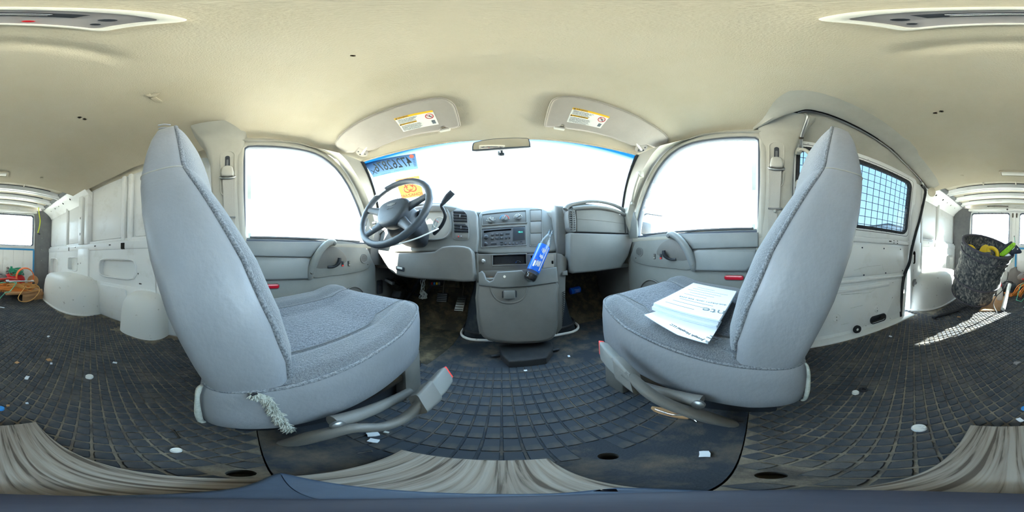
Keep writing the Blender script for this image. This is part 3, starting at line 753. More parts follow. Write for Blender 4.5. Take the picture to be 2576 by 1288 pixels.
# ------------------------------------------------------------------ left cargo wall
def angles(r, c):
    a = [2 * math.pi * i / 40 for i in range(40)] + [math.atan2(v - c[1], u - c[0]) % (2 * math.pi) for u in (r[0], r[1]) for v in (r[2], r[3])]
    return sorted(set(round(x, 6) for x in a))
def holepanel(name, X, r, h, t0, t1, m, parent, s, b=0.006, p=5):
    """wall panel in the plane x = X: rectangle r (y0, y1, z0, z1) around a rounded opening h (yc, zc, half width, half height)"""
    O, I = [], []
    for a in angles(r, h[:2]):
        c, q = math.cos(a), math.sin(a)
        k = min(((r[1] - h[0]) / c if c > 1e-9 else (r[0] - h[0]) / c if c < -1e-9 else 9), ((r[3] - h[1]) / q if q > 1e-9 else (r[2] - h[1]) / q if q < -1e-9 else 9))
        j = 1 / ((abs(c) / h[2]) ** p + (abs(q) / h[3]) ** p) ** (1 / p)
        O.append(V((s * X, h[0] + c * k, h[1] + q * k))); I.append(V((s * X, h[0] + c * j, h[1] + q * j)))
    o = ring(name, O, I, (-s, 0, 0), t0, t1, m, parent, 0.0)
    I2 = [q + V((-s * (t1 + 0.002), 0, 0)) for q in I]
    tube('pressed_rim', I2, 0.008, m, o, 6, closed=True)
    return o
def post(name, s, y, w_, z0, z1, x0, x1, m, parent, b=0.008):
    return box(name, (min(s * x0, s * x1), y - w_ / 2, z0), (max(s * x0, s * x1), y + w_ / 2, z1), m, parent, b)
SLOTS = {}
def slot(s, X, y, z, hw, hh, parent, r=0.004):
    SLOTS.setdefault(s, []).append((rrect((s * X, y, z), (0, 1, 0), (0, 0, 1), hw, hh, r), (-s, 0, 0), 0.032))

wl = struct(box('wall_left', (-0.975, -2.52, -0.05), (-0.945, -0.12, 1.24), 'white_paint', b=0), 'white painted cargo wall on the driver side')
wr = struct(box('wall_right', (0.945, -2.52, -0.05), (0.975, -1.255, 1.24), 'white_paint', b=0), 'white painted cargo wall behind the sliding door')
for s, wall in ((-1, wl), (1, wr)):
    rails = (-0.14, -2.46) if s < 0 else (-1.26, -2.46)
    box('belt_rail', (min(s * 0.95, s * 0.895), rails[1], 0.575), (max(s * 0.95, s * 0.895), rails[0], 0.645), 'white_paint', wall, 0.012)
    box('belt_ledge', (min(s * 0.95, s * 0.915), rails[1], 0.64), (max(s * 0.95, s * 0.915), rails[0], 0.665), 'white_paint', wall, 0.006)
    if s < 0:
        holepanel('inner_panel', 0.945, (-1.30, -0.55, 0.30, 0.578), (-0.925, 0.425, 0.205, 0.075), 0.0, 0.04, 'white_paint', wall, s)
        box('inner_panel', (-0.95, -0.56, 0.0), (-0.905, -0.14, 0.578), 'white_paint', wall, 0.006)
        box('lower_panel', (-0.95, -1.16, 0.0), (-0.90, -0.55, 0.302), 'white_paint', wall, 0.008)
        slab('raised_plate', rrect((-0.90, -0.955, 0.185), (0, 1, 0), (0, 0, 1), 0.155, 0.095, 0.02), (1, 0, 0), -0.002, 0.010, 'white_paint', wall, 0.006)
        for y, hw in ((-1.085, 0.012), (-1.045, 0.007), (-0.99, 0.016), (-0.93, 0.007), (-0.885, 0.012)): slot(s, 0.888, y, 0.252, hw, 0.005, wall)
        for y, z in ((-1.0, 0.165), (-0.925, 0.135)):
            slot(s, 0.888, y, z, 0.013, 0.024, wall, 0.002); slot(s, 0.888, y + 0.012, z - 0.012, 0.022, 0.010, wall, 0.002)
        for y, z, a, b in ((-0.845, 0.60, 0.020, 0.024), (-0.99, 0.615, 0.012, 0.004), (-1.19, 0.615, 0.012, 0.005), (-0.70, 0.40, 0.004, 0.006), (-0.68, 0.33, 0.012, 0.004)): slot(s, 0.896, y, z, a, b, wall)
        posts = ((-0.795, 0.034, 0.945, 0.905), (-0.86, 0.034, 0.945, 0.905), (-1.335, 0.06, 0.945, 0.885), (-1.43, 0.07, 0.945, 0.875), (-1.82, 0.035, 0.945, 0.91), (-2.43, 0.08, 0.945, 0.88), (-0.30, 0.04, 0.945, 0.905))
    else:
        posts = ((-1.82, 0.035, 0.945, 0.91), (-1.24, 0.06, 0.945, 0.88), (-2.43, 0.08, 0.945, 0.88))
    for y, w_, x0, x1 in posts: post('rib', s, y, w_, 0.64, 1.20, x0, x1, 'white_paint', wall)
    if s < 0:
        post('pillar', s, -1.385, 0.20, 0.0, 0.60, 0.95, 0.885, 'white_paint', wall, 0.012)
    holepanel('inner_panel', 0.945, (-1.80, -1.30, 0.28, 0.578), (-1.60, 0.435, 0.115, 0.075), 0.0, 0.05, 'white_paint', wall, s)
    holepanel('inner_panel', 0.945, (-2.46, -1.80, 0.0, 0.578), (-2.16, 0.36, 0.13, 0.13), 0.0, 0.045, 'white_paint', wall, s)
    for y, z, a, b in ((-1.70, 0.605, 0.010, 0.022), (-1.55, 0.62, 0.008, 0.005), (-2.0, 0.62, 0.008, 0.005), (-1.425, 0.75, 0.006, 0.014), (-1.425, 0.92, 0.005, 0.012), (-1.47, 0.44, 0.006, 0.008), (-1.42, 0.45, 0.005, 0.006)):
        if s < 0 or y < -1.5: slot(s, 0.893 if z < 0.7 and y < -1.5 else 0.872, y, z, a, b, wall)
    # skin panels between the ribs, each a sheet of its own with a slight bow
    spans = ((-0.32, -0.775), (-0.88, -1.30), (-1.47, -1.80), (-1.84, -2.39)) if s < 0 else ((-1.27, -1.80), (-1.84, -2.39))
    for y1, y0 in spans:
        yc, hw = (y0 + y1) / 2, (y1 - y0) / 2
        slab('skin_panel', rrect((s * 0.945, yc, 0.93), (0, 1, 0), (0, 0, 1), hw - 0.008, 0.26, 0.03), (-s, 0, 0), -0.004, 0.012, 'white_paint', wall, 0.006)
    # wheel housing
    secs = []
    for z, k in ((-0.01, 1.02), (0.06, 1.0), (0.16, 0.975), (0.24, 0.93), (0.29, 0.85), (0.32, 0.70), (0.335, 0.45), (0.338, 0.15)):
        r_ = []
        for i in range(33):
            a = math.pi * i / 32; c, q = math.cos(a), math.sin(a)
            r_.append(V((s * (0.945 - 0.33 * (q ** 0.62) * (0.55 + 0.45 * k)), -1.56 + 0.455 * (abs(c) ** 0.7 * (1 if c > 0 else -1)) * k, z)))
        secs.append(r_)
    loft('wheel_housing', secs, 'white_scuffed', wall, closed=False, cap0=False, cap1=True, angle=60)
    tube('housing_flange', [p + V((0, 0, 0.016)) for p in secs[0]], 0.010, 'white_scuffed', wall, 6)
secs = []
for z, k in ((-0.01, 1.02), (0.06, 1.0), (0.15, 0.96), (0.21, 0.88), (0.255, 0.74), (0.28, 0.5), (0.288, 0.2)):
    r_ = []
    for i in range(25):
        a = math.pi * i / 24; c, q = math.cos(a), math.sin(a)
        r_.append(V((-(0.93 - 0.175 * (q ** 0.6) * (0.5 + 0.5 * k)), -0.62 + 0.165 * (abs(c) ** 0.7 * (1 if c > 0 else -1)) * k, z)))
    secs.append(r_)
loft('fuel_filler_housing', secs, 'white_scuffed', wl, closed=False, cap0=False, cap1=True, angle=60)

for s, wall in ((-1, wl), (1, wr)):
    carve(solids(wall, 'belt_rail', 'inner_panel', 'lower_panel', 'raised_plate', 'rib', 'pillar'), SLOTS[s])

# right door jamb with striker and lock holes
post('door_jamb', 1, -1.175, 0.15, 0.0, 1.16, 0.845, 0.80, 'white_paint', wr, 0.02)
post('jamb_return', 1, -1.262, 0.03, 0.0, 1.20, 0.96, 0.80, 'white_paint', wr, 0.004)
box('jamb_foot', (0.80, -1.26, -0.05), (0.96, -1.10, 0.60), 'white_paint', wr, 0.004)
carve(solids(wr, 'door_jamb', 'jamb_foot'), [(rrect((0.80, -1.145, 0.465), (0, 1, 0), (0, 0, 1), 0.018, 0.055, 0.018), (-1, 0, 0), 0.036)])
slab('lock_tab', rrect((0.80, -1.150, 0.455), (0, 1, 0), (0, 0, 1), 0.007, 0.035, 0.005), (-1, 0, 0), -0.04, -0.010, 'white_plastic', wr)
lathe('striker_plate', [(0.034, 0), (0.034, 0.006), (0.016, 0.008), (0.012, 0.02), (0.006, 0.024)], (0.80, -1.155, 0.245), (-1, 0, 0), 'steel', wr, 24)
lathe('bump_stop', [(0.013, 0), (0.013, 0.004)], (0.80, -1.15, 0.355), (-1, 0, 0), 'white_paint', wr, 16)
lathe('upper_bracket', [(0.05, 0), (0.05, 0.006), (0.02, 0.012)], (0.79, -1.40, 1.14), (-0.9, 0.3, -0.2), 'roof_metal', wr, 18)

# ------------------------------------------------------------------ sliding door
NS = V((-0.51, 0, -0.05)).normalized(); PS = Pl((0.835, 0, 0.63), NS); PSL = Pl((0.835, 0, 0), (-1, 0, 0))
def rr_from(a, b, z0, z1, r, pl):   # rounded window in plane pl between y a..b
    def pt(y, z): t = (z - 0.63) / 0.51; return V((0.835 - 0.05 * t, y, z))
    c = pt((a + b) / 2, (z0 + z1) / 2); return rrect(c, (0, -1, 0), (pt(0, z1) - pt(0, z0)).normalized(), (a - b) / 2, (z1 - z0) / 2, r, 6)
SW = rr_from(-0.20, -1.06, 0.665, 1.105, 0.05, PS)
SO = []
c_ = sum(SW, V()) / len(SW)
win4 = struct(slab('window_4', SW, NS, -0.006, -0.002, 'glass_tint'), 'tinted sliding door glass behind a wire grille')
door3 = struct(ring('door_3', rr_from(-0.13, -1.135, 0.60, 1.165, 0.05, PS), inset(SW, NS, -0.012), NS, -0.05, 0.006, 'white_paint', None, 0.005), 'white bare metal sliding door with a grilled window')
ring('window_seal', inset(SW, NS, -0.012), inset(SW, NS, 0.008), NS, -0.03, 0.008, 'rubber_black', door3, 0.004)
NL = V((-1, 0, 0.125)).normalized(); VL = V((0.125, 0, 1)).normalized(); PLow = Pl((0.76, 0, 0), NL)      # the door skin tucks in towards its foot
def Y(y, z, d=0.0): return V((0.76 + 0.125 * z - d, y, z))
slab('lower_skin', [Y(-0.12, 0.0), Y(-0.98, 0.0), Y(-1.02, 0.16), Y(-1.075, 0.40), Y(-1.10, 0.62), Y(-0.12, 0.62)], NL, -0.08, 0.0, 'white_paint', door3, 0.006)
box('waist_rail', (0.815, -1.09, 0.565), (0.84, -0.13, 0.60), 'white_paint', door3, 0.008)
DCUT = [(rrect((0.815, -0.86, 0.585), (0, 1, 0), (0, 0, 1), 0.014, 0.004, 0.003), (-1, 0, 0), 0.018)]
for dy in (-0.90, -0.94):
    for dz in (0.575, 0.592): DCUT.append((rrect((0.815, dy, dz), (0, 1, 0), (0, 0, 1), 0.006, 0.003, 0.002), (-1, 0, 0), 0.018))
upn = rrect(Y(-0.62, 0.45), (0, 1, 0), VL, 0.40, 0.098, 0.02)
acc = slab('access_panel', upn, NL, 0.0, 0.008, 'white_paint', door3, 0.004)
for y, z in ((-0.98, 0.53), (-0.80, 0.53), (-0.985, 0.365), (-0.80, 0.36), (-0.61, 0.36), (-0.61, 0.53), (-0.42, 0.36)):
    lathe('plug', [(0.005, 0), (0.005, 0.0105), (0.003, 0.012)], Y(y, z), (-1, 0, 0), 'navy', acc, 10)
box('fold_line', (0.786, -1.04, 0.318), (0.83, -0.13, 0.335), 'white_paint', door3, 0.006)
lpn = slab('lower_plate', smooth([Y(-0.14, 0.03), Y(-0.55, 0.03), Y(-0.93, 0.05), Y(-0.985, 0.10), Y(-1.0, 0.29), Y(-0.97, 0.305), Y(-0.5, 0.305), Y(-0.14, 0.305)], 1, True), NL, -0.003, 0.007, 'white_paint', door3, 0.004)
box('pressed_bar', (0.782, -0.83, 0.265), (0.81, -0.30, 0.29), 'white_paint', door3, 0.008)
def onS(px, py, t=0.007): return Pl(PLow.p + NL * t, NL).hit(px, py)
a, b = onS(2195, 806), onS(2222, 797)
slab('hand_hole', rrect((a + b) / 2, (0, 1, 0), VL, abs(a.y - b.y) / 2 + 0.016, 0.022, 0.02), NL, -0.045, -0.040, 'black_plastic', door3)
DCUT.append((rrect((a + b) / 2, (0, 1, 0), VL, abs(a.y - b.y) / 2 + 0.016, 0.022, 0.02), NL, 0.048))
ring('hand_hole_rim', rrect((a + b) / 2, (0, 1, 0), VL, abs(a.y - b.y) / 2 + 0.022, 0.028, 0.026), rrect((a + b) / 2, (0, 1, 0), VL, abs(a.y - b.y) / 2 + 0.015, 0.021, 0.019), NL, 0.0, 0.007, 'black_plastic', door3, 0.002)
p = onS(2155, 828); bm_ = [(0.008, 0), (0.008, 0.006), (0.011, 0.012), (0.024, 0.012), (0.026, 0.0)]
lathe('rubber_grommet', [(0.026, 0), (0.026, 0.010), (0.023, 0.013), (0.010, 0.013), (0.009, 0.008)], p, NL, 'rubber_black', door3, 24)
lathe('grommet_core', [(0.008, 0.0), (0.008, 0.010)], p, NL, 'white_plastic', door3, 14)
for px, py in ((2104, 800), (2206, 777)):
    p = onS(px, py)
    lathe('dimple', [(0.024, 0.0), (0.022, 0.003), (0.014, 0.004)], p, NL, 'white_paint', door3, 20)
    for dz in (0.006, -0.012): DCUT.append((ell(p + V((0, 0, dz)), (0, 1, 0), VL, 0.0028, 0.0028, 8), NL, 0.02))
for px, py in ((2246, 711), (2205, 717), (2245, 749), (2241, 801), (2180, 820)): DCUT.append((ell(onS(px, py), (0, 1, 0), VL, 0.003, 0.003, 8), NL, 0.02))
for pts in (((2148, 680), (2175, 672), (2216, 667)), ((2219, 665), (2222, 680)), ((2116, 741), (2190, 735), (2204, 725)), ((2140, 775), (2170, 768)), ((2116, 817), (2136, 812))):
    q = [onS(a, b, 0.0075) for a, b in pts]; tube('scuff', q, 0.0016, 'glue', door3, 4)
carve(solids(door3, 'waist_rail', 'lower_skin', 'lower_plate', 'dimple'), DCUT)
# black weatherstrip down the rear edge of the opening
ws_px = [(2318, 466), (2328, 480), (2324, 505), (2314, 550), (2304, 585), (2294, 625), (2288, 660), (2276, 690), (2270, 720), (2267, 760), (2265, 800)]
tube('weatherstrip', [ax(a, b, 0.795 - 0.03 * sstep(640, 800, b)) for a, b in ws_px], 0.013, 'rubber_black', wr, 8, k=4)
struct(box('wall_sill', (0.705, -1.04, -0.03), (0.80, 0.02, 0.008), 'white_paint', None, 0.006), 'white step sill under the sliding door')

# wire grilles ------------------------------------------------------
def grille(name, label, O, U, Vv, hw, hh, sp, r, m, group=None):
    g = thing(name, O - Vv * hh, label, 'grille', group)
    tube('rim', rrect(O, U, Vv, hw, hh, 0.03, 5), r * 1.6, m, g, 6, closed=True)
    k = int(hw / sp)
    for i in range(-k, k + 1): tube('wire', [O + U * (i * sp) - Vv * hh, O + U * (i * sp) + Vv * hh], r, m, g, 5)
    k = int(hh / sp)
    nn = U.cross(Vv).normalized() * r
    for i in range(-k, k + 1): tube('wire', [O + Vv * (i * sp) - U * hw + nn, O + Vv * (i * sp) + U * hw + nn], r, m, g, 5)
    return g
O = V((0.806, -0.63, 0.885)) ; VS = V((-0.05, 0, 0.51)).normalized()
g = grille('window_grille', 'black welded wire grille over the sliding door window', O, V((0, 1, 0)), VS, 0.455, 0.245, 0.0508, 0.0020, 'wire')
for y in (-0.25, -0.62, -1.02):
    tube('clip', [V((0.79, y, 1.12)), V((0.782, y, 1.135)), V((0.782, y + 0.012, 1.135)), V((0.79, y + 0.012, 1.11))], 0.0028, 'steel', g, 6, k=3)

# ------------------------------------------------------------------ rear doors
struct(box('wall_rear', (-0.96, -2.56, 1.19), (0.96, -2.50, 1.33), 'white_paint', None, 0.01), 'white header above the rear doors')
box('header_rail', (-0.72, -2.50, 1.195), (0.72, -2.44, 1.235), 'white_paint', bpy.data.objects['wall_rear'], 0.015)
carve(solids(bpy.data.objects['wall_rear'], 'header_rail'), [(ell((0.115, -2.44, 1.215), (1, 0, 0), (0, 0, 1), 0.014, 0.014, 14), (0, 1, 0), 0.04)])
for x in (-0.44, -0.12, 0.30):
    tube('header_wire', [V((x, -2.43, 1.243)), V((x + 0.06, -2.425, 1.252)), V((x + 0.14, -2.43, 1.243))], 0.005, 'glue', bpy.data.objects['wall_rear'], 6, k=4)
tube('latch_rod', [V((0.1, -2.43, 1.262)), V((0.25, -2.43, 1.266)), V((0.42, -2.43, 1.262))], 0.007, 'dark_metal', bpy.data.objects['wall_rear'], 6, k=3)
struct(box('wall_rear_sill', (-0.96, -2.56, -0.05), (0.96, -2.50, 0.02), 'white_paint', None, 0.0), 'white sill under the rear doors')
for s in (-1, 1):
    rows = []
    for z in (-0.02, 0.3, 0.62, 0.9, 1.1, 1.2, 1.24):
        k = 0.035 * sstep(0.9, 1.24, z)
        rows.append([V((s * (0.70 - k), -2.52, z)), V((s * (0.715 - k), -2.47, z)), V((s * (0.76 - k), -2.44, z)), V((s * (0.84 - k), -2.39, z)), V((s * (0.89 - k), -2.37, z)), V((s * 0.95, -2.38, z))])
    pil = struct(strip('trim_8' if s < 0 else 'trim_9', rows, 'grey_primer'), 'dark grey rear pillar on the %s side' % ('driver' if s < 0 else 'passenger'))
    for z in (0.45, 0.62, 0.8, 0.97): lathe('rivet', [(0.006, 0), (0.006, 0.003)], (s * 0.795, -2.4175, z), (-s * 0.5, 0.85, 0), 'steel', pil, 8)
    xc = s * 0.36; N = V((0, 1, 0)); U = V((1, 0, 0)); Z = V((0, 0, 1)); YD = -2.50
    Wn = rrect((s * 0.375, YD, 0.922), U, Z, 0.290, 0.240, 0.035)
    win = struct(slab('window_5' if s < 0 else 'window_6', Wn, N, -0.006, -0.002, 'glass_rear'), 'rear door glass on the %s side behind wire mesh' % ('driver' if s < 0 else 'passenger'))
    dr = struct(ring('door_4' if s < 0 else 'door_5', rrect((s * 0.362, YD, 0.60), U, Z, 0.350, 0.59, 0.03), [V((p.x, p.y, p.z)) for p in rrect((s * 0.375, YD, 0.922), U, Z, 0.302, 0.252, 0.04)], N, -0.05, 0.0, 'white_paint', None, 0.004), 'white rear door on the %s side with a meshed window' % ('driver' if s < 0 else 'passenger'))
    ring('window_frame', rrect((s * 0.375, YD, 0.922), U, Z, 0.325, 0.272, 0.05), rrect((s * 0.375, YD, 0.922), U, Z, 0.300, 0.250, 0.04), N, -0.02, 0.018, 'white_paint', dr, 0.006)
    ring('window_seal', rrect((s * 0.375, YD, 0.922), U, Z, 0.301, 0.251, 0.04), rrect((s * 0.375, YD, 0.922), U, Z, 0.286, 0.236, 0.03), N, -0.02, 0.006, 'rubber_black', dr, 0.003)
    for k in range(4):      # pressed lower panels
        xa = s * (0.055 + 0.158 * k); xb = s * (0.055 + 0.158 * (k + 1) - 0.008)
        slab('lower_panel', rrect(((xa + xb) / 2, YD, 0.36), U, Z, abs(xb - xa) / 2, 0.25, 0.008), N, -0.004, 0.008, 'white_paint', dr, 0.004)
    tape = [(0.36, 0.618, 0.335, 0.014), (0.032, 0.42, 0.013, 0.19), (0.688, 0.42, 0.013, 0.19)] if s < 0 else []
    for x, z, a, b in tape: slab('blue_tape', rrect((s * x, YD, z), U, Z, a, b, 0.002), N, 0.0, 0.009, 'tape_blue', dr)
    tube('hinge_slot', [V((s * 0.03, YD + 0.003, 1.10)), V((s * 0.03, YD + 0.003, 1.17))], 0.010, 'dark_metal', dr, 6)
    g = grille('rear_grille', 'silver wire mesh over the rear window on the %s side' % ('driver' if s < 0 else 'passenger'), V((s * 0.375, YD + 0.026, 0.922)), U, Z, 0.296, 0.246, 0.053, 0.0026, 'wire_rear')
    for x in (0.2, 0.55):
        for z in (1.175, 0.67): tube('clip', [V((s * x, YD + 0.018, z)), V((s * x, YD + 0.03, z)), V((s * x + 0.012, YD + 0.03, z)), V((s * x + 0.012, YD + 0.018, z))], 0.003, 'steel', g, 5)
struct(box('wall_meeting_post', (-0.02, -2.53, 0.02), (0.02, -2.492, 1.19), 'white_paint', None, 0.006), 'white meeting edge between the two rear doors')

# firewall and toe board -------------------------------------------
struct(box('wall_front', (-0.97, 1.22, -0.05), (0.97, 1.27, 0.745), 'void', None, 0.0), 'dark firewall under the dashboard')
struct(strip('floor_toe_board', [[V((x, y, z)) for x in (-0.80, -0.4, 0.0, 0.4, 0.80)] for y, z in ((0.98, 0.0), (1.06, 0.04), (1.16, 0.17), (1.22, 0.34))], 'carpet_dirty'), 'dirty sloping toe board in the footwell')

# shed outside -----------------------------------------------------
shed = thing('metal_shed', (24, -24, -0.56), 'pale metal shed with a low gable roof outside the van', 'building')
ux = V((0.6, 0.8, 0)).normalized(); uy = V((-0.8, 0.6, 0)).normalized(); c0 = V((24.0, -24.5, -0.56))
prof = [(-12, 0), (12, 0), (12, 4.9), (0, 7.1), (-12, 4.9)]
slab('end_wall', [c0 + ux * a + V((0, 0, b)) for a, b in prof], (-0.8, 0.6, 0), -12, 0, 'siding', shed)
for k in range(40):
    a = -11.7 + k * 0.6; h = 4.9 + 2.2 * (1 - abs(a) / 12)
    cbox('rib', c0 + ux * a + uy * 0.04 + V((0, 0, h / 2)), (0.08, 0.08, h), 'siding', shed, 0)
for sg in (-1, 1):
    A_, B_ = c0 + ux * (sg * 12.5) + V((0, 0, 4.85)) + uy * 0.4, c0 + V((0, 0, 7.2)) + uy * 0.4
    slab('roof_slope', [A_, B_, B_ - uy * 13, A_ - uy * 13], V((0, 0, 1)), 0, 0.15, 'roof_sheet', shed)
# ================================================================== dashboard
NY = V((0, -1, 0)); UX = V((1, 0, 0)); UZ = V((0, 0, 1))
dash = thing('dashboard', (0, 1.0, 0.41), 'moulded grey dashboard across the front of the van', 'dashboard')
front = [(-0.80, 0.84, 0.72), (-0.70, 0.865, 0.785), (-0.58, 0.865, 0.825), (-0.42, 0.865, 0.832), (-0.32, 0.865, 0.818), (-0.24, 0.885, 0.80), (-0.15, 0.93, 0.778), (0.0, 0.94, 0.778), (0.14, 0.94, 0.777), (0.25, 0.93, 0.772), (0.31, 0.87, 0.768), (0.36, 0.80, 0.785), (0.46, 0.785, 0.797), (0.60, 0.785, 0.792), (0.70, 0.79, 0.768), (0.80, 0.82, 0.73)]
F = smooth([V(p) for p in front], 4)
L0 = [p + V((0, 0.004, -0.05)) for p in F]; L1 = [p + V((0, -0.004, -0.02)) for p in F]; L2 = [p + V((0, 0.008, -0.004)) for p in F]; L3 = [p + V((0, 0.035, 0.0)) for p in F]
L4 = [V((p.x, (p.y + 1.14) / 2, (p.z + 0.755) / 2 + 0.006)) for p in F]; L5 = [V((p.x, 1.19 - 0.3 * p.x * p.x, 0.732)) for p in F]
strip('top_pad', [L0, L1, L2, L3, L4, L5], 'dash_plastic', dash, angle=70)
PC = Pl((0, 0.925, 0.775), (0, -0.94, 0.339)); NC = PC.n
PV = Pl((0, 0.885, 0.80), (0, -0.97, 0.22)); NVt = PV.n
PK = Pl((0, 0.755, 0.57), (0, -0.985, 0.12))
PA = Pl((0, 0.775, 0), (0, -1, 0)); PB = Pl((0, 0.742, 0.376), (0, -0.99, 0.138)); PR = Pl((0, 0.80, 0.5), (0, -1, 0.05))
# instrument binnacle
drv = [V((-0.79, 0.86, 0.55))] + PV.hits([(972, 548), (1000, 524), (1050, 510), (1108, 508), (1135, 514), (1165, 525), (1196, 529), (1202, 560), (1200, 634), (1150, 634), (1090, 632), (1000, 632)])
drv = [p - NVt * ((p - PV.p).dot(NVt)) for p in drv]
slab('instrument_panel', smooth(drv, 2, True), NVt, -0.12, 0.0, 'dash_plastic', dash, 0.012, 3)
lens = smooth(PV.hits([(1040, 522), (1090, 519), (1118, 524), (1130, 545), (1133, 575), (1126, 592), (1112, 600), (1080, 602), (1030, 596), (1015, 560)]), 3, True)
ring('gauge_bezel', inset(lens, NVt, -0.010), lens, NVt, -0.005, 0.014, 'dash_plastic', dash, 0.005)
gl = slab('gauge_face', lens, NVt, -0.01, 0.003, 'gauge_print', dash)
for px, py in ((1060, 556), (1104, 560)):
    c = PV.hit(px, py) + NVt * 0.004
    tube('dial_ring', ell(c, UX, V((0, 0.22, 0.97)), 0.035, 0.035, 24), 0.0015, 'lamp_white', gl, 5, closed=True)
    tube('needle', [c, c + V((-0.02, 0, 0.018))], 0.0012, 'red_bright', gl, 5)
# side vents beside the column
vp = smooth(PV.hits([(1138, 594), (1136, 560), (1139, 534), (1150, 526), (1166, 529), (1176, 543), (1180, 570), (1179, 598), (1172, 604), (1145, 604)]), 3, True)
vb = slab('vent_bezel', vp, NVt, -0.01, 0.004, 'dash_plastic', dash, 0.003)
for (y0, y1, x0, x1, nl) in ((531, 560, 1141, 1175, 4), (563, 586, 1143, 1178, 3)):
    q = PV.hits([(x0, y0), (x1 - 8, y0 + 1), (x1, y0 + 10), (x1 + 1, y1), (x0 + 1, y1)])
    vt = slab('vent', q, NVt, 0.0, 0.0055, 'black_plastic', vb)
    for i in range(nl):
        t = (i + 0.5) / nl; a = q[0] + (q[4] - q[0]) * t; b = q[2] + (q[3] - q[2]) * max(0, (t - 0.25) / 0.75) if t > 0.25 else q[1] + (q[2] - q[1]) * (t / 0.25)
        tube('slat', [a + NVt * 0.008, b + NVt * 0.008], 0.0036, 'black_plastic', vt, 6, flat=0.8)
    c = (q[0] + q[3]) / 2 + NVt * 0.010
    cbox('thumb_lever', c, (0.008, 0.006, 0.018), 'grey_primer', vt, 0.002)
sw = slab('switch_strip', PV.hits([(1146, 588), (1179, 587), (1178, 601), (1147, 602)]), NVt, 0.0, 0.006, 'dash_lower', dash, 0.002)
for px, m_ in ((1154, 'red'), (1161, 'steel')):
    lathe('knob', [(0.0042, 0), (0.0042, 0.008), (0.002, 0.010)], PV.hit(px, 596), NVt, m_, sw, 12)
# knee bolster with release handle
kp = smooth(PK.hits([(950, 628), (1000, 636), (1060, 634), (1092, 632), (1112, 620), (1150, 617), (1180, 622), (1190, 640), (1192.5, 670), (1190, 708), (1130, 706), (1050, 701), (996, 692), (972, 672), (958, 648)]), 2, True)
kb = slab('knee_bolster', kp, PK.n, -0.10, 0.0, 'dash_lower', dash, 0.012, 3)
c = PK.hit(1007, 676)
slab('hood_release', rrect(c, V((0.98, 0, -0.15)).normalized(), UZ, 0.028, 0.012, 0.006), PK.n, 0.0, 0.006, 'black_plastic', kb, 0.002)
slab('release_pull', rrect(c + V((0, 0, 0.003)), V((0.98, 0, -0.15)).normalized(), UZ, 0.018, 0.006, 0.003), PK.n, 0.004, 0.010, 'glue', kb, 0.002)
# centre stack
cp = smooth(PC.hits([(1199, 633), (1198, 590), (1203, 550), (1212, 531), (1262, 523), (1330, 520), (1366, 524), (1385, 538), (1393, 565), (1397, 600), (1400, 630), (1300, 637)]), 2, True)
cs = slab('centre_stack', cp, NC, -0.05, 0.0, 'dash_plastic', dash, 0.010, 3)
def plate(name, px, m_, t1=0.004, parent=cs, b=0.002, P=PC, t0=-0.004): return slab(name, P.hits(px), P.n, t0, t1, m_, parent, b)
def frame(name, px, m_, wd=0.005, t1=0.006, parent=cs): q = PC.hits(px); return ring(name, inset(q, NC, -wd), q, NC, -0.01, t1, m_, parent, 0.002)
hv = [(1213, 541), (1322, 531), (1324, 560), (1215, 567)]
hp = plate('climate_panel', hv, 'panel_dark', 0.002); frame('climate_frame', hv, 'dash_plastic')
vC = V((0, 0.339, 0.94))
for px, py, ang in ((1235, 556, 130), (1269, 551, 70), (1304, 548, 40)):
    c = PC.hit(px, py)
    kn = lathe('dial', [(0.0185, 0), (0.0185, 0.006), (0.0165, 0.014), (0.0150, 0.0155)], c, NC, 'dash_plastic', hp, 24)
    d = UX * math.cos(rad(ang)) + vC * math.sin(rad(ang))
    tube('dial_grip', [c - d * 0.012 + NC * 0.016, c + d * 0.013 + NC * 0.016], 0.0045, 'grey_primer', kn, 8)
    tube('dial_mark', [c + d * 0.003 + NC * 0.0205, c + d * 0.013 + NC * 0.0205], 0.0008, 'lamp_white', kn, 4)
c = PC.hit(1269, 551) + NC * 0.003
for a0, a1, m_ in ((92, 185, 'blue'), (-5, 88, 'red_bright')):
    tube('heat_arc', [c + (UX * math.cos(rad(a)) + vC * math.sin(rad(a))) * 0.0245 for a in range(a0, a1, 10)], 0.0017, m_, hp, 5)
for c0_, n_ in (((1235, 556), 5), ((1304, 548), 8)):
    for i in range(n_):
        a = rad(20 + 150 * i / (n_ - 1)); p = PC.hit(*c0_) + (UX * math.cos(a) + vC * math.sin(a)) * 0.024 + NC * 0.0025
        cbox('symbol', p, (0.0045, 0.0008, 0.0045), 'lamp_white', hp, 0.0)
# radio
rv = [(1212, 577), (1321, 570), (1323, 616), (1212, 622)]
rp = plate('radio', rv, 'radio_face', 0.003); frame('radio_frame', rv, 'dash_plastic', 0.004)
carve([rp, cs], [(PC.hits([(1217, 582), (1286, 576), (1286, 580), (1240, 583), (1217, 587)]), NC, 0.03)], 'black_plastic')
plate('display', [(1291, 574), (1319, 572), (1320, 604), (1290, 606)], 'screen', 0.005, rp, 0.001)
text('clock', '10:11', PC.hit(1309, 585) + NC * 0.0056, UX, vC, 0.012, 'lcd', rp, 0.0003)
for px, py, r in ((1223, 598, 0.0125), (1222, 615, 0.0100)):
    lathe('radio_knob', [(r, 0), (r * 0.95, 0.012), (r * 0.6, 0.015)], PC.hit(px, py), NC, 'black_plastic', rp, 18)
def key(px, py, hw, hh): slab('radio_key', rrect(PC.hit(px, py), UX, vC, hw, hh, 0.0015, 2), NC, 0.002, 0.0065, 'black_plastic', rp, 0.001)
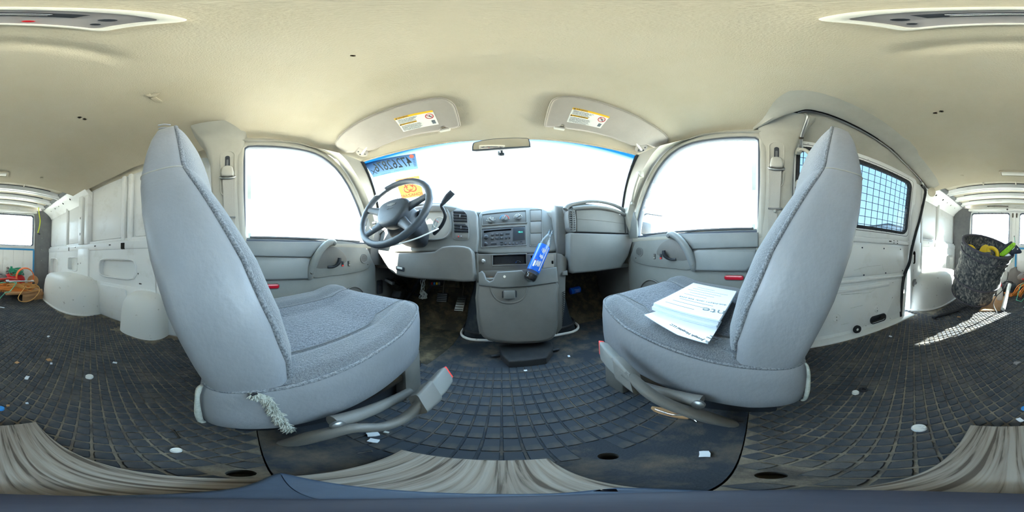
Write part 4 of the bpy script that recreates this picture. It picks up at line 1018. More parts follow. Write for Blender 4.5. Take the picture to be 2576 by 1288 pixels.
for i in range(3):
    for j in range(2):
        key(1239 + i * 11.5 - j * 0.4, 591 - i * 0.6 + j * 9.5, 0.0088, 0.0066)
        a = PC.hit(1239 + i * 11.5, 591 - i * 0.6 + j * 9.5) + NC * 0.007
        text('key_mark', str(i + 1 + 3 * j), a, UX, vC, 0.006, 'lamp_white', rp, 0.0002)
key(1277, 588, 0.0110, 0.0045); key(1273, 599, 0.0050, 0.0066); key(1281.5, 598, 0.0050, 0.0066)
key(1242, 613, 0.0150, 0.0062); key(1262, 610, 0.0066, 0.0028); key(1262, 616, 0.0066, 0.0028); key(1311, 608, 0.0055, 0.0028); key(1309, 614, 0.0028, 0.002); key(1315, 613, 0.0028, 0.002)
for px in (1272, 1282, 1291, 1300): lathe('radio_button', [(0.0056, 0), (0.0056, 0.006), (0.004, 0.0075)], PC.hit(px, 614), NC, 'black_plastic', rp, 12)
# three blank switch covers
for y0, y1 in ((529, 556), (558, 586), (588, 617)):
    plate('blank_cover', [(1334, y0 + 1), (1361, y0), (1362.5, y1), (1335, y1 + 1)], 'dash_lower', 0.0035, cs, 0.002)
frame('blank_frame', [(1333, 529), (1362, 528), (1364, 618), (1334, 619)], 'dash_plastic', 0.0035, 0.004)
# passenger side
ag = slab('airbag_cover', smooth(PA.hits([(1449, 528), (1500, 527), (1545, 533), (1572, 544), (1573, 587), (1510, 585), (1451, 583)]), 1, True), NY, -0.09, 0.0, 'dash_plastic', dash, 0.006, 3)
tube('airbag_seam', PA.hits([(1452, 551), (1510, 555), (1572, 563)]), 0.0014, 'dash_lower', ag, 5)
text('airbag_mark', 'AIR BAG', PA.hit(1562, 581) + V((0, -0.001, 0)), UX, UZ, 0.009, 'dash_lower', ag, 0.0003)
for q, nl in (([(1429, 530), (1446, 527), (1449, 582), (1434, 578), (1430, 560)], 9), ([(1575, 545), (1584, 550), (1588, 566), (1586, 582), (1576, 587)], 8)):
    pts = PA.hits(q); vb = slab('vent_bezel', smooth(pts, 2, True), NY, -0.09, 0.004, 'dash_plastic', dash, 0.004)
    inn = inset(pts, NY, 0.006); slab('vent', inn, NY, 0.0, 0.0055, 'black_plastic', vb)
    x0, x1 = min(p.x for p in inn), max(p.x for p in inn); z0, z1 = min(p.z for p in inn), max(p.z for p in inn); yy = inn[0].y - 0.008
    for i in range(nl):
        z = z0 + (z1 - z0) * (i + 0.5) / nl; tube('slat', [V((x0, yy, z)), V((x1, yy, z))], 0.0034, 'dash_plastic', vb, 6)
    tube('vent_divider', [V(((x0 + x1) / 2, yy - 0.002, z0)), V(((x0 + x1) / 2, yy - 0.002, z1))], 0.0035, 'dash_plastic', vb, 6)
arch = PA.hits([(1425, 526), (1432, 517), (1450, 511), (1485, 505), (1518, 507), (1548, 515), (1570, 527), (1580, 541)])
tube('hood_grip', [p + V((0, 0.012, 0)) for p in arch], [0.016, 0.013, 0.011, 0.010, 0.010, 0.011, 0.013, 0.016], 'dash_plastic', dash, 10, k=4)
tube('hood_ledge', [p + V((0, 0.0, 0)) for p in PA.hits([(1440, 525), (1475, 521), (1512, 522), (1545, 529), (1573, 541)])], 0.012, 'dash_plastic', dash, 8, k=4)
gb = slab('glove_box', smooth(PA.hits([(1432, 586), (1510, 588), (1588, 590), (1590, 604), (1578, 645), (1560, 674), (1500, 683), (1440, 688), (1434, 680), (1432, 640), (1432, 600)]), 1, True), NY, -0.12, 0.012, 'dash_plastic', dash, 0.012, 4)
slab('side_fill', [V((0.29, 0.86, 0.49)), V((0.36, 0.86, 0.49)), V((0.36, 0.86, 0.78)), V((0.29, 0.86, 0.78))], NY, -0.2, 0.03, 'dash_plastic', dash, 0.02, 3)
box('under_tray', (0.35, 0.80, 0.40), (0.79, 1.2, 0.43), 'dash_lower', dash, 0.01)
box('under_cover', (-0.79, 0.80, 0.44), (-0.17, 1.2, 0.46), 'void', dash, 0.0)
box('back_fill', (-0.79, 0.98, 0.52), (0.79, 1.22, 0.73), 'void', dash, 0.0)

# engine cover console ----------------------------------------------
eng = thing('engine_cover', (0.08, 0.9, 0.0), 'grey engine cover console with drop-down bin and cup tray', 'console')
secs = []
for z, xa, xb, yf in ((-0.004, -0.245, 0.45, 0.885), (0.03, -0.24, 0.44, 0.885), (0.10, -0.22, 0.41, 0.875), (0.22, -0.20, 0.38, 0.865), (0.34, -0.165, 0.335, 0.855), (0.42, -0.15, 0.315, 0.85)):
    c = V(((xa + xb) / 2, (yf + 1.25) / 2, z)); secs.append(rrect(c, UX, V((0, 1, 0)), (xb - xa) / 2, (1.25 - yf) / 2, 0.09, 6))
loft('cover_shell', secs, 'doghouse_carpet', eng, angle=60)
tube('rubber_band', [p for p in rrect(V((0.102, 1.0675, 0.045)), UX, V((0, 1, 0)), 0.342, 0.186, 0.10, 6)], 0.009, 'rubber_black', eng, 6, closed=True)
tube('flange', [p for p in rrect(V((0.105, 1.06, 0.010)), UX, V((0, 1, 0)), 0.358, 0.198, 0.10, 6)], 0.009, 'white_scuffed', eng, 6, closed=True)
box('console_body', (-0.112, 0.81, 0.13), (0.262, 1.0, 0.46), 'dash_lower', eng, 0.012)
bd = smooth(PB.hits([(1204, 716), (1262, 722), (1330, 718), (1397, 708), (1400, 740), (1401, 800), (1396, 838), (1378, 855), (1330, 861), (1270, 860), (1232, 854), (1211, 835), (1204, 790)]), 2, True)
slab('bin_shell', inset(bd, PB.n, -0.010), PB.n, -0.16, -0.004, 'dash_lower', eng, 0.006)
bin_ = slab('bin_door', bd, PB.n, -0.02, 0.012, 'dash_lower', eng, 0.014, 4)
arc = PB.hits([(1235, 722), (1240, 740), (1255, 756), (1280, 762), (1305, 757), (1320, 743), (1326, 722)])
tube('bin_scoop', [p + PB.n * 0.010 for p in arc], 0.005, 'dash_lower', bin_, 8, k=4)
c = PB.hit(1281, 741)
slab('bin_latch_well', rrect(c, UX, UZ, 0.033, 0.019, 0.006), PB.n, 0.008, 0.014, 'black_plastic', bin_, 0.002)
slab('bin_latch', rrect(c + V((0, 0, 0.001)), UX, UZ, 0.026, 0.019, 0.004), PB.n, 0.01, 0.030, 'dash_plastic', bin_, 0.004)
tr_ = PB.hits([(1205, 686), (1213, 682), (1219, 688), (1224, 703), (1232, 708), (1240, 705), (1246, 692), (1251, 684), (1300, 681), (1312, 680), (1319, 688), (1322, 700), (1328, 708), (1338, 709), (1346, 702), (1348, 688), (1355, 678), (1398, 672), (1402, 710), (1330, 720), (1262, 724), (1205, 718)])
tray = slab('cup_tray', tr_, PB.n, -0.006, 0.018, 'dash_plastic', eng, 0.006, 3)
box('tray_floor', (-0.105, 0.735, 0.385), (0.255, 0.80, 0.398), 'dash_lower', tray, 0.002)
box('tray_back', (-0.105, 0.785, 0.385), (0.255, 0.80, 0.43), 'dash_lower', tray, 0.002)
lathe('tray_badge', [(0.006, 0), (0.006, 0.003)], PB.hit(1269, 696) + PB.n * 0.017, PB.n, 'lamp_white', tray, 10)
slab('foil', rrect(PB.hit(1234, 698) - PB.n * 0.01, UX, UZ, 0.010, 0.004, 0.001), PB.n, -0.002, 0.002, 'chrome', tray)
rec = slab('ashtray_panel', PR.hits([(1202, 639), (1300, 640), (1400, 636), (1402, 676), (1300, 684), (1204, 684)]), PR.n, -0.10, 0.0, 'dash_lower', eng, 0.004)
q = PR.hits([(1240, 643), (1323, 640), (1324, 664), (1240, 667)])
ring('ashtray_rim', inset(q, PR.n, -0.006), q, PR.n, -0.01, 0.004, 'dash_lower', rec, 0.003)
RCUT = [(q, PR.n, 0.065)]
tube('ashtray_ring', ell(PR.hit(1303, 660) + PR.n * 0.004, UX, UZ, 0.011, 0.008, 16)[:10], 0.001, 'chrome', rec, 5)
RCUT.append((PR.hits([(1335, 643), (1352, 642), (1352, 672), (1338, 673)]), PR.n, 0.05))
slab('cup_recess', PR.hits([(1372, 640), (1392, 640), (1394, 672), (1366, 674)]), PR.n, -0.002, 0.002, 'bin_plastic', rec)
RCUT.append((PR.hits([(1387, 656), (1392, 656), (1392, 664), (1387, 664)]), PR.n, 0.02)); carve([rec] + solids(rec, 'cup_recess'), RCUT, 'black_plastic')
lathe('lighter_socket', [(0.0125, 0), (0.0125, 0.006), (0.010, 0.008)], PR.hit(1216, 657), PR.n, 'dash_plastic', rec, 18)
lathe('lighter_knob', [(0.0085, 0), (0.009, 0.014), (0.006, 0.017)], PR.hit(1216, 657), PR.n, 'steel', rec, 18)
# side cheeks of the console, right one with a net pocket
ck_ = PR.hits([(1198, 638), (1203, 638), (1206, 712), (1205, 800), (1212, 838), (1206, 840), (1199, 800), (1197, 700)])
slab('side_cheek', ck_, PR.n, -0.12, 0.006, 'dash_lower', eng, 0.004)
ck_ = PR.hits([(1400, 637), (1412, 639), (1425, 648), (1427, 664), (1423, 700), (1422, 760), (1414, 825), (1400, 842), (1402, 780)])
chk = slab('side_cheek', ck_, PR.n, -0.12, 0.003, 'dash_lower', eng, 0.006)
bm = bmesh.new()
for i in range(16):
    y = 735 + i * 5.4
    q = PR.hits([(1414, y), (1421 - i * 0.35, y - 3)]); add_tube(bm, [q[0] + PR.n * 0.006, q[1] + PR.n * 0.004], 0.0012, 4)
    q = PR.hits([(1414, y), (1421 - i * 0.35, y + 4)]); add_tube(bm, [q[0] + PR.n * 0.006, q[1] + PR.n * 0.004], 0.0012, 4)
setp(fin('net_pocket', bm, 'strap_black', chk), kind='stuff')
slab('cheek_hook', PR.hits([(1414, 684), (1424, 680), (1425, 692), (1414, 692)]), PR.n, 0.0, 0.02, 'dash_plastic', chk, 0.003)

# floor bracket in front of the console
br = thing('floor_bracket', (0.12, 0.72, 0.0), 'low black plastic bracket on the floor below the console bin', 'bracket')
q = [az(a, b, 0.040) for a, b in ((1256, 868), (1320, 862), (1388, 858), (1391, 877), (1374, 899), (1281, 909), (1259, 888))]
slab('cover', q, UZ, -0.044, 0.0, 'rubber_black', br, 0.008, 3)
slab('clip_slot', [az(a, b, 0.021) for a, b in ((1318, 906), (1342, 903), (1344, 908), (1319, 911))], UZ, 0.0, 0.002, 'grey_primer', br)
for a, b in (((1236, 896), (1262, 892)), ((1388, 882), (1406, 878))):
    p0, p1 = az(*a, 0.012), az(*b, 0.012); tube('bolt', [p0, p1], 0.007, 'black_plastic', br, 8)

# steering wheel and column -----------------------------------------
SC = V((-0.46, 0.583, 0.731)); SN = V((0, -math.cos(rad(23.8)), math.sin(rad(23.8)))); SU = V((1, 0, 0)); SV = V((0, math.sin(rad(23.8)), math.cos(rad(23.8))))
stw = thing('steering_wheel', SC - SN * 0.09, 'dark grey four-spoke steering wheel with airbag hub', 'steering wheel')
def SP(x, y, d=0.0): return SC + SU * x + SV * y + SN * d
rim = [SP(0.187 * math.cos(rad(a)), 0.187 * math.sin(rad(a))) for a in range(0, 360, 6)]
tube('rim', rim, [0.0155 + 0.0012 * (i % 2) for i in range(60)], 'wheel_plastic', stw, 12, closed=True)
hub = smooth([SP(*q) for q in ((-0.088, 0.028), (-0.06, 0.058), (0.0, 0.068), (0.06, 0.058), (0.088, 0.028), (0.08, -0.03), (0.05, -0.078), (0.0, -0.092), (-0.05, -0.078), (-0.08, -0.03))], 3, True)
slab('airbag_hub', hub, SN, -0.055, 0.012, 'wheel_plastic', stw, 0.022, 4, scale=0.85)
bowtie = [(-0.026, 0.006), (-0.012, 0.006), (-0.010, 0.0095), (0.010, 0.0095), (0.012, 0.006), (0.026, 0.006), (0.022, -0.006), (0.010, -0.006), (0.009, -0.0095), (-0.009, -0.0095), (-0.010, -0.006), (-0.022, -0.006)]
slab('emblem', [SP(x, y + 0.022) for x, y in bowtie], SN, 0.010, 0.0135, 'grey_primer', stw, 0.0008)
text('hub_mark', 'AIR BAG', SP(0, -0.002, 0.0128), SU, SV, 0.010, 'grey_primer', stw, 0.0003)
for a, b in (((-0.075, 0.015), (-0.18, 0.045)), ((0.075, 0.015), (0.18, 0.045)), ((-0.055, -0.06), (-0.135, -0.13)), ((0.055, -0.06), (0.135, -0.13))):
    P = [SP(*a, -0.02), SP((a[0] + b[0]) / 2, (a[1] + b[1]) / 2, -0.012), SP(*b, 0.0)]
    tube('spoke', P, [0.028, 0.021, 0.019], 'wheel_plastic', stw, 10, flat=0.55, k=3, up=SN)
colm = thing('steering_column', SC - SN * 0.2, 'black steering column shroud under the wheel', 'steering column')
axis = -SN
secs = []
for d, w_, h_, dz in ((0.045, 0.055, 0.05, 0.0), (0.07, 0.075, 0.062, -0.004), (0.12, 0.088, 0.068, -0.008), (0.18, 0.085, 0.066, -0.01), (0.24, 0.075, 0.058, -0.012), (0.28, 0.062, 0.05, -0.012)):
    secs.append(rrect(SC + axis * d + SV * dz, SU, SV, w_, h_, 0.03, 5))
loft('shroud', secs, 'black_plastic', colm, angle=45)
for k in range(6):
    z = -0.02 + k * 0.008; tube('shroud_groove', [SC + axis * 0.09 + SU * 0.083 + SV * z, SC + axis * 0.13 + SU * 0.089 + SV * z], 0.0022, 'black_plastic', colm, 5)
for dx, dy in ((0.01, -0.072), (0.02, -0.074)): lathe('shroud_screw', [(0.006, -0.002), (0.006, 0.003)], SC + axis * (0.11 + dx * 3) + SU * 0.02 + SV * (dy - 0.004), -SV, 'black_plastic', colm, 10)
key_ = SC + axis * 0.10 + SU * 0.088 + SV * 0.03
lathe('ignition_lock', [(0.017, 0), (0.017, 0.018), (0.012, 0.022)], key_, V((1, -0.5, 0.2)), 'black_plastic', colm, 16)
cbox('ignition_key', key_ + V((0.034, -0.012, 0.008)), (0.028, 0.006, 0.014), 'steel', colm, 0.003)
tube('turn_stalk', [SC + axis * 0.09 - SU * 0.08, SC + axis * 0.085 - SU * 0.15 + SV * 0.01, SC + axis * 0.08 - SU * 0.20 + SV * 0.012], [0.008, 0.007, 0.009], 'black_plastic', colm, 8, k=3)
tube('tilt_lever', [SC + axis * 0.07 - SU * 0.075 - SV * 0.02, SC + axis * 0.06 - SU * 0.125 - SV * 0.015, SC + axis * 0.06 - SU * 0.145 - SV * 0.012], [0.007, 0.006, 0.012], 'chrome', colm, 8, k=3)
# gear lever: rises in an S to a tapered grip, on the right of the column
PG = Pl((0, 0.72, 0), (0, 1, 0))
gsh = thing('gear_lever', PG.hit(1098, 580), 'black S-bent column gear lever with tapered grip', 'lever')
g_ = [ay(a, b, y) for a, b, y in ((1092, 588, 0.755), (1104, 576, 0.735), (1114, 562, 0.715), (1120, 544, 0.70), (1116, 530, 0.69), (1110, 519, 0.685), (1113, 512, 0.68))]
tube('shaft', g_, [0.010, 0.0095, 0.009, 0.0085, 0.008, 0.008, 0.008], 'black_plastic', gsh, 10, k=4)
tube('grip', [ay(1112, 514, 0.68), ay(1118, 506, 0.678), ay(1128, 494, 0.672), ay(1139, 483, 0.668)], [0.008, 0.0125, 0.0155, 0.015], 'wheel_plastic', gsh, 12, k=3)
# white strap tied over the wheel and column
zt = thing('cable_tie', ay(1100, 575, 0.70), 'thin white cord tied from the gear lever to the steering column', 'cord')
tube('cord', [ay(1103, 575, 0.70), ay(1080, 586, 0.66), ay(1050, 599, 0.63), ay(1010, 612, 0.60), ay(975, 619, 0.585), ay(950, 616, 0.58)], 0.0035, 'white_plastic', zt, 8, k=4)
tube('loop', ell(ay(1094, 566, 0.715), V((0.8, -0.4, 0.3)).normalized(), V((0.2, 0.2, 0.95)).normalized(), 0.018, 0.026, 16), 0.004, 'film_clear', zt, 6, closed=True)
tube('tie_end', [SP(-0.10, -0.085, 0.01), SP(-0.085, -0.10, 0.02), SP(-0.065, -0.115, 0.02)], 0.0022, 'white_plastic', zt, 6)

# pedals and wiring under the dash -----------------------------------
bp = thing('brake_pedal', (-0.40, 1.0, 0.2), 'sunlit brake pedal on a curved arm under the dashboard', 'pedal')
c = ay(1113, 748, 1.0)
cbox('pad', c, (0.075, 0.02, 0.065), 'rubber_black', bp, 0.008, Matrix.Rotation(rad(-25), 3, 'X'))
for k in range(5): cbox('pad_rib', c + V((0, -0.0105 - 0.0, 0.022 - k * 0.011)) + V((0, (0.022 - k * 0.011) * 0.45, 0)), (0.066, 0.006, 0.004), 'steel', bp, 0.001)
tube('arm', [c + V((0, 0.01, 0.02)), c + V((0.01, 0.03, 0.12)), ay(1130, 705, 1.02), ay(1132, 690, 1.03)], 0.008, 'dark_metal', bp, 8, k=3)
gp = thing('accelerator_pedal', (-0.24, 1.05, 0.05), 'long accelerator pedal beside the engine cover', 'pedal')
a, b = ay(1163, 745, 1.06), ay(1153, 782, 1.01)
slab('pad', [a + V((-0.03, 0, 0)), a + V((0.03, 0, 0)), b + V((0.028, 0, 0)), b + V((-0.03, 0, 0))], V((0, -0.8, 0.5)), -0.012, 0.0, 'steel', gp, 0.004)
for k in range(6):
    p = a + (b - a) * ((k + 0.5) / 6) + V((0, -0.002, 0.002)); tube('pad_rib', [p + V((-0.026, 0, 0)), p + V((0.026, 0, 0))], 0.0025, 'dark_metal', gp, 5)
tube('arm', [a + V((0, 0.01, 0.0)), a + V((0.005, 0.04, 0.09)), a + V((0.0, 0.08, 0.2))], 0.007, 'dark_metal', gp, 8, k=3)
pk = thing('parking_brake', (-0.70, 0.95, 0.1), 'parking brake pedal and bracket by the driver kick panel', 'pedal')
cbox('bracket', ay(1000, 716, 0.98), (0.10, 0.12, 0.05), 'dark_metal', pk, 0.006, Matrix.Rotation(rad(25), 3, 'Y'))
tube('arm', [ay(990, 700, 0.95), ay(1010, 730, 0.96), ay(1000, 752, 0.93)], 0.010, 'dark_metal', pk, 8, k=3)
cbox('pad', ay(998, 741, 0.90), (0.07, 0.02, 0.05), 'rubber_black', pk, 0.006, Matrix.Rotation(rad(-30), 3, 'X'))
cbox('release_handle', ay(980, 708, 0.86), (0.075, 0.03, 0.022), 'steel', pk, 0.006, Matrix.Rotation(rad(20), 3, 'Y'))
kbx = thing('trim_pull', ay(966, 735, 0.86), 'black release handle on the driver kick panel', 'handle')
P_ = V((-0.788, 0.84, 0.30))
slab('bezel', rrect(P_, V((0, 1, 0)), UZ, 0.028, 0.05, 0.012), V((1, 0, 0)), -0.004, 0.008, 'black_plastic', kbx, 0.003)
slab('lever', rrect(P_ + V((0, 0, -0.01)), V((0, 1, 0)), UZ, 0.015, 0.028, 0.008), V((1, 0, 0)), 0.0, 0.018, 'rubber_black', kbx, 0.006)
wb = thing('loose_wires', ay(1062, 710, 0.95), 'tangle of pale loose wires hanging below the knee bolster', 'wires')
random.seed(3)
for k in range(5):
    p = ay(1060 + k * 3, 700, 0.93); pts = [V((p.x, p.y, 0.446)), p]
    for j in range(1, 5): pts.append(ay(1060 + k * 1.5 + random.uniform(-4, 4), 700 + j * 9, 0.92))
    for j in range(6): pts.append(ay(1063 + random.uniform(-10, 12), 742 + random.uniform(-10, 10), 0.92 + random.uniform(-0.02, 0.02)))
    tube('wire', pts, 0.0022, 'glue', wb, 5, k=3)
for nm, lb, pa, ra, mt_ in (('wiring_loom', 'black wiring loom sagging under the driver dash', [(1006, 700, 1.10), (1030, 732, 1.11), (1062, 744, 1.12), (1090, 716, 1.12)], 0.013, 'rubber_black'), ('heater_hose', 'dark ribbed hose beside the parking brake', [(1018, 762, 1.04), (1036, 735, 1.05), (1058, 703, 1.05)], 0.016, 'black_plastic')):
    o_ = thing(nm, ay(*pa[0]), lb, 'hose'); tube('hose', [ay(*q) for q in pa], ra, mt_, o_, 10, k=5)
    tube('clamp', [ay(*pa[1]), ay(*pa[1]) + V((0.006, 0, 0.006))], ra * 1.2, 'dark_metal', o_, 10)
jb = thing('fuse_block', ay(1095, 712, 1.05), 'black fuse block under the dashboard', 'fuse block')
cbox('block', ay(1096, 712, 1.02), (0.09, 0.05, 0.035), 'rubber_black', jb, 0.004)
for k in range(4): cbox('fuse', ay(1087 + k * 6, 713, 0.99), (0.01, 0.012, 0.016), ('red', 'blue', 'yellow', 'steel')[k], jb, 0.001)
fp = thing('blower_case', ay(1180, 700, 1.1), 'brown blower motor case behind the pedals', 'case')
cbox('case', (-0.42, 1.16, 0.35), (0.24, 0.08, 0.15), 'carpet_dirty', fp, 0.015); cbox('case_rib', (-0.42, 1.115, 0.35), (0.18, 0.012, 0.09), 'dark_metal', fp, 0.004)
tube('case_rod', [V((-0.54, 1.12, 0.27)), V((-0.40, 1.12, 0.275)), V((-0.27, 1.12, 0.27))], 0.005, 'dark_metal', fp, 6)

# rear view mirror ---------------------------------------------------
PM = Pl((0, 0.62, 1.05), V((0.05, -0.98, -0.15)))
rv_ = thing('rear_view_mirror', PM.hit(1262, 380), 'grey framed rear view mirror on the windscreen', 'mirror')
mo = smooth(PM.hits([(1187, 376), (1189, 362), (1196, 357), (1230, 350), (1270, 347), (1325, 347), (1332, 353), (1335, 367), (1328, 371), (1262, 375), (1196, 380)]), 2, True)
slab('housing', mo, PM.n, -0.025, 0.002, 'wheel_plastic', rv_, 0.004, 2, scale=0.85)
slab('mirror_glass', inset(mo, PM.n, 0.006), PM.n, 0.0, 0.004, 'mirror', rv_)
p = PM.hit(1262, 381)
cbox('day_night_tab', p + V((0, 0.015, -0.006)), (0.022, 0.012, 0.014), 'wheel_plastic', rv_, 0.003)
tube('stalk', [PM.hit(1262, 364) - PM.n * 0.02, PM.hit(1264, 376) - PM.n * 0.05 + V((0, 0.02, 0.0)), V((0.01, 0.775, 1.056))], 0.008, 'steel', rv_, 8, k=3)
cbox('glass_button', V((0.01, 0.768, 1.055)), (0.028, 0.03, 0.03), 'steel', rv_, 0.004)

# sun visors ----------------------------------------------------------
for s in (-1, 1):
    nV = V((-s * 0.115, -0.44, -1.0)).normalized(); PVs = Pl((0.15 * s, 0.46, 1.172), nV)
    if s > 0: vpx = [(1376, 318), (1372, 312), (1378, 285), (1386, 260), (1400, 247), (1440, 243), (1500, 255), (1560, 275), (1620, 303), (1660, 328), (1678, 346), (1676, 360), (1655, 370), (1640, 368), (1628, 362), (1612, 364), (1590, 364), (1540, 345), (1480, 330), (1425, 322), (1420, 315), (1412, 312), (1404, 318)]
    else: vpx = [(1153, 318), (1155, 308), (1148, 280), (1140, 262), (1120, 249), (1100, 247), (1050, 254), (980, 274), (910, 303), (868, 330), (845, 357), (852, 372), (872, 382), (895, 380), (905, 371), (920, 376), (935, 376), (985, 355), (1040, 338), (1105, 328), (1108, 320), (1118, 316), (1128, 322)]
    q = PVs.hits(vpx); q = smooth(q, 2, True)
    sd_ = 'driver' if s < 0 else 'passenger'
    vis = thing('sun_visor', sum(q, V()) / len(q), 'padded beige sun visor above the %s seat with warning label' % sd_, 'sun visor')
    slab('pad', q, nV, -0.010, 0.010, 'visor_vinyl', vis, 0.008, 3)
    tube('edge_bead', [p + nV * 0.0 for p in q], 0.0045, 'visor_vinyl', vis, 6, closed=True)
    lp = [(1441, 269), (1533, 292), (1509, 321), (1425, 305)] if s > 0 else [(992, 297), (1088, 276), (1104, 311), (1016, 330)]
    lq = PVs.hits(lp)
    lab = slab('warning_label', lq, nV, 0.008, 0.0112, 'label_white', vis)
    u_ = (lq[1] - lq[0]).normalized(); v_ = (lq[0] - lq[3]).normalized(); Wd = (lq[1] - lq[0]).length; Hd = (lq[0] - lq[3]).length
    nl_ = nV * 0.0116
    def LP(a, b): return quadpt(lq, a, b) + nl_
    def bar(name, a0, a1, b0, b1, m_): slab(name, [quadpt(lq, a0, b0), quadpt(lq, a1, b0), quadpt(lq, a1, b1), quadpt(lq, a0, b1)], nV, 0.010, 0.0118, m_, lab)
    bar('yellow_bar', 0.0, 1.0, 0.0, 0.12, 'yellow_label'); bar('yellow_bar', 0.02, 0.50, 0.46, 0.56, 'yellow_label')
    text('heading', 'WARNING', quadpt(lq, 0.20, 0.06) + nV * 0.0121, u_, v_, Hd * 0.13, 'ink_dark', lab, 0.0002)
    text('heading', 'AVERTISSEMENT', quadpt(lq, 0.27, 0.51) + nV * 0.0121, u_, v_, Hd * 0.11, 'ink_dark', lab, 0.0002)
    for a, b in ((0.05, 0.06), (0.05, 0.51)):
        c = quadpt(lq, a, b) + nV * 0.0118; k = Hd * 0.045
        slab('warning_triangle', [c - u_ * k - v_ * k * 0.8, c + u_ * k - v_ * k * 0.8, c + v_ * k], nV, 0, 0.0006, 'ink_dark', lab)
    lines = ['Children 12 and under can be', 'killed by the air bag. Always', 'use seat belts and child', 'restraints in the back seat.']
    for k, t_ in enumerate(lines): text('print_line', t_, LP(0.04, 0.18 + 0.07 * k), u_, v_, Hd * 0.075, 'ink_dark', lab, 0.0002, 'LEFT')
    for k, t_ in enumerate(['Les enfants de 12 ans et moins', 'peuvent etre tues par le coussin', 'gonflable. Toujours utiliser les', 'ceintures de securite a l arriere.', 'Voir le guide du proprietaire']): text('print_line', t_, LP(0.04, 0.63 + 0.072 * k), u_, v_, Hd * 0.072, 'ink_dark', lab, 0.0002, 'LEFT')
    c = LP(0.86, 0.36)
    tube('ban_ring', ell(c, u_, v_, Hd * 0.16, Hd * 0.16, 24), Hd * 0.016, 'red', lab, 5, closed=True)
    tube('ban_bar', [c + (v_ - u_) * Hd * 0.105, c - (v_ - u_) * Hd * 0.105], Hd * 0.014, 'red', lab, 5)
    tube('figure', [c + (u_ * 0.6 - v_ * 0.5) * Hd * 0.12, c, c + (v_ * 0.7 + u_ * 0.3) * Hd * 0.10], Hd * 0.02, 'ink_dark', lab, 5)
    bar('code_block', 0.86, 0.95, 0.66, 0.90, 'ink')
    # clip and pivot
    cpx = (1408, 320) if s > 0 else (1118, 324)
    pc = PVs.hit(*cpx)
    cl = slab('clip', rrect(pc - nV * 0.002 + V((0, 0.006, -0.002)), UX, (q[0] - q[5]).normalized(), 0.022, 0.009, 0.005), nV, -0.012, 0.008, 'lamp_white', vis, 0.003)
    tube('clip_bar', [pc - UX * 0.02 + nV * 0.004, pc + UX * 0.02 + nV * 0.004], 0.004, 'visor_vinyl', vis, 8)
    pp_ = PVs.hit(1618, 368) if s > 0 else PVs.hit(906, 378)
    pv = slab('pivot_bracket', smooth([pp_ + V((s * a, b, -b * 0.44)) for a, b in ((-0.03, 0.006), (0.0, -0.02), (0.03, 0.0), (0.03, 0.03), (0.0, 0.045), (-0.02, 0.03))], 2, True), nV, -0.008, 0.004, 'visor_vinyl', vis, 0.003)
    tube('pivot_arm', [pp_ + V((-s * 0.045, 0.004, 0)) + nV * 0.002, pp_ + V((s * 0.01, 0.022, -0.008)) + nV * 0.008], 0.006, 'lamp_white', vis, 8)
    for a, b in ((0.012, 0.0), (0.02, 0.018), (-0.002, 0.03)): lathe('pivot_screw', [(0.004, 0), (0.004, 0.002)], pp_ + V((s * a, b, -b * 0.44)) + nV * 0.004, nV, 'black_plastic', vis, 8)

# dome lamp housings ---------------------------------------------------
dl = thing('dome_lamp', az(1288, 20, 1.255), 'open dome lamp housing without lens above the front seats', 'lamp')
zl = hz(0, -0.07)
q = [az(a, b, zl - 0.004) for a, b in ((2042, 56), (2270, 78), (2290, 80), (2576, 73), (260, 78), (285, 76), (478, 54))]
x1 = 0.098
O_ = rrect((0, -0.075, zl), UX, V((0, 1, 0)), 0.095, 0.043, 0.014, 5); I_ = rrect((0, -0.078, zl), UX, V((0, 1, 0)), 0.082, 0.031, 0.008, 5)
ring('housing', O_, I_, (0, 0, -1), -0.004, 0.012, 'lamp_white', dl, 0.005)
slab('back_plate', I_, (0, 0, -1), -0.006, 0.002, 'lamp_plate', dl)
box('bulb_slot_shade', (-0.04, -0.074, zl - 0.006), (0.045, -0.058, zl), 'black_plastic', dl, 0.001)  # solid dark bar, the slot's shade put in its colour
tube('bulb', [V((-0.024, -0.066, zl - 0.008)), V((0.03, -0.066, zl - 0.008))], 0.0045, 'chrome', dl, 8)
for x, y, r in ((0.062, -0.072, 0.006), (-0.062, -0.072, 0.006), (0.068, -0.092, 0.004), (-0.068, -0.092, 0.004)): lathe('plate_hole_shade', [(r, 0), (r, 0.004)], (x, y, zl), (0, 0, -1), 'black_plastic', dl, 12)  # uncut plate: dark discs paint the shade of its holes
lathe('screw', [(0.005, 0), (0.004, 0.005)], (-0.022, -0.098, zl), (0, 0, -1), 'red', dl, 12)
for o_ in dl.children:
    o_.data.transform(Matrix.Translation((0.019, 0.0, 0)))
cl_ = thing('cargo_lamp', (0, -1.34, hz(0, -1.34)), 'small rectangular cargo lamp near the rear edge of the headliner', 'lamp')
zz = hz(0, -1.34)
ring('frame', rrect((-0.0, -1.345, zz), UX, V((0, 1, 0)), 0.14, 0.05, 0.012), rrect((0.0, -1.345, zz), UX, V((0, 1, 0)), 0.122, 0.034, 0.006), (0, 0, -1), -0.004, 0.012, 'headliner', cl_, 0.003)
slab('lens', rrect((0.0, -1.345, zz), UX, V((0, 1, 0)), 0.12, 0.032, 0.006), (0, 0, -1), -0.002, 0.010, 'lamp_white', cl_, 0.004)
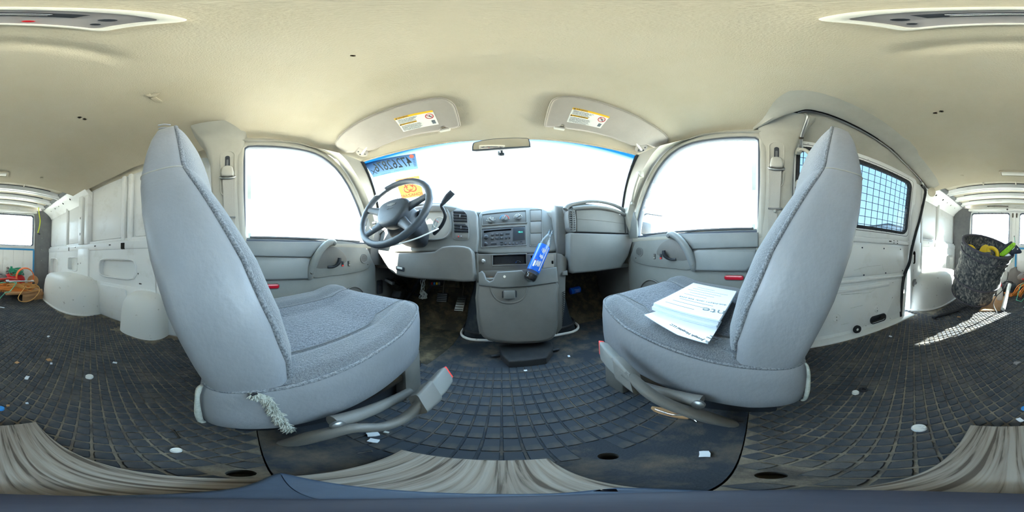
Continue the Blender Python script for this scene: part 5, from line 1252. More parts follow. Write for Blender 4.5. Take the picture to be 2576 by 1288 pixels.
# ================================================================== seats
YF = [(.20, .05), (.235, .07), (.27, .085), (.33, .085), (.40, .068), (.50, .026), (.60, -.035), (.68, -.085), (.72, -.108), (.80, -.125), (.86, -.14), (.91, -.155), (.945, -.172), (.965, -.195)]
YR = [(.20, -.03), (.235, -.055), (.27, -.08), (.33, -.108), (.40, -.148), (.50, -.20), (.60, -.235), (.68, -.252), (.72, -.256), (.80, -.248), (.86, -.238), (.91, -.228), (.945, -.216), (.965, -.205)]
HW = [(.20, .215), (.235, .228), (.27, .236), (.33, .240), (.40, .235), (.50, .212), (.60, .187), (.68, .166), (.72, .155), (.80, .142), (.86, .130), (.91, .113), (.945, .085), (.965, .045)]
def sec(z, xc, dy, n=56, p=4.2, grow=0.0):
    yf, yr, hw = lerp(YF, z) + grow, lerp(YR, z) - grow, lerp(HW, z) + grow; r = []
    for i in range(n):
        a = 2 * math.pi * i / n; c, q = math.cos(a), math.sin(a)
        r.append(V((xc + hw * math.copysign(abs(c) ** (2 / p), c), (yf + yr) / 2 + dy + (yf - yr) / 2 * math.copysign(abs(q) ** (2 / p), q), z)))
    return r
def seat(s, name, label, xc, dy):
    S = thing(name, (xc, dy + 0.15, 0.0), label, 'seat')
    inner = -s                               # the side facing the middle of the van
    zb = [.20, .215, .235, .27, .30, .33, .37, .40, .45, .50, .55, .60, .64, .68, .70, .715]
    zh = [.715, .73, .76, .80, .83, .86, .89, .91, .93, .945, .957, .965]
    n = 56
    RB = [sec(z, xc, dy) for z in zb]; RH = [sec(z, xc, dy) for z in zh]
    isf = lambda j: 5 <= j <= 22             # front-facing strip of the section
    back = loft('backrest', RB, 'seat_vinyl', S, cap1=False, sel=lambda i, j: not isf(j), angle=70)
    loft('backrest_front', RB, 'seat_fabric', S, cap0=False, cap1=False, sel=lambda i, j: isf(j), angle=70)
    hd = loft('headrest', RH, 'seat_vinyl', S, cap0=False, sel=lambda i, j: not isf(j), angle=70)
    loft('headrest_front', RH, 'seat_fabric', S, cap0=False, cap1=False, sel=lambda i, j: isf(j), angle=70)
    for j in (5, 23):
        tube('piping', [r[j] for r in RB[1:]] + [r[j] for r in RH[1:]], 0.0055, 'piping', S, 8)
    tube('headrest_seam', [RB[-1][j % n] for j in range(23, 62)], 0.0022, 'webbing', hd, 6)
    if s < 0:
        a, b = RH[8][(2) % n], RH[8][3]
        for k in range(4):
            p = V((xc + 0.085 - 0.012 * k, dy - 0.19 - 0.006 * k, 0.953 - 0.004 * k)); tube('crease', [p, p + V((0.012, -0.012, -0.002)), p + V((0.016, -0.028, -0.004))], 0.003, 'seat_vinyl', hd, 6, k=3)
    # cushion ----------------------------------------------------------
    def zedge(y): return lerp([(-.06, .262), (.0, .270), (.14, .290), (.29, .308), (.40, .345), (.455, .352), (.48, .345)], y)
    def zbot(y): return lerp([(-.06, .120), (.05, .122), (.14, .145), (.29, .175), (.45, .195), (.48, .20)], y)
    cy, hy, hw = 0.195, 0.272, 0.240
    def outl(k, a):
        c, q = math.cos(a), math.sin(a); p = 5.0 if q > 0 else 9.0
        return hw * k * math.copysign(abs(c) ** (2 / p), c), cy + hy * k * math.copysign(abs(q) ** (2 / p), q)
    N = 64; A = [2 * math.pi * i / N for i in range(N)]
    def ztop(x, y):
        u = x / hw; out = u * s; z = zedge(y) + 0.012 * (1 - min(1, abs(u)) ** 4)
        z += 0.045 * max(0, out - 0.35) / 0.65 * (1 if out < 0.93 else max(0, (1 - out) / 0.07)) * sstep(-0.05, 0.12, y) * sstep(0.47, 0.36, y)
        z += 0.010 * sstep(0.60, 0.72, abs(u)) * (1 if abs(u) < 0.93 else max(0, (1 - abs(u)) / 0.07)) - 0.004 * math.exp(-((abs(u) - 0.62) / 0.02) ** 2)
        return z
    rings = []
    for t, g in ((0.0, 0.965), (0.06, 0.985), (0.35, 1.0), (0.75, 1.005), (0.93, 0.998), (1.0, 0.985)):
        r = []
        for a in A:
            x, y = outl(g, a); r.append(V((xc + x, y + dy, zbot(y) + (zedge(y) - zbot(y)) * t)))
        rings.append(r)
    sk = loft('cushion_skirt', rings, 'seat_vinyl', S, cap1=False, angle=70)
    def tp(u, v):
        m_ = max(abs(u), abs(v)); th = math.atan2(hy * v, hw * u); c, q = abs(math.cos(th)), abs(math.sin(th)); p = 5.0 if v > 0 else 9.0
        r = 0.985 / ((c / hw) ** p + (q / hy) ** p) ** (1 / p) * m_
        x, y = r * math.cos(th), cy + r * math.sin(th)
        e = sstep(0.90, 1.0, m_)
        return V((xc + x, y + dy, ztop(x, y) * (1 - e) + zedge(y) * e))
    US = 0.60
    def part(name, u0, u1, nu, m_): return grid(name, lambda a, b: tp(u0 + (u1 - u0) * a, -1 + 2 * b), nu, 44, m_, S, angle=80)
    part('cushion_insert', -US, US, 30, 'seat_insert'); part('cushion_bolster', -1, -US, 16, 'seat_fabric'); part('cushion_bolster', US, 1, 16, 'seat_fabric')
    for u in (-US, US): tube('insert_seam', [tp(u, -0.98 + 1.96 * i / 30) + V((0, 0, 0.0006)) for i in range(31)], 0.0017, 'grey_primer', S, 5)
    tube('cushion_piping', rings[-1], 0.004, 'piping', S, 6, closed=True)
    # base -------------------------------------------------------------
    box('pedestal', (xc - 0.17, dy - 0.02, 0.0), (xc + 0.17, dy + 0.38, 0.16), 'black_plastic', S, 0.01)
    for sx in (-1, 1): box('slide_rail', (xc + sx * 0.19 - 0.018, dy - 0.06, 0.11), (xc + sx * 0.19 + 0.018, dy + 0.44, 0.135), 'dark_metal', S, 0.004)
    box('front_leg', (xc + inner * 0.20 - 0.018, dy + 0.34, 0.0), (xc + inner * 0.20 + 0.018, dy + 0.42, 0.20), 'dash_lower', S, 0.008)
    return S, RB, rings
drv_seat, RBd, RKd = seat(-1, 'driver_seat', 'grey vinyl and cloth driver seat with torn rear corner', -0.455, 0.0)
pas_seat, RBp, RKp = seat(1, 'passenger_seat', 'grey vinyl and cloth passenger seat with papers lying on it', 0.497, -0.022)
# torn foam
random.seed(11)
def tuft(parent, pts, wd, n=60, L=0.03):
    bm = bmesh.new()
    for k in range(n):
        t = random.random() * (len(pts) - 1); i = int(t); p = pts[i] + (pts[i + 1] - pts[i]) * (t - i)
        p = p + V((random.uniform(-.4, .4), random.uniform(-1, 1), random.uniform(-.6, .6))) * wd
        d = V((random.uniform(0.0, 0.7), random.uniform(-.7, .7), random.uniform(-1.2, 0.2))).normalized()
        add_tube(bm, [p, p + d * L * 0.5 + V((0.002, 0, 0)), p + d * L + V((0, 0, -0.004))], [0.0013, 0.0009, 0.0004], 4)
    body = smooth(pts, 4); add_tube(bm, body, [wd * (0.5 + 0.4 * math.sin(math.pi * (i + 1) / (len(body) + 1))) for i in range(len(body))], 8, flat=0.8)
    return setp(fin('exposed_foam', bm, 'foam', parent, angle=80), 'ragged white foam spilling from a tear', None, None, None)
q = [ax(a, b, -0.212) for a, b in ((640, 992), (668, 1000), (690, 1030), (704, 1056), (730, 1082))]
tuft(drv_seat, q, 0.006, 700, 0.008)
slab('tear_shade', [ax(a, b, -0.212) for a, b in ((630, 990), (648, 988), (650, 1002), (632, 1004))], (1, 0, 0), 0, 0.003, 'rubber_black', drv_seat)  # flat dark patch laid on for the shade inside the tear
q = [r[55] + V((0.004, -0.006, 0)) for r in RKd]
tube('frayed_edge', q, [0.003, 0.005, 0.006, 0.004, 0.005, 0.003], 'foam', drv_seat, 8, k=3)
q = [r[41] + V((-0.004, -0.006, 0)) for r in RKp]
tube('frayed_edge', q, [0.003, 0.004, 0.005, 0.004, 0.003, 0.002], 'foam', pas_seat, 8, k=3)

# buckles and link bars on the inboard sides ------------------------------
def buckle(S, label, path, rr, tip, bolt, bar_end, s, tipdir, wide):
    st = tube('buckle_stalk', path, rr, 'dash_lower', S, 12, k=5, flat=0.55)
    a, b = tip; d = (b - a).normalized(); u = wide; n = d.cross(u).normalized()
    secs = []
    for t, w_, h_ in ((0, 0.019, 0.010), (0.15, 0.022, 0.014), (0.55, 0.024, 0.016), (0.92, 0.023, 0.015), (1.0, 0.020, 0.012)):
        secs.append(rrect(a + (b - a) * t, u, n, w_, h_, 0.007, 4))
    bk = loft('buckle', secs, 'dash_plastic', S, angle=50)
    slab('release_button', rrect(b, u, n, 0.018, 0.009, 0.003), d, -0.002, 0.008, 'red_bright', bk, 0.001)
    slab('sleeve', rrect(a + (b - a) * 0.08, u, n, 0.027, 0.019, 0.009), d, -0.03, 0.02, 'dash_lower', S, 0.004, scale=0.9)
    tube('link_bar', [bolt, (bolt + bar_end) / 2 + V((0, 0, 0.004)), bar_end], [0.016, 0.0135, 0.012], 'dash_lower', S, 12, k=4)
    lathe('pivot_bolt', [(0.011, 0), (0.011, 0.006), (0.007, 0.009)], bolt + V((-s * 0.011, 0, 0.004)), V((-s, 0, 0.3)), 'steel', S, 16)
buckle(pas_seat, '', [az(1828, 1062, 0.03), ax(1775, 1048, 0.225), ax(1715, 1030, 0.20), ax(1650, 1000, 0.19), ax(1606, 966, 0.19), ax(1575, 938, 0.19)], [0.026, 0.027, 0.021, 0.020, 0.020, 0.020], (ax(1580, 945, 0.19), ax(1518, 880, 0.197)), ax(1765, 1010, 0.232), ax(1602, 966, 0.235), 1, None, V((0.35, 0.55, 0.75)).normalized())
buckle(drv_seat, '', [az(742, 1112, 0.028), ax(800, 1096, -0.185), ax(880, 1078, -0.165), ax(960, 1074, -0.150), ax(1020, 1050, -0.140), ax(1062, 1010, -0.132)], [0.026, 0.027, 0.021, 0.020, 0.020, 0.020], (ax(1068, 1002, -0.132), ax(1122, 942, -0.126)), ax(836, 1062, -0.188), ax(1030, 985, -0.195), -1, None, V((0.6, -0.45, -0.6)).normalized())

# papers on the passenger seat ---------------------------------------------
PZ = Pl((0.5, 0.2, 0.338), (0.0, -0.12, 1.0)); pn = PZ.n
def sheet(name, px, t0, t1, m_, parent, droop=0.0):
    q = PZ.hits(px); return slab(name, q, pn, t0, t1, m_, parent)
ps = thing('paper_stack', PZ.hit(1760, 780), 'thick stack of printed papers lying on the passenger seat', 'papers')
random.seed(5)
stackpx = [(1641, 780), (1740, 725), (1748, 724), (1850, 746), (1840, 770), (1830, 824), (1800, 830), (1720, 808), (1650, 788)]
q0 = PZ.hits([(1641, 782), (1742, 725), (1856, 748), (1826, 832)]); q0 = [p if p.y > 0.085 else V((p.x, 0.085, 0.338 + 0.12 * (0.085 - 0.2))) for p in q0]
for k in range(7):
    c = sum(q0, V()) / 4; j = V((random.uniform(-.004, .004), random.uniform(-.004, .004), 0))
    slab('sheet', [p + j for p in q0], pn, 0.002 + k * 0.0032, 0.0046 + k * 0.0032, 'paper' if k % 2 else 'paper_b', ps)
zt_ = 0.002 + 6 * 0.0032 + 0.0032
tq = [p + pn * zt_ for p in q0]
u_ = (tq[3] - tq[0]).normalized() * -1; v_ = (tq[1] - tq[0]).normalized() * -1; u_ = v_.cross(pn).normalized()
# the page is read from the passenger's door side: reading direction runs from the stack's rear-left edge forward
text('logo_print', 'nte', quadpt([tq[0], tq[1], tq[2], tq[3]], 0.16, 0.86), u_, v_, 0.045, 'ink', ps, 0.0002)
text('phone_print', '1-800-FIRST1 (509) 928-2568', quadpt(tq, 0.36, 0.60), u_, v_, 0.0125, 'ink', ps, 0.0002)
for k in range(9):
    a = 0.10 + 0.09 * k
    if 0.28 < a < 0.40: continue
    p0_, p1_ = quadpt(tq, a, 0.12 + 0.05 * (k % 3)), quadpt(tq, a, 0.60 + 0.10 * (k % 4))
    tube('rule_line', [p0_, p1_], 0.0006, 'ink', ps, 4)
ls = thing('loose_sheet', PZ.hit(1720, 840), 'single printed sheet sticking out under the paper stack', 'paper')
lq = PZ.hits([(1621, 792), (1680, 775), (1850, 815), (1808, 886), (1795, 889), (1730, 850), (1705, 842)])
lq = [V((max(p.x, 0.265), max(p.y, 0.085), 0.338 + 0.12 * (max(p.y, 0.085) - 0.2))) for p in lq]
slab('page', lq, pn, -0.001, 0.0008, 'paper', ls)
p0_ = PZ.hit(1700, 835); p1_ = PZ.hit(1800, 882); u2 = (p0_ - p1_).normalized(); v2 = pn.cross(u2).normalized()
text('address_print', 'SECTION - St. Joseph Hospital LLC', (p0_ + p1_) / 2 + pn * 0.0014 - v2 * 0.014, u2, v2, 0.0105, 'ink_dark', ls, 0.0002)
for k, t_ in enumerate(('6th Street', 'ID 83501')): text('address_print', t_, p1_ + (p0_ - p1_) * 0.25 + pn * 0.0014 - v2 * (0.028 + 0.010 * k), u2, v2, 0.0075, 'ink_dark', ls, 0.0002)

# soda bottle in the cup tray ------------------------------------------------
b0 = ay(1333, 700, 0.705); b1 = ay(1386, 581, 0.765); axb = (b1 - b0).normalized(); Lb = (b1 - b0).length + 0.012
bo = thing('soda_bottle', b0, 'clear plastic soda bottle with blue label leaning in the cup tray', 'bottle')
b0 = b0 - axb * 0.012
def pr(t): return [(r, h * Lb) for r, h in t]
lathe('body', pr([(0.010, 0.0), (0.022, 0.004), (0.027, 0.03), (0.029, 0.10), (0.0295, 0.20), (0.0295, 0.62), (0.029, 0.68), (0.026, 0.76), (0.020, 0.84), (0.014, 0.89), (0.0115, 0.915), (0.0115, 0.925), (0.0145, 0.93), (0.0145, 0.94), (0.0115, 0.945), (0.0115, 1.0)]), b0, axb, 'bottle_clear', bo, 28)
lathe('cola', pr([(0.009, 0.01), (0.021, 0.014), (0.0262, 0.04), (0.0278, 0.10), (0.0278, 0.115)]), b0, axb, 'cola', bo, 24)
lb = lathe('label', pr([(0.0298, 0.17), (0.0300, 0.18), (0.0300, 0.655), (0.0298, 0.66)]), b0, axb, 'bottle_blue', bo, 28)
for h in (0.955, 0.975, 0.99): tube('thread', [b0 + axb * (h * Lb) + (V((1, 0, 0)) * math.cos(a) * 0.0125 + axb.cross(V((1, 0, 0))).normalized() * math.sin(a) * 0.0125) for a in [i * math.pi / 8 for i in range(16)]], 0.0012, 'bottle_clear', bo, 5, closed=True)
tow = (CAM - b0); tow = (tow - axb * tow.dot(axb)).normalized(); sdv = axb.cross(tow).normalized()
def LB(h, a, r=0.0303): return b0 + axb * (h * Lb) + (tow * math.cos(a) + sdv * math.sin(a)) * r
for k in range(9):
    a = 0.55 - 0.08 * k if k < 4 else 0.22 - 0.075 * (k - 4)
    for (h0, h1) in ((0.24, 0.36), (0.39, 0.47), (0.50, 0.60)):
        if random.random() < 0.85: tube('print_row', [LB(h0 + random.uniform(0, 0.03), a), LB(h1 - random.uniform(0, 0.03), a)], 0.0009, 'label_white', lb, 4)
for k in range(5): tube('stripe', [LB(0.20, 0.75 + 0.035 * k), LB(0.64, 0.75 + 0.035 * k)], 0.0005, 'lamp_white', lb, 4)
slab('bar_code', [LB(0.23, -0.45), LB(0.33, -0.45), LB(0.33, -0.20), LB(0.23, -0.20)], tow, -0.001, 0.0018, 'label_white', lb)
tube('red_mark', [LB(0.345, -0.45, 0.0305), LB(0.345, -0.2, 0.0305)], 0.0014, 'red', lb, 4)
# ================================================================== floor mats
XF, YFw = V((1, 0, 0)), V((0, 1, 0))
fm = thing('front_floor_mat', (0, 0.45, 0.0), 'dark blue-grey ribbed rubber mat on the floor between the front seats', 'floor mat')
slab('sheet', [V(p) for p in ((-0.79, 0.018, 0), (0.79, 0.018, 0), (0.79, 1.0, 0), (-0.79, 1.0, 0))], UZ, -0.006, 0.0, 'front_mat', fm)
slab('footwell_carpet', [V(p) for p in ((-0.78, 0.60, 0.001), (-0.30, 0.58, 0.001), (-0.26, 0.80, 0.001), (-0.26, 1.02, 0.001), (-0.78, 1.02, 0.001))], UZ, -0.004, 0.001, 'carpet_dirty', fm)
bm = bmesh.new(); add_box(bm, (0, 0, 0.0009), (0.0235, 0.0425, 0.0032)); bev(bm, 0.0010, 1); tile = fin('tile', bm, 'front_tile', fm, False)
spots = []
for i in range(-16, 17):
    for j in range(11):
        x, y = i * 0.0272, 0.17 + j * 0.0465
        if not (abs(x - 0.11) < 0.17 and y > 0.64) and (V((x, y, 0)) - az(1530, 1147, 0)).length > 0.034: spots.append((math.hypot(x, y), x, y))
spots.sort(); spots = spots[:300]
for k, (_, x, y) in enumerate(spots):
    o = tile if k == 0 else tile.copy()
    if k: col.objects.link(o); o.parent = fm; o.matrix_parent_inverse = tile.matrix_parent_inverse
    o.location = (x, y, 0.0)
cm = thing('cargo_floor_mat', (0, -1.2, 0.0), 'black diamond-stud rubber mat covering the dusty cargo floor', 'floor mat')
edge = [(-0.90, 0.02), (0.712, 0.02), (0.712, -0.3), (0.712, -0.65), (0.722, -1.06), (0.88, -1.10), (0.90, -2.49), (-0.90, -2.49)]
slab('sheet', [V((a, b, 0)) for a, b in edge], UZ, -0.006, 0.0, 'mat_base', cm)
DX, DY = 0.0325, 0.046
def stud_verts(x, y):
    a, b = DX * 0.415, DY * 0.415; v = []
    for s_, z in ((1.0, -0.0005), (0.86, 0.0042)):
        for dx, dy in ((1, 0), (0.45, 0.62), (0, 1), (-0.45, 0.62), (-1, 0), (-0.45, -0.62), (0, -1), (0.45, -0.62)): v.append(V((x + dx * a * s_, y + dy * b * s_, z)))
    return v
SF = [[i, (i + 1) % 8, 8 + (i + 1) % 8, 8 + i] for i in range(8)] + [list(range(8, 16))]
al = []
for j in range(-110, 2):
    for i in range(-30, 31):
        x = (i + 0.5 * (j % 2)) * DX; y = j * DY / 2
        lim = 0.695 if y > -1.06 else 0.86
        if y > 0.005 or x > lim or x < -0.86 or y < -2.47: continue
        if abs(x) > 0.60 and -2.02 < y < -1.10: continue
        if x < -0.74 and -0.80 < y < -0.44: continue
        al.append((math.hypot(x, y), x, y))
al.sort()
dr_ = [az(a, b, 0.003) for a, b in ((1940, 1195), (606, 1190))]
al = [q for q in al if all(math.hypot(q[1] - d.x, q[2] - d.y) > 0.026 for d in dr_)]
near = [q for q in al if q[0] > 0.16][:300]; ns = set(near); rest = [q for q in al if q not in ns]
stud = raw('stud', stud_verts(0, 0), SF, 'mat_stud', cm, False)
for k, (_, x, y) in enumerate(near):
    o = stud if k == 0 else stud.copy()
    if k: col.objects.link(o); o.parent = cm; o.matrix_parent_inverse = stud.matrix_parent_inverse
    o.location = (x, y, 0)
vs_, fs_ = [], []
for _, x, y in rest:
    b_ = len(vs_); vs_ += stud_verts(x, y); fs_ += [[b_ + i for i in f] for f in SF]
me = bpy.data.meshes.new('stud_field'); me.from_pydata([tuple(v) for v in vs_], [], fs_); me.materials.append(M['mat_stud'])
o = bpy.data.objects.new('stud_field', me); col.objects.link(o); attach(o, cm); setp(o, kind='stuff')
for px, py in ((1530, 1147), (1940, 1195), (606, 1190)):
    p = az(px, py, 0.003); par = fm if p.y > 0.03 else cm
    carve(solids(par, 'sheet') + [bpy.data.objects['floor']], [(ell((p.x, p.y, 0.0), XF, YFw, 0.012, 0.012, 18), UZ, 0.045)])

# plank with the camera foot -------------------------------------------------
pk_ = [az(a, b, 0.038) for a, b in ((1010, 1130), (1380, 1152), (2440, 1068), (90, 1060))]
c = sum(pk_, V()) / 4
plank = setp(slab('wooden_plank', pk_, UZ, -0.037, 0.0, 'weathered_wood', None, 0.004), 'short weathered grey wooden plank lying between the seats', 'plank')
ft = [az(a, b, 0.070) for a, b in ((705, 1188), (760, 1200), (850, 1216), (1000, 1232), (1200, 1241), (1400, 1240), (1550, 1226), (1700, 1230), (1870, 1238), (2100, 1246), (2400, 1248), (0 + 2576, 1248), (250, 1246), (450, 1240), (600, 1225), (670, 1200)) ]
foot = thing('camera_foot', (0, 0, 0.038), 'dark slate plastic foot standing on the wooden plank', 'stand')
slab('foot_block', smooth(ft, 2, True), UZ, -0.031, 0.0, 'base_slate', foot, 0.006, 3)
lathe('foot_disc', [(0.046, 0.0), (0.046, 0.006), (0.040, 0.010), (0.012, 0.012)], (0, -0.004, 0.070), UZ, 'base_dark', foot, 32)
carve(solids(foot, 'foot_block'), [([az(a, b, 0.070) for a, b in ((1490, 1236), (1510, 1230), (1550, 1230), (1556, 1237))], UZ, 0.02)], 'base_dark')

# litter on the floor --------------------------------------------------------
def scrap(px, py, w_, h_, rot, m_, label, z=0.006, name='paper_scrap'):
    p = az(px, py, z); u = V((math.cos(rad(rot)), math.sin(rad(rot)), 0)); v = V((-u.y, u.x, 0))
    q = [p + u * a * w_ + v * b * h_ for a, b in ((-.5, -.5), (.1, -.58), (.5, -.45), (.52, .1), (.45, .5), (-.1, .47), (-.5, .52), (-.46, 0))]
    return setp(slab(name, q, UZ, -0.003, 0.0012, m_, None), label, 'litter', 'litter on the van floor')
scrap(1772, 1142, 0.020, 0.012, 20, 'paper', 'blank white paper rectangle on the front mat by the passenger seat')
scrap(1322, 932, 0.012, 0.008, 0, 'paper', 'tiny white paper square on the mat behind the floor bracket')
scrap(1431, 896, 0.014, 0.009, 80, 'paper', 'tiny white paper slip on the mat beside the floor bracket')
scrap(1720, 1047, 0.012, 0.010, 30, 'paper', 'white paper chip beside the passenger buckle stalk')
scrap(938, 1092, 0.020, 0.014, 60, 'paper', 'torn white paper piece by the driver buckle stalk')
scrap(940, 1108, 0.016, 0.012, 20, 'paper', 'second torn white paper piece by the driver buckle stalk')
scrap(972, 1087, 0.009, 0.006, 10, 'glue', 'small tan crumb of paper by the driver buckle stalk')
scrap(68, 950, 0.022, 0.012, 60, 'paper', 'white paper slip on the studded mat behind the plank')
scrap(43, 912, 0.016, 0.014, 30, 'cardboard', 'small square of cardboard on the studded mat')
scrap(123, 905, 0.020, 0.018, 10, 'cardboard', 'larger scrap of cardboard on the studded mat')
scrap(129, 914, 0.012, 0.009, 70, 'paper_b', 'pale chip lying against the larger cardboard scrap')
scrap(289, 912, 0.018, 0.010, 120, 'paper', 'folded white slip on the studded mat behind the driver seat')
scrap(2566, 1056, 0.016, 0.010, 120, 'paper', 'printed white slip at the rear end of the plank')
scrap(20, 1020, 0.008, 0.007, 0, 'cardboard', 'beige chip on the mat behind the plank')
scrap(68, 1014, 0.007, 0.006, 0, 'paper_b', 'grey chip on the mat behind the plank')
scrap(122, 846, 0.018, 0.012, 40, 'paper', 'white scrap on the studded mat in front of the cord pile')
scrap(5, 773, 0.05, 0.016, 150, 'paper', 'long white slip on the studded mat by the cord pile')
scrap(2240, 846, 0.018, 0.010, 0, 'paper', 'white scrap on the studded mat near the sliding door')
scrap(2412, 797, 0.028, 0.014, 0, 'cardboard', 'tan scrap on the sunlit mat before the hamper')
scrap(2558, 912, 0.03, 0.02, 50, 'stripe_cloth', 'patch of grey crumbled dirt on the studded mat')
def cap(px, py, r, m_, label):
    p = az(px, py, 0.006)
    o = lathe('bottle_cap', [(r, -0.003), (r, 0.004), (r * 0.86, 0.0065), (r * 0.7, 0.005)], p, UZ, m_, None, 20)
    return setp(o, label, 'bottle cap', 'caps on the van floor')
cap(225, 948, 0.014, 'white_plastic', 'white bottle cap on the studded mat behind the driver seat')
cap(443, 1133, 0.008, 'white_plastic', 'small white cap on the studded mat beside the plank')
cap(2152, 988, 0.010, 'white_plastic', 'white button cap beside a black ring on the studded mat')
cap(2312, 1077, 0.014, 'white_scuffed', 'scuffed white cap with black specks on the studded mat')
cap(2, 1028, 0.009, 'blue', 'small blue cap on the mat behind the plank')
p = az(2172, 980, 0.008); setp(tube('rubber_ring', ell(p, XF, YFw, 0.009, 0.009, 16), 0.004, 'rubber_black', None, 6, closed=True), 'little black rubber ring beside a white cap on the mat', 'ring')
p0, p1 = az(437, 1082, 0.007), az(452, 1102, 0.007)
setp(tube('nail', [p0, p1], 0.002, 'dark_metal', None, 6), 'dark nail lying on the studded mat behind the driver seat', 'nail')
p0, p1 = az(900, 1140, 0.005), az(936, 1134, 0.005)
setp(tube('screw', [p0, p0.lerp(p1, 0.9), p1], [0.001, 0.001, 0.003], 'steel', None, 6), 'thin loose screw on the front mat near the plank', 'screw')
# wrapper under the passenger buckle
wp = thing('candy_wrapper', az(1690, 1040, 0.01), 'brown and white crumpled wrapper under the passenger seat edge', 'wrapper')
q = [az(a, b, 0.012) for a, b in ((1640, 1022), (1690, 1030), (1735, 1042), (1730, 1052), (1680, 1044), (1645, 1032))]
slab('paper', smooth(q, 2, True), UZ, -0.008, 0.002, 'cardboard', wp, 0.002); tube('foil_edge', [az(1648, 1030, 0.012), az(1690, 1043, 0.014), az(1730, 1046, 0.012), az(1752, 1062, 0.01)], 0.004, 'chrome', wp, 6, k=3)
# blue bottle on the passenger floor
bc = ay(1446, 730, 1.02); bb = thing('blue_can', (bc.x, bc.y, 0.12), 'small blue labelled bottle wedged in the passenger footwell', 'bottle')
lathe('can_body', [(0.010, -0.045), (0.024, -0.038), (0.025, 0.0), (0.024, 0.038), (0.010, 0.045)], bc, V((1, 0.2, 0.05)), 'bottle_blue', bb, 18)
lathe('can_neck', [(0.008, 0.044), (0.007, 0.062)], bc, V((1, 0.2, 0.05)), 'film_clear', bb, 10)
for k in range(3): tube('can_print', [bc + V((-0.03, -0.0255, 0.008 - 0.008 * k)), bc + V((0.025, -0.0255, 0.009 - 0.008 * k))], 0.001, 'label_white', bb, 4)

# ================================================================== hamper
HB = V((0.395, -1.56, 0.125)); HA = V((-0.18, 0.17, 0.47)); Lh = 0.52; HA.normalize()
hu = V((1, 0, 0)) - HA * HA.x; hu.normalize(); hv = HA.cross(hu)
ham = thing('laundry_hamper', (HB.x, HB.y, 0.0), 'tilted dark camouflage pop-up hamper holding cleaning tools', 'hamper')
def HR(h, r, k=44, wob=0.0, ph=0.0):
    out = []
    for i in range(k):
        a = 2 * math.pi * i / k
        rr = r + wob * noise.noise(V((math.cos(a) * 5, math.sin(a) * 5, h * 16 + ph)))
        out.append(HB + HA * (h * Lh) + hu * (rr * math.cos(a)) + hv * (rr * math.sin(a)))
    return out
def hr(h): return lerp([(0, 0.205), (0.1, 0.212), (0.22, 0.205), (0.36, 0.222), (0.5, 0.210), (0.7, 0.212), (0.88, 0.222), (1.0, 0.228)], h)
hs = [i / 22 for i in range(23)]
loft('side_fabric', [HR(h, hr(h), 44, 0.022 if 0.02 < h < 0.97 else 0.0) for h in hs], 'camo_mesh', ham, cap0=True, cap1=False, angle=80)
loft('lining', [HR(h, hr(h) - 0.006, 44, 0.0) for h in (0.35, 0.6, 0.8, 1.0)], 'camo_mesh', ham, cap0=True, cap1=False, angle=80)
for h, r in ((0.0, 0.006), (0.36, 0.009), (0.86, 0.007), (1.0, 0.011)): tube('hoop', HR(h, hr(h) + 0.001), r, 'strap_grey', ham, 8, closed=True)
i0 = 26
def side_pt(a, h, e=0.0): a = rad(a); return HB + HA * (h * Lh) + (hu * math.cos(a) + hv * math.sin(a)) * (hr(h) + e)
tube('carry_loop', [side_pt(118, 0.98, 0.004), side_pt(120, 0.90, 0.02), side_pt(121, 0.80, 0.012)], 0.011, 'strap_grey', ham, 6, flat=0.25, k=3)
sp_ = [ay(a, b, y) for a, b, y in ((2536, 684, -1.30), (2533, 705, -1.30), (2522, 730, -1.28), (2507, 745, -1.27), (2499, 765, -1.24))] + [az(2508, 786, 0.012)]
tube('shoulder_strap', sp_, 0.010, 'strap_black', ham, 6, flat=0.3, k=4)
tube('floor_strap', [az(2352, 797, 0.014), az(2380, 789, 0.014), az(2410, 780, 0.02), az(2430, 772, 0.03)], [0.016, 0.02, 0.018, 0.012], 'strap_black', ham, 8, flat=0.4, k=3)
cbox('strap_buckle', az(2352, 797, 0.016), (0.03, 0.05, 0.016), 'black_plastic', ham, 0.004)
# contents
yt = thing('yellow_handle_tool', ay(2485, 640, -1.35), 'bright yellow plastic tool with a looped grip in the hamper', 'tool')
yl = smooth([ay(a, b, -1.34) for a, b in ((2461, 640), (2464, 630), (2470, 620), (2481, 615), (2489, 622), (2493, 640), (2490, 652), (2482, 641), (2474, 634))], 2, True)
slab('blade', yl, NY * -1, -0.02, 0.014, 'yellow', yt, 0.006)
yl = smooth([ay(a, b, -1.33) for a, b in ((2486, 625), (2497, 624), (2507, 632), (2509, 645), (2503, 657), (2496, 660), (2492, 650), (2488, 638))], 3, True)
tube('grip_loop', yl, 0.016, 'yellow', yt, 10, closed=True)
LF = HB + HA * (0.35 * Lh)
tube('shaft', [ay(2488, 648, -1.345), LF + hu * -0.02 + hv * 0.03 + HA * 0.004], 0.011, 'yellow', yt, 8)
yb = thing('yellow_cap_tool', ay(2443, 625, -1.42), 'smaller yellow plastic grip beside the hamper wall', 'tool')
tube('grip', [ay(2436, 620, -1.42), ay(2444, 622, -1.41), ay(2451, 632, -1.40), ay(2452, 645, -1.40)], [0.018, 0.022, 0.02, 0.016], 'yellow', yb, 10, k=3)
tube('shaft', [ay(2452, 645, -1.40), LF + hu * 0.10 + hv * 0.02 + HA * 0.004], 0.010, 'yellow', yb, 8)
lathe('end', [(0.016, -0.01), (0.020, 0.0), (0.012, 0.012)], ay(2436, 619, -1.42), V((-1, 0, 0.4)), 'yellow', yb, 14)
gc = thing('grey_rag', ay(2470, 655, -1.36), 'crumpled grey rag in the hamper', 'rag')
random.seed(21)
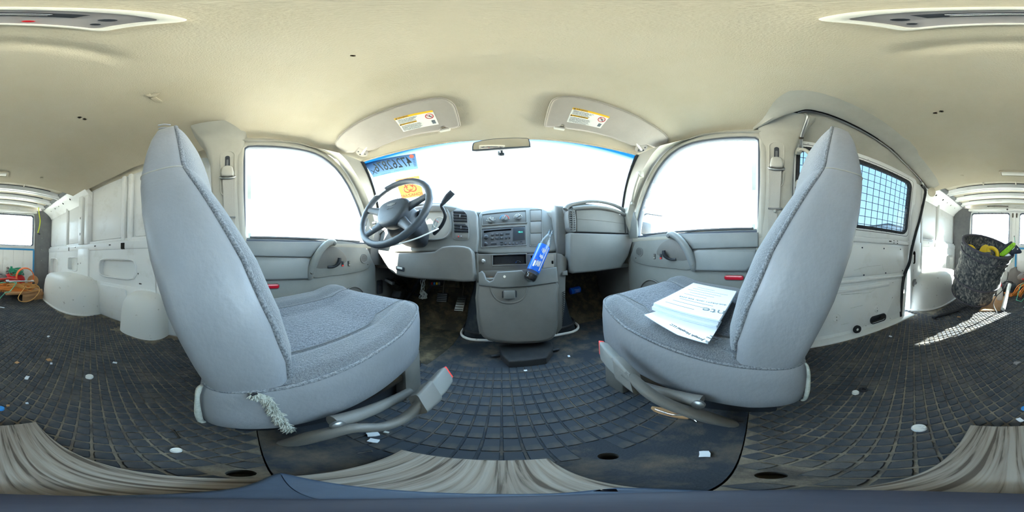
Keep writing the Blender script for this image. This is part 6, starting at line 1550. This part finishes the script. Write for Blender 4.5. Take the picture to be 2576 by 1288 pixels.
RC = ay(2468, 655, -1.283)
def rag(u, v):
    x, z = (u - .5) * 0.15, (v - .5) * 0.13
    y = 0.012 * noise.noise(V((x * 22, z * 22, 3))) + 0.02 * math.sin(x * 40) * 0.4
    return RC + V((x, y - 0.10 * (z + 0.065) + 0.006, z + 0.02 * noise.noise(V((x * 12, 1, 5)))))
grid('cloth', rag, 24, 24, 'cloth_grey', gc, thick=0.004)
tg = rag(0.75, 0.95) + V((0, 0.004, 0.008)); slab('care_tag', rrect(tg, XF, UZ, 0.012, 0.012, 0.002), (0, 1, 0), -0.004, 0.001, 'paper', gc)
gb_ = thing('green_brush', ay(2535, 655, -1.30), 'lime green and navy scrub brush sticking out of the hamper', 'brush')
y_ = -1.37
head = [ay(a, b, y_) for a, b in ((2515, 664), (2517, 656), (2540, 637), (2549, 631), (2555, 634), (2552, 642), (2536, 658), (2524, 667))]
slab('bristle_block', head, (0, 1, 0), -0.02, 0.015, 'lime', gb_, 0.005)
for k in range(9):
    t = k / 8; p = ay(2516 + 30 * t, 658 - 25 * t, y_) + V((0, 0.012, 0)); tube('tooth', [p, p + V((-0.0, 0.006, -0.022))], 0.004, 'lime', gb_, 6)
slab('spine', [ay(a, b, y_) for a, b in ((2501, 661), (2520, 643), (2543, 628), (2547, 630), (2540, 637), (2516, 657), (2508, 664))], (0, 1, 0), -0.025, 0.008, 'black_plastic', gb_, 0.004)
slab('handle', smooth([ay(a, b, y_) for a, b in ((2540, 657), (2551, 646), (2555, 637), (2563, 645), (2570, 655), (2565, 659), (2552, 660), (2544, 664))], 2, True), (0, 1, 0), -0.02, 0.02, 'navy', gb_, 0.006)
lathe('hang_hole', [(0.006, 0), (0.006, 0.003)], ay(2559, 648, y_) + V((0, 0.02, 0)), (0, 1, 0), 'lamp_white', gb_, 10)
slab('scraper', [ay(a, b, y_) for a, b in ((2524, 667), (2536, 658), (2544, 664), (2540, 668))], (0, 1, 0), -0.01, 0.012, 'steel', gb_, 0.003)
for o_ in gb_.children: o_.data.transform(Matrix.Translation((0, 0, 0.071)))
# plywood, pipe, red cap beside the hamper
pw_ = thing('plywood_offcut', az(2490, 778, 0.0), 'thin plywood offcut on the floor behind the hamper', 'board')
q = [az(a, b, 0.010) for a, b in ((2463, 782), (2516, 781), (2532, 746), (2490, 746))]
slab('sheet', q, UZ, -0.010, 0.004, 'cardboard', pw_, 0.001)
slab('stringer', [q[1] + V((0, -0.02, 0)), q[2], q[2] + V((0.02, 0, 0)), q[1] + V((0.02, -0.02, 0))], UZ, 0.0, 0.02, 'cardboard', pw_, 0.002)
pp_ = thing('white_pipe', az(2525, 784, 0.0), 'length of white plastic pipe leaning behind the hamper', 'pipe')
a, b = az(2523, 778, 0.022), ay(2540, 716, -1.75); tube('pipe', [a, b], 0.020, 'white_plastic', pp_, 16)
dp = (a - b).normalized(); up_ = V((1, 0, 0)).cross(dp).normalized(); carve(solids(pp_, 'pipe'), [(ell(a, dp.cross(up_), up_, 0.015, 0.015, 14), dp, 0.12)], 'white_plastic')
SB = ay(2516, 716, -1.74)
rc = thing('spray_bottle', V((SB.x, SB.y, 0.014)), 'white bottle with a red spray cap behind the hamper strap', 'bottle')
lathe('bottle_body', [(0.030, 0.013), (0.034, 0.020), (0.034, SB.z - 0.085), (0.028, SB.z - 0.060), (0.015, SB.z - 0.03), (0.015, SB.z - 0.012)], (SB.x, SB.y, 0), UZ, 'white_plastic', rc, 18)
lathe('cap', [(0.018, -0.02), (0.020, 0.0), (0.014, 0.022)], SB, UZ, 'red', rc, 14); tube('nozzle', [SB, SB + V((0.0, 0.03, -0.004))], 0.008, 'red', rc, 8)

# ================================================================== cord pile by the left wheel housing
YC = -1.90
sb = thing('cardboard_box', az(82, 752, 0.0), 'small brown cardboard box with a thumb hole under the cords', 'box')
q = [az(a, b, 0.0) for a, b in ((56, 760), (108, 752), (106, 742), (56, 748))]
slab('body', q, UZ, 0.001, 0.085, 'cardboard', sb, 0.003)
fc = (q[0] + q[1]) / 2 + V((0, 0, 0.075)); fd = (q[1] - q[0]).normalized(); fn = V((fd.y, -fd.x, 0)); fn = fn if fn.y > 0 else -fn
carve(solids(sb, 'body'), [([fc + fd * (0.016 * math.cos(a)) + UZ * (-0.0735 + 0.016 * math.sin(a)) for a in [math.pi * i / 10 for i in range(11)]], fn, 0.03)], 'cardboard')
slab('lid_flap', [q[0] + UZ * 0.085, q[1] + UZ * 0.085, q[1] + UZ * 0.06 + fn * 0.012, q[0] + UZ * 0.06 + fn * 0.012], fn, 0.0, 0.003, 'cardboard', sb)
bb_ = thing('storage_carton', (-0.42, -2.2, 0.0), 'closed brown carton buried beneath the cord pile', 'box')
box('body', (-0.60, -2.36, 0.0), (-0.21, -2.04, 0.083), 'cardboard', bb_, 0.004); box('tape', (-0.42, -2.36, 0.078), (-0.36, -2.04, 0.085), 'glue', bb_, 0.001)
cb = thing('flattened_carton', ay(60, 735, -1.85), 'flattened brown carton lying under the orange cords', 'carton')
q = [ay(20, 746, -1.68), ay(64, 734, -1.72), ay(118, 722, -1.80), ay(116, 706, -2.10), ay(40, 712, -2.10), ay(6, 732, -1.95)]
q = [V((max(p.x, -0.60), p.y, 0.0)) for p in q]
slab('panel', [p + V((0.012, -0.012, 0.0865)) for p in q], UZ, 0.0, 0.012, 'cardboard', cb, 0.002)
slab('panel', [p + V((0, 0, 0.0985)) for p in q], UZ, 0.0, 0.012, 'cardboard', cb, 0.002)
ZT = 0.1105
rb = thing('red_bag', V((-0.36, -2.21, ZT)), 'red cloth tool bag half buried under the cords', 'bag')
def bag(u, v):
    a, e = 2 * math.pi * u, math.pi * v
    p = V((-0.35 + 0.15 * math.cos(a) * math.sin(e), -2.225 + 0.095 * math.sin(a) * math.sin(e), 0.185 + 0.09 * math.cos(e))) + V((noise.noise(V((a, e * 2, 0))) * 0.015,) * 3)
    p.z = max(p.z, ZT if p.y > -2.115 else 0.087); return p
grid('body', bag, 24, 14, 'red', rb); tube('strap', [V((-0.46, -2.215, 0.258)), V((-0.35, -2.20, 0.287)), V((-0.24, -2.205, 0.262))], 0.014, 'strap_black', rb, 6, flat=0.3, k=4)
bx = thing('tan_spool', V((-0.55, -2.09, ZT)), 'tan cardboard disc of a cord spool standing in the pile', 'spool')
c = V((-0.575, -2.085, ZT + 0.074)); lathe('flange', [(0.075, -0.004), (0.075, 0.004)], c, V((0.05, 1, 0.03)), 'cardboard', bx, 28); lathe('core', [(0.02, -0.004), (0.02, -0.03)], c, V((0.05, 1, 0.03)), 'cardboard', bx, 14)
dk = thing('black_tool_case', (0.05, -2.12, 0.0), 'black tool case at the end of the cord pile', 'case')
box('shell', (-0.04, -2.22, 0.0), (0.16, -2.05, 0.13), 'black_plastic', dk, 0.012); cbox('latch', (0.06, -2.046, 0.09), (0.04, 0.012, 0.03), 'steel', dk, 0.003); tube('handle', [V((0.0, -2.13, 0.125)), V((0.015, -2.13, 0.155)), V((0.105, -2.13, 0.155)), V((0.12, -2.13, 0.125))], 0.008, 'rubber_black', dk, 8, k=3)
sk_ = thing('canvas_bag', (-0.05, -2.37, 0.0), 'grey canvas bag with yellow corner leaning by the rear doors', 'bag')
def cbag(u, v):
    a, e = 2 * math.pi * u, math.pi * v
    p = V((-0.05 + 0.13 * math.cos(a) * math.sin(e), -2.375 + 0.085 * math.sin(a) * math.sin(e), 0.155 + 0.16 * math.cos(e) + 0.03 * math.cos(a))) + V((noise.noise(V((a, e * 2, 9))) * 0.012,) * 3)
    p.z = max(p.z, 0.005); return p
grid('body', cbag, 24, 14, 'cloth_grey', sk_); cbox('corner_patch', (0.065, -2.35, 0.20), (0.035, 0.03, 0.03), 'yellow', sk_, 0.008)
# the heap settles: a height field of what already lies there, each cord laid on top of it
from mathutils.bvhtree import BVHTree
G0x, G0y, GS, GNx, GNy = -0.70, -2.48, 0.005, 180, 200
hv_, hf_ = [], []
for th in (sb, cb, bb_, rb, bx, dk, sk_, pw_, rc, pp_, ham, cm):
    for ch in th.children:
        if ch.name.startswith(('stud', 'drain')): continue
        b_ = len(hv_); hv_ += [v.co.copy() for v in ch.data.vertices]; hf_ += [[b_ + i for i in p.vertices] for p in ch.data.polygons]
tree = BVHTree.FromPolygons(hv_, hf_)
HF = []
for i in range(GNx):
    row = []
    for j in range(GNy):
        h = tree.ray_cast(V((G0x + i * GS, G0y + j * GS, 0.60)), V((0, 0, -1)))[0]
        row.append(max(0.0045, h.z) if h else 0.0045)
    HF.append(row)
def cells(x, y, r):
    n = int(r / GS) + 1; ci, cj = int(round((x - G0x) / GS)), int(round((y - G0y) / GS))
    for i in range(max(0, ci - n), min(GNx, ci + n + 1)):
        for j in range(max(0, cj - n), min(GNy, cj + n + 1)):
            d = math.hypot(G0x + i * GS - x, G0y + j * GS - y)
            if d <= r + GS * 0.5: yield i, j, d
def rest(x, y, r): return max((HF[i][j] for i, j, d in cells(x, y, r + 0.004)), default=0.0045) + 0.0004
def stamp(x, y, r, z):
    for i, j, d in cells(x, y, r): HF[i][j] = max(HF[i][j], z + r * math.sqrt(max(0, 1 - (d / (r + GS * 0.5)) ** 2)))
def drape(pts, r, k=6, lag=8, win=3):
    P = smooth([V(p) for p in pts], k); Z = []; done = []
    for i, p in enumerate(P):
        Z.append(rest(p.x, p.y, r) + r)
        if i >= lag: q = P[i - lag]; stamp(q.x, q.y, r, Z[i - lag])
    n = len(Z); mx = [max(Z[max(0, i - win):i + win + 1]) for i in range(n)]
    av = [sum(mx[max(0, i - win):i + win + 1]) / len(mx[max(0, i - win):i + win + 1]) for i in range(n)]
    for p, z in zip(P, av): p.z = z; stamp(p.x, p.y, r, z)
    return P
def coil(name, label, cat, c, r, n, rr, m_, seed, jit=0.02, ry=0.7, spread=0.18):
    random.seed(seed); t = thing(name, V((c[0], c[1], 0.0)), label, cat, 'cords in the rear pile')
    pts = []; ph = random.random() * 6
    for i in range(int(n * 12)):
        a = 2 * math.pi * i / 12 + ph; k = 1 + spread * math.sin(a * 0.37 + seed)
        p = V((c[0] + r * k * math.cos(a), c[1] + r * ry * k * math.sin(a), 0)) + V((random.uniform(-jit, jit), random.uniform(-jit, jit), 0))
        p.x = max(p.x, -0.585); pts.append(p)
    P = drape(pts, rr); tube('cord', P, rr, m_, t, 6)
    e = P[-1] + V((0.012, 0.0, 0.0)); e.z = rest(e.x, e.y, 0.02) + 0.011; cbox('plug', e, (0.03, 0.022, 0.022), 'black_plastic' if 'green' not in m_ else m_, t, 0.004); stamp(e.x, e.y, 0.018, e.z - 0.006)
    tube('plug_lead', [P[-1], e], rr, m_, t, 6)
    return t
coil('extension_cord', 'pale orange extension cord heaped in the middle of the pile', 'cord', (-0.30, -1.87), 0.19, 7, 0.0052, 'cord_orange', 2, 0.02, 0.42)
coil('extension_cord', 'tan extension cord spread over the carton front', 'cord', (-0.40, -1.83), 0.15, 5, 0.005, 'cord_tan', 5, 0.02, 0.5)
coil('extension_cord', 'orange extension cord strung toward the rear doors', 'cord', (-0.12, -1.93), 0.18, 5, 0.0052, 'cord_orange', 8, 0.02, 0.4)
coil('green_extension_cord', 'green cord wound in a tight bundle on top of the pile', 'cord', (-0.36, -2.19), 0.085, 6, 0.0055, 'cord_green', 4, 0.012, 0.5)
coil('teal_extension_cord', 'thin teal cord looping off the front of the pile', 'cord', (-0.16, -1.78), 0.15, 1.4, 0.0045, 'cord_teal', 9, 0.01, 0.5)
# one coil stands upright, leaning on the spool
uc = thing('extension_cord', V((-0.46, -2.03, ZT)), 'bright orange extension cord coiled upright against the pillar', 'cord', 'cords in the rear pile')
pts = []
for i in range(49):
    a = 2 * math.pi * i / 12 - 1.2; k = 1 - 0.02 * (i // 12)
    pts.append(V((-0.455 + 0.115 * k * math.cos(a), -2.052 + 0.0135 * (i / 12), ZT + 0.008 + 0.125 + 0.118 * k * math.sin(a))))
tube('cord', pts, 0.0058, 'cord_orange_b', uc, 6, k=4); cbox('plug', pts[-1] + V((0, 0.008, 0.0)), (0.022, 0.022, 0.03), 'black_plastic', uc, 0.004)
jc = thing('red_hose', ay(30, 712, -1.9), 'red rubber hose lying diagonally across the cords', 'hose')
P = drape([V((p.x, p.y, 0)) for p in (ay(-6, 720, -1.82), ay(20, 710, -1.84), ay(40, 698, -1.88), ay(52, 689, -1.92), ay(62, 690, -1.94))], 0.012, 6, 99, 4)
tube('hose', P, 0.012, 'cord_red', jc, 10); lathe('hose_end', [(0.014, 0), (0.014, 0.03)], P[-1], P[-2] - P[-1], 'cord_red', jc, 12)
sr = thing('ratchet_extension', ay(50, 724, -1.75), 'chrome socket extension bar lying on the carton', 'tool')
a, b = ay(18, 724, -1.75), ay(80, 723, -1.77); zz_ = max(rest(a.x + (b.x - a.x) * t / 20, a.y + (b.y - a.y) * t / 20, 0.017) for t in range(-2, 23)) + 0.0165; a.z = b.z = zz_
tube('bar', [a, b], 0.008, 'chrome', sr, 10); lathe('socket', [(0.017, -0.018), (0.017, 0.018)], a, b - a, 'chrome', sr, 16); lathe('socket', [(0.015, -0.018), (0.015, 0.018)], b, a - b, 'chrome', sr, 16)
for t in range(21): p = a.lerp(b, t / 20); stamp(p.x, p.y, 0.017, zz_)
lp_ = thing('tan_cord_loop', ay(75, 745, -1.66), 'single tan cord loop hanging over the small box', 'cord', 'cords in the rear pile')
P = [ay(a, b, y) for a, b, y in ((64, 722, -1.70), (54, 735, -1.66), (46, 748, -1.635), (50, 757, -1.62), (66, 759, -1.62), (84, 752, -1.63), (98, 735, -1.655), (99, 724, -1.69), (90, 716, -1.70), (80, 717, -1.70))]
P = smooth(P, 4)
for p in P:
    p.z = max(p.z, 0.0095) if p.y > -1.665 else max(p.z, rest(p.x, p.y, 0.005) + 0.005)
tube('cord', P, 0.005, 'cord_tan', lp_, 6); cbox('plug', P[0] + V((0, 0, 0.004)), (0.02, 0.02, 0.018), 'cord_tan', lp_, 0.004)
sh = thing('striped_glove', V((-0.24, -2.40, 0.0)), 'striped work glove poking up behind the red bag', 'glove')
g0, g1, g2, g3 = V((-0.30, -2.415, 0.01)), V((-0.295, -2.41, 0.16)), V((-0.285, -2.405, 0.28)), V((-0.265, -2.40, 0.345))
tube('glove_body', [g0, g1, g2, g3], [0.046, 0.05, 0.042, 0.016], 'stripe_cloth', sh, 10, k=3, flat=0.6, up=V((0, 1, 0)))
for k in range(4): tube('stripe', ell(g1.lerp(g2, 0.3 + 0.22 * k), V((1, 0, 0)), V((0, 1, 0)), 0.048 - 0.003 * k, 0.030 - 0.002 * k, 16), 0.003, 'ink_dark', sh, 5, closed=True)
gr_ = thing('grey_pouch', ay(5, 708, -1.95), 'grey cloth pouch slumped on the cords', 'pouch')
PX_, PY_ = -0.135, -1.985
pz = max(rest(PX_ + dx, PY_ + dy, 0.005) for dx in (-0.05, 0, 0.05) for dy in (-0.04, 0, 0.04))
def pch(u, v):
    a, e = 2 * math.pi * u, math.pi * v
    p = V((PX_ + 0.085 * math.cos(a) * math.sin(e), PY_ + 0.062 * math.sin(a) * math.sin(e), pz + 0.05 + 0.055 * math.cos(e))) + V((noise.noise(V((a, e * 2, 5))) * 0.010,) * 3)
    p.z = max(p.z, rest(p.x, p.y, 0.004) + 0.001); return p
grid('body', pch, 20, 12, 'cloth_grey', gr_); tube('drawstring', [V((PX_ - 0.07, PY_ + 0.03, pz + 0.062)), V((PX_, PY_ + 0.04, pz + 0.092)), V((PX_ + 0.07, PY_ + 0.02, pz + 0.062))], 0.004, 'strap_black', gr_, 6, k=3)
# lime rope hanging from the roof rail
lr = thing('lime_rope', V((-0.74, -2.30, 1.2)), 'lime green rope knotted to the roof rail by the rear pillar', 'rope')
r_ = [ay(98, 512, -2.30), ay(97, 522, -2.29), ay(99, 540, -2.28), ay(101, 555, -2.28), ay(99, 572, -2.28), ay(95, 586, -2.29)]
tube('rope', r_, 0.0075, 'rope_lime', lr, 8, k=4)
lathe('knot', [(0.008, -0.02), (0.018, -0.008), (0.018, 0.008), (0.008, 0.02)], r_[0], UZ, 'rope_lime', lr, 10); tube('knot_tail', [r_[0], r_[0] + V((0.02, 0.01, 0.015)), r_[0] + V((0.03, 0.02, -0.02))], 0.006, 'rope_lime', lr, 6, k=3)
tube('hook', [r_[-1], r_[-1] + V((-0.015, 0, -0.014)), r_[-1] + V((-0.035, 0, -0.012))], 0.006, 'rubber_black', lr, 6, k=3)
tube('loop', [r_[0], r_[0] + V((-0.03, 0.02, 0.05)), r_[0] + V((-0.07, 0.03, 0.06))], 0.005, 'rope_lime', lr, 6, k=3)
wk = thing('bungee_line', V((-0.02, -2.48, 0.9)), 'thin green cord hanging down the rear door edge', 'cord')
tube('cord', [V((0.0, -2.478, 0.80)), V((-0.012, -2.47, 0.70)), V((0.012, -2.475, 0.60)), V((0.006, -2.47, 0.48)), V((0.03, -2.47, 0.40))], 0.004, 'cord_teal', wk, 6, k=4); lathe('hook', [(0.008, -0.01), (0.008, 0.01)], (0.0, -2.478, 0.80), UZ, 'steel', wk, 8)
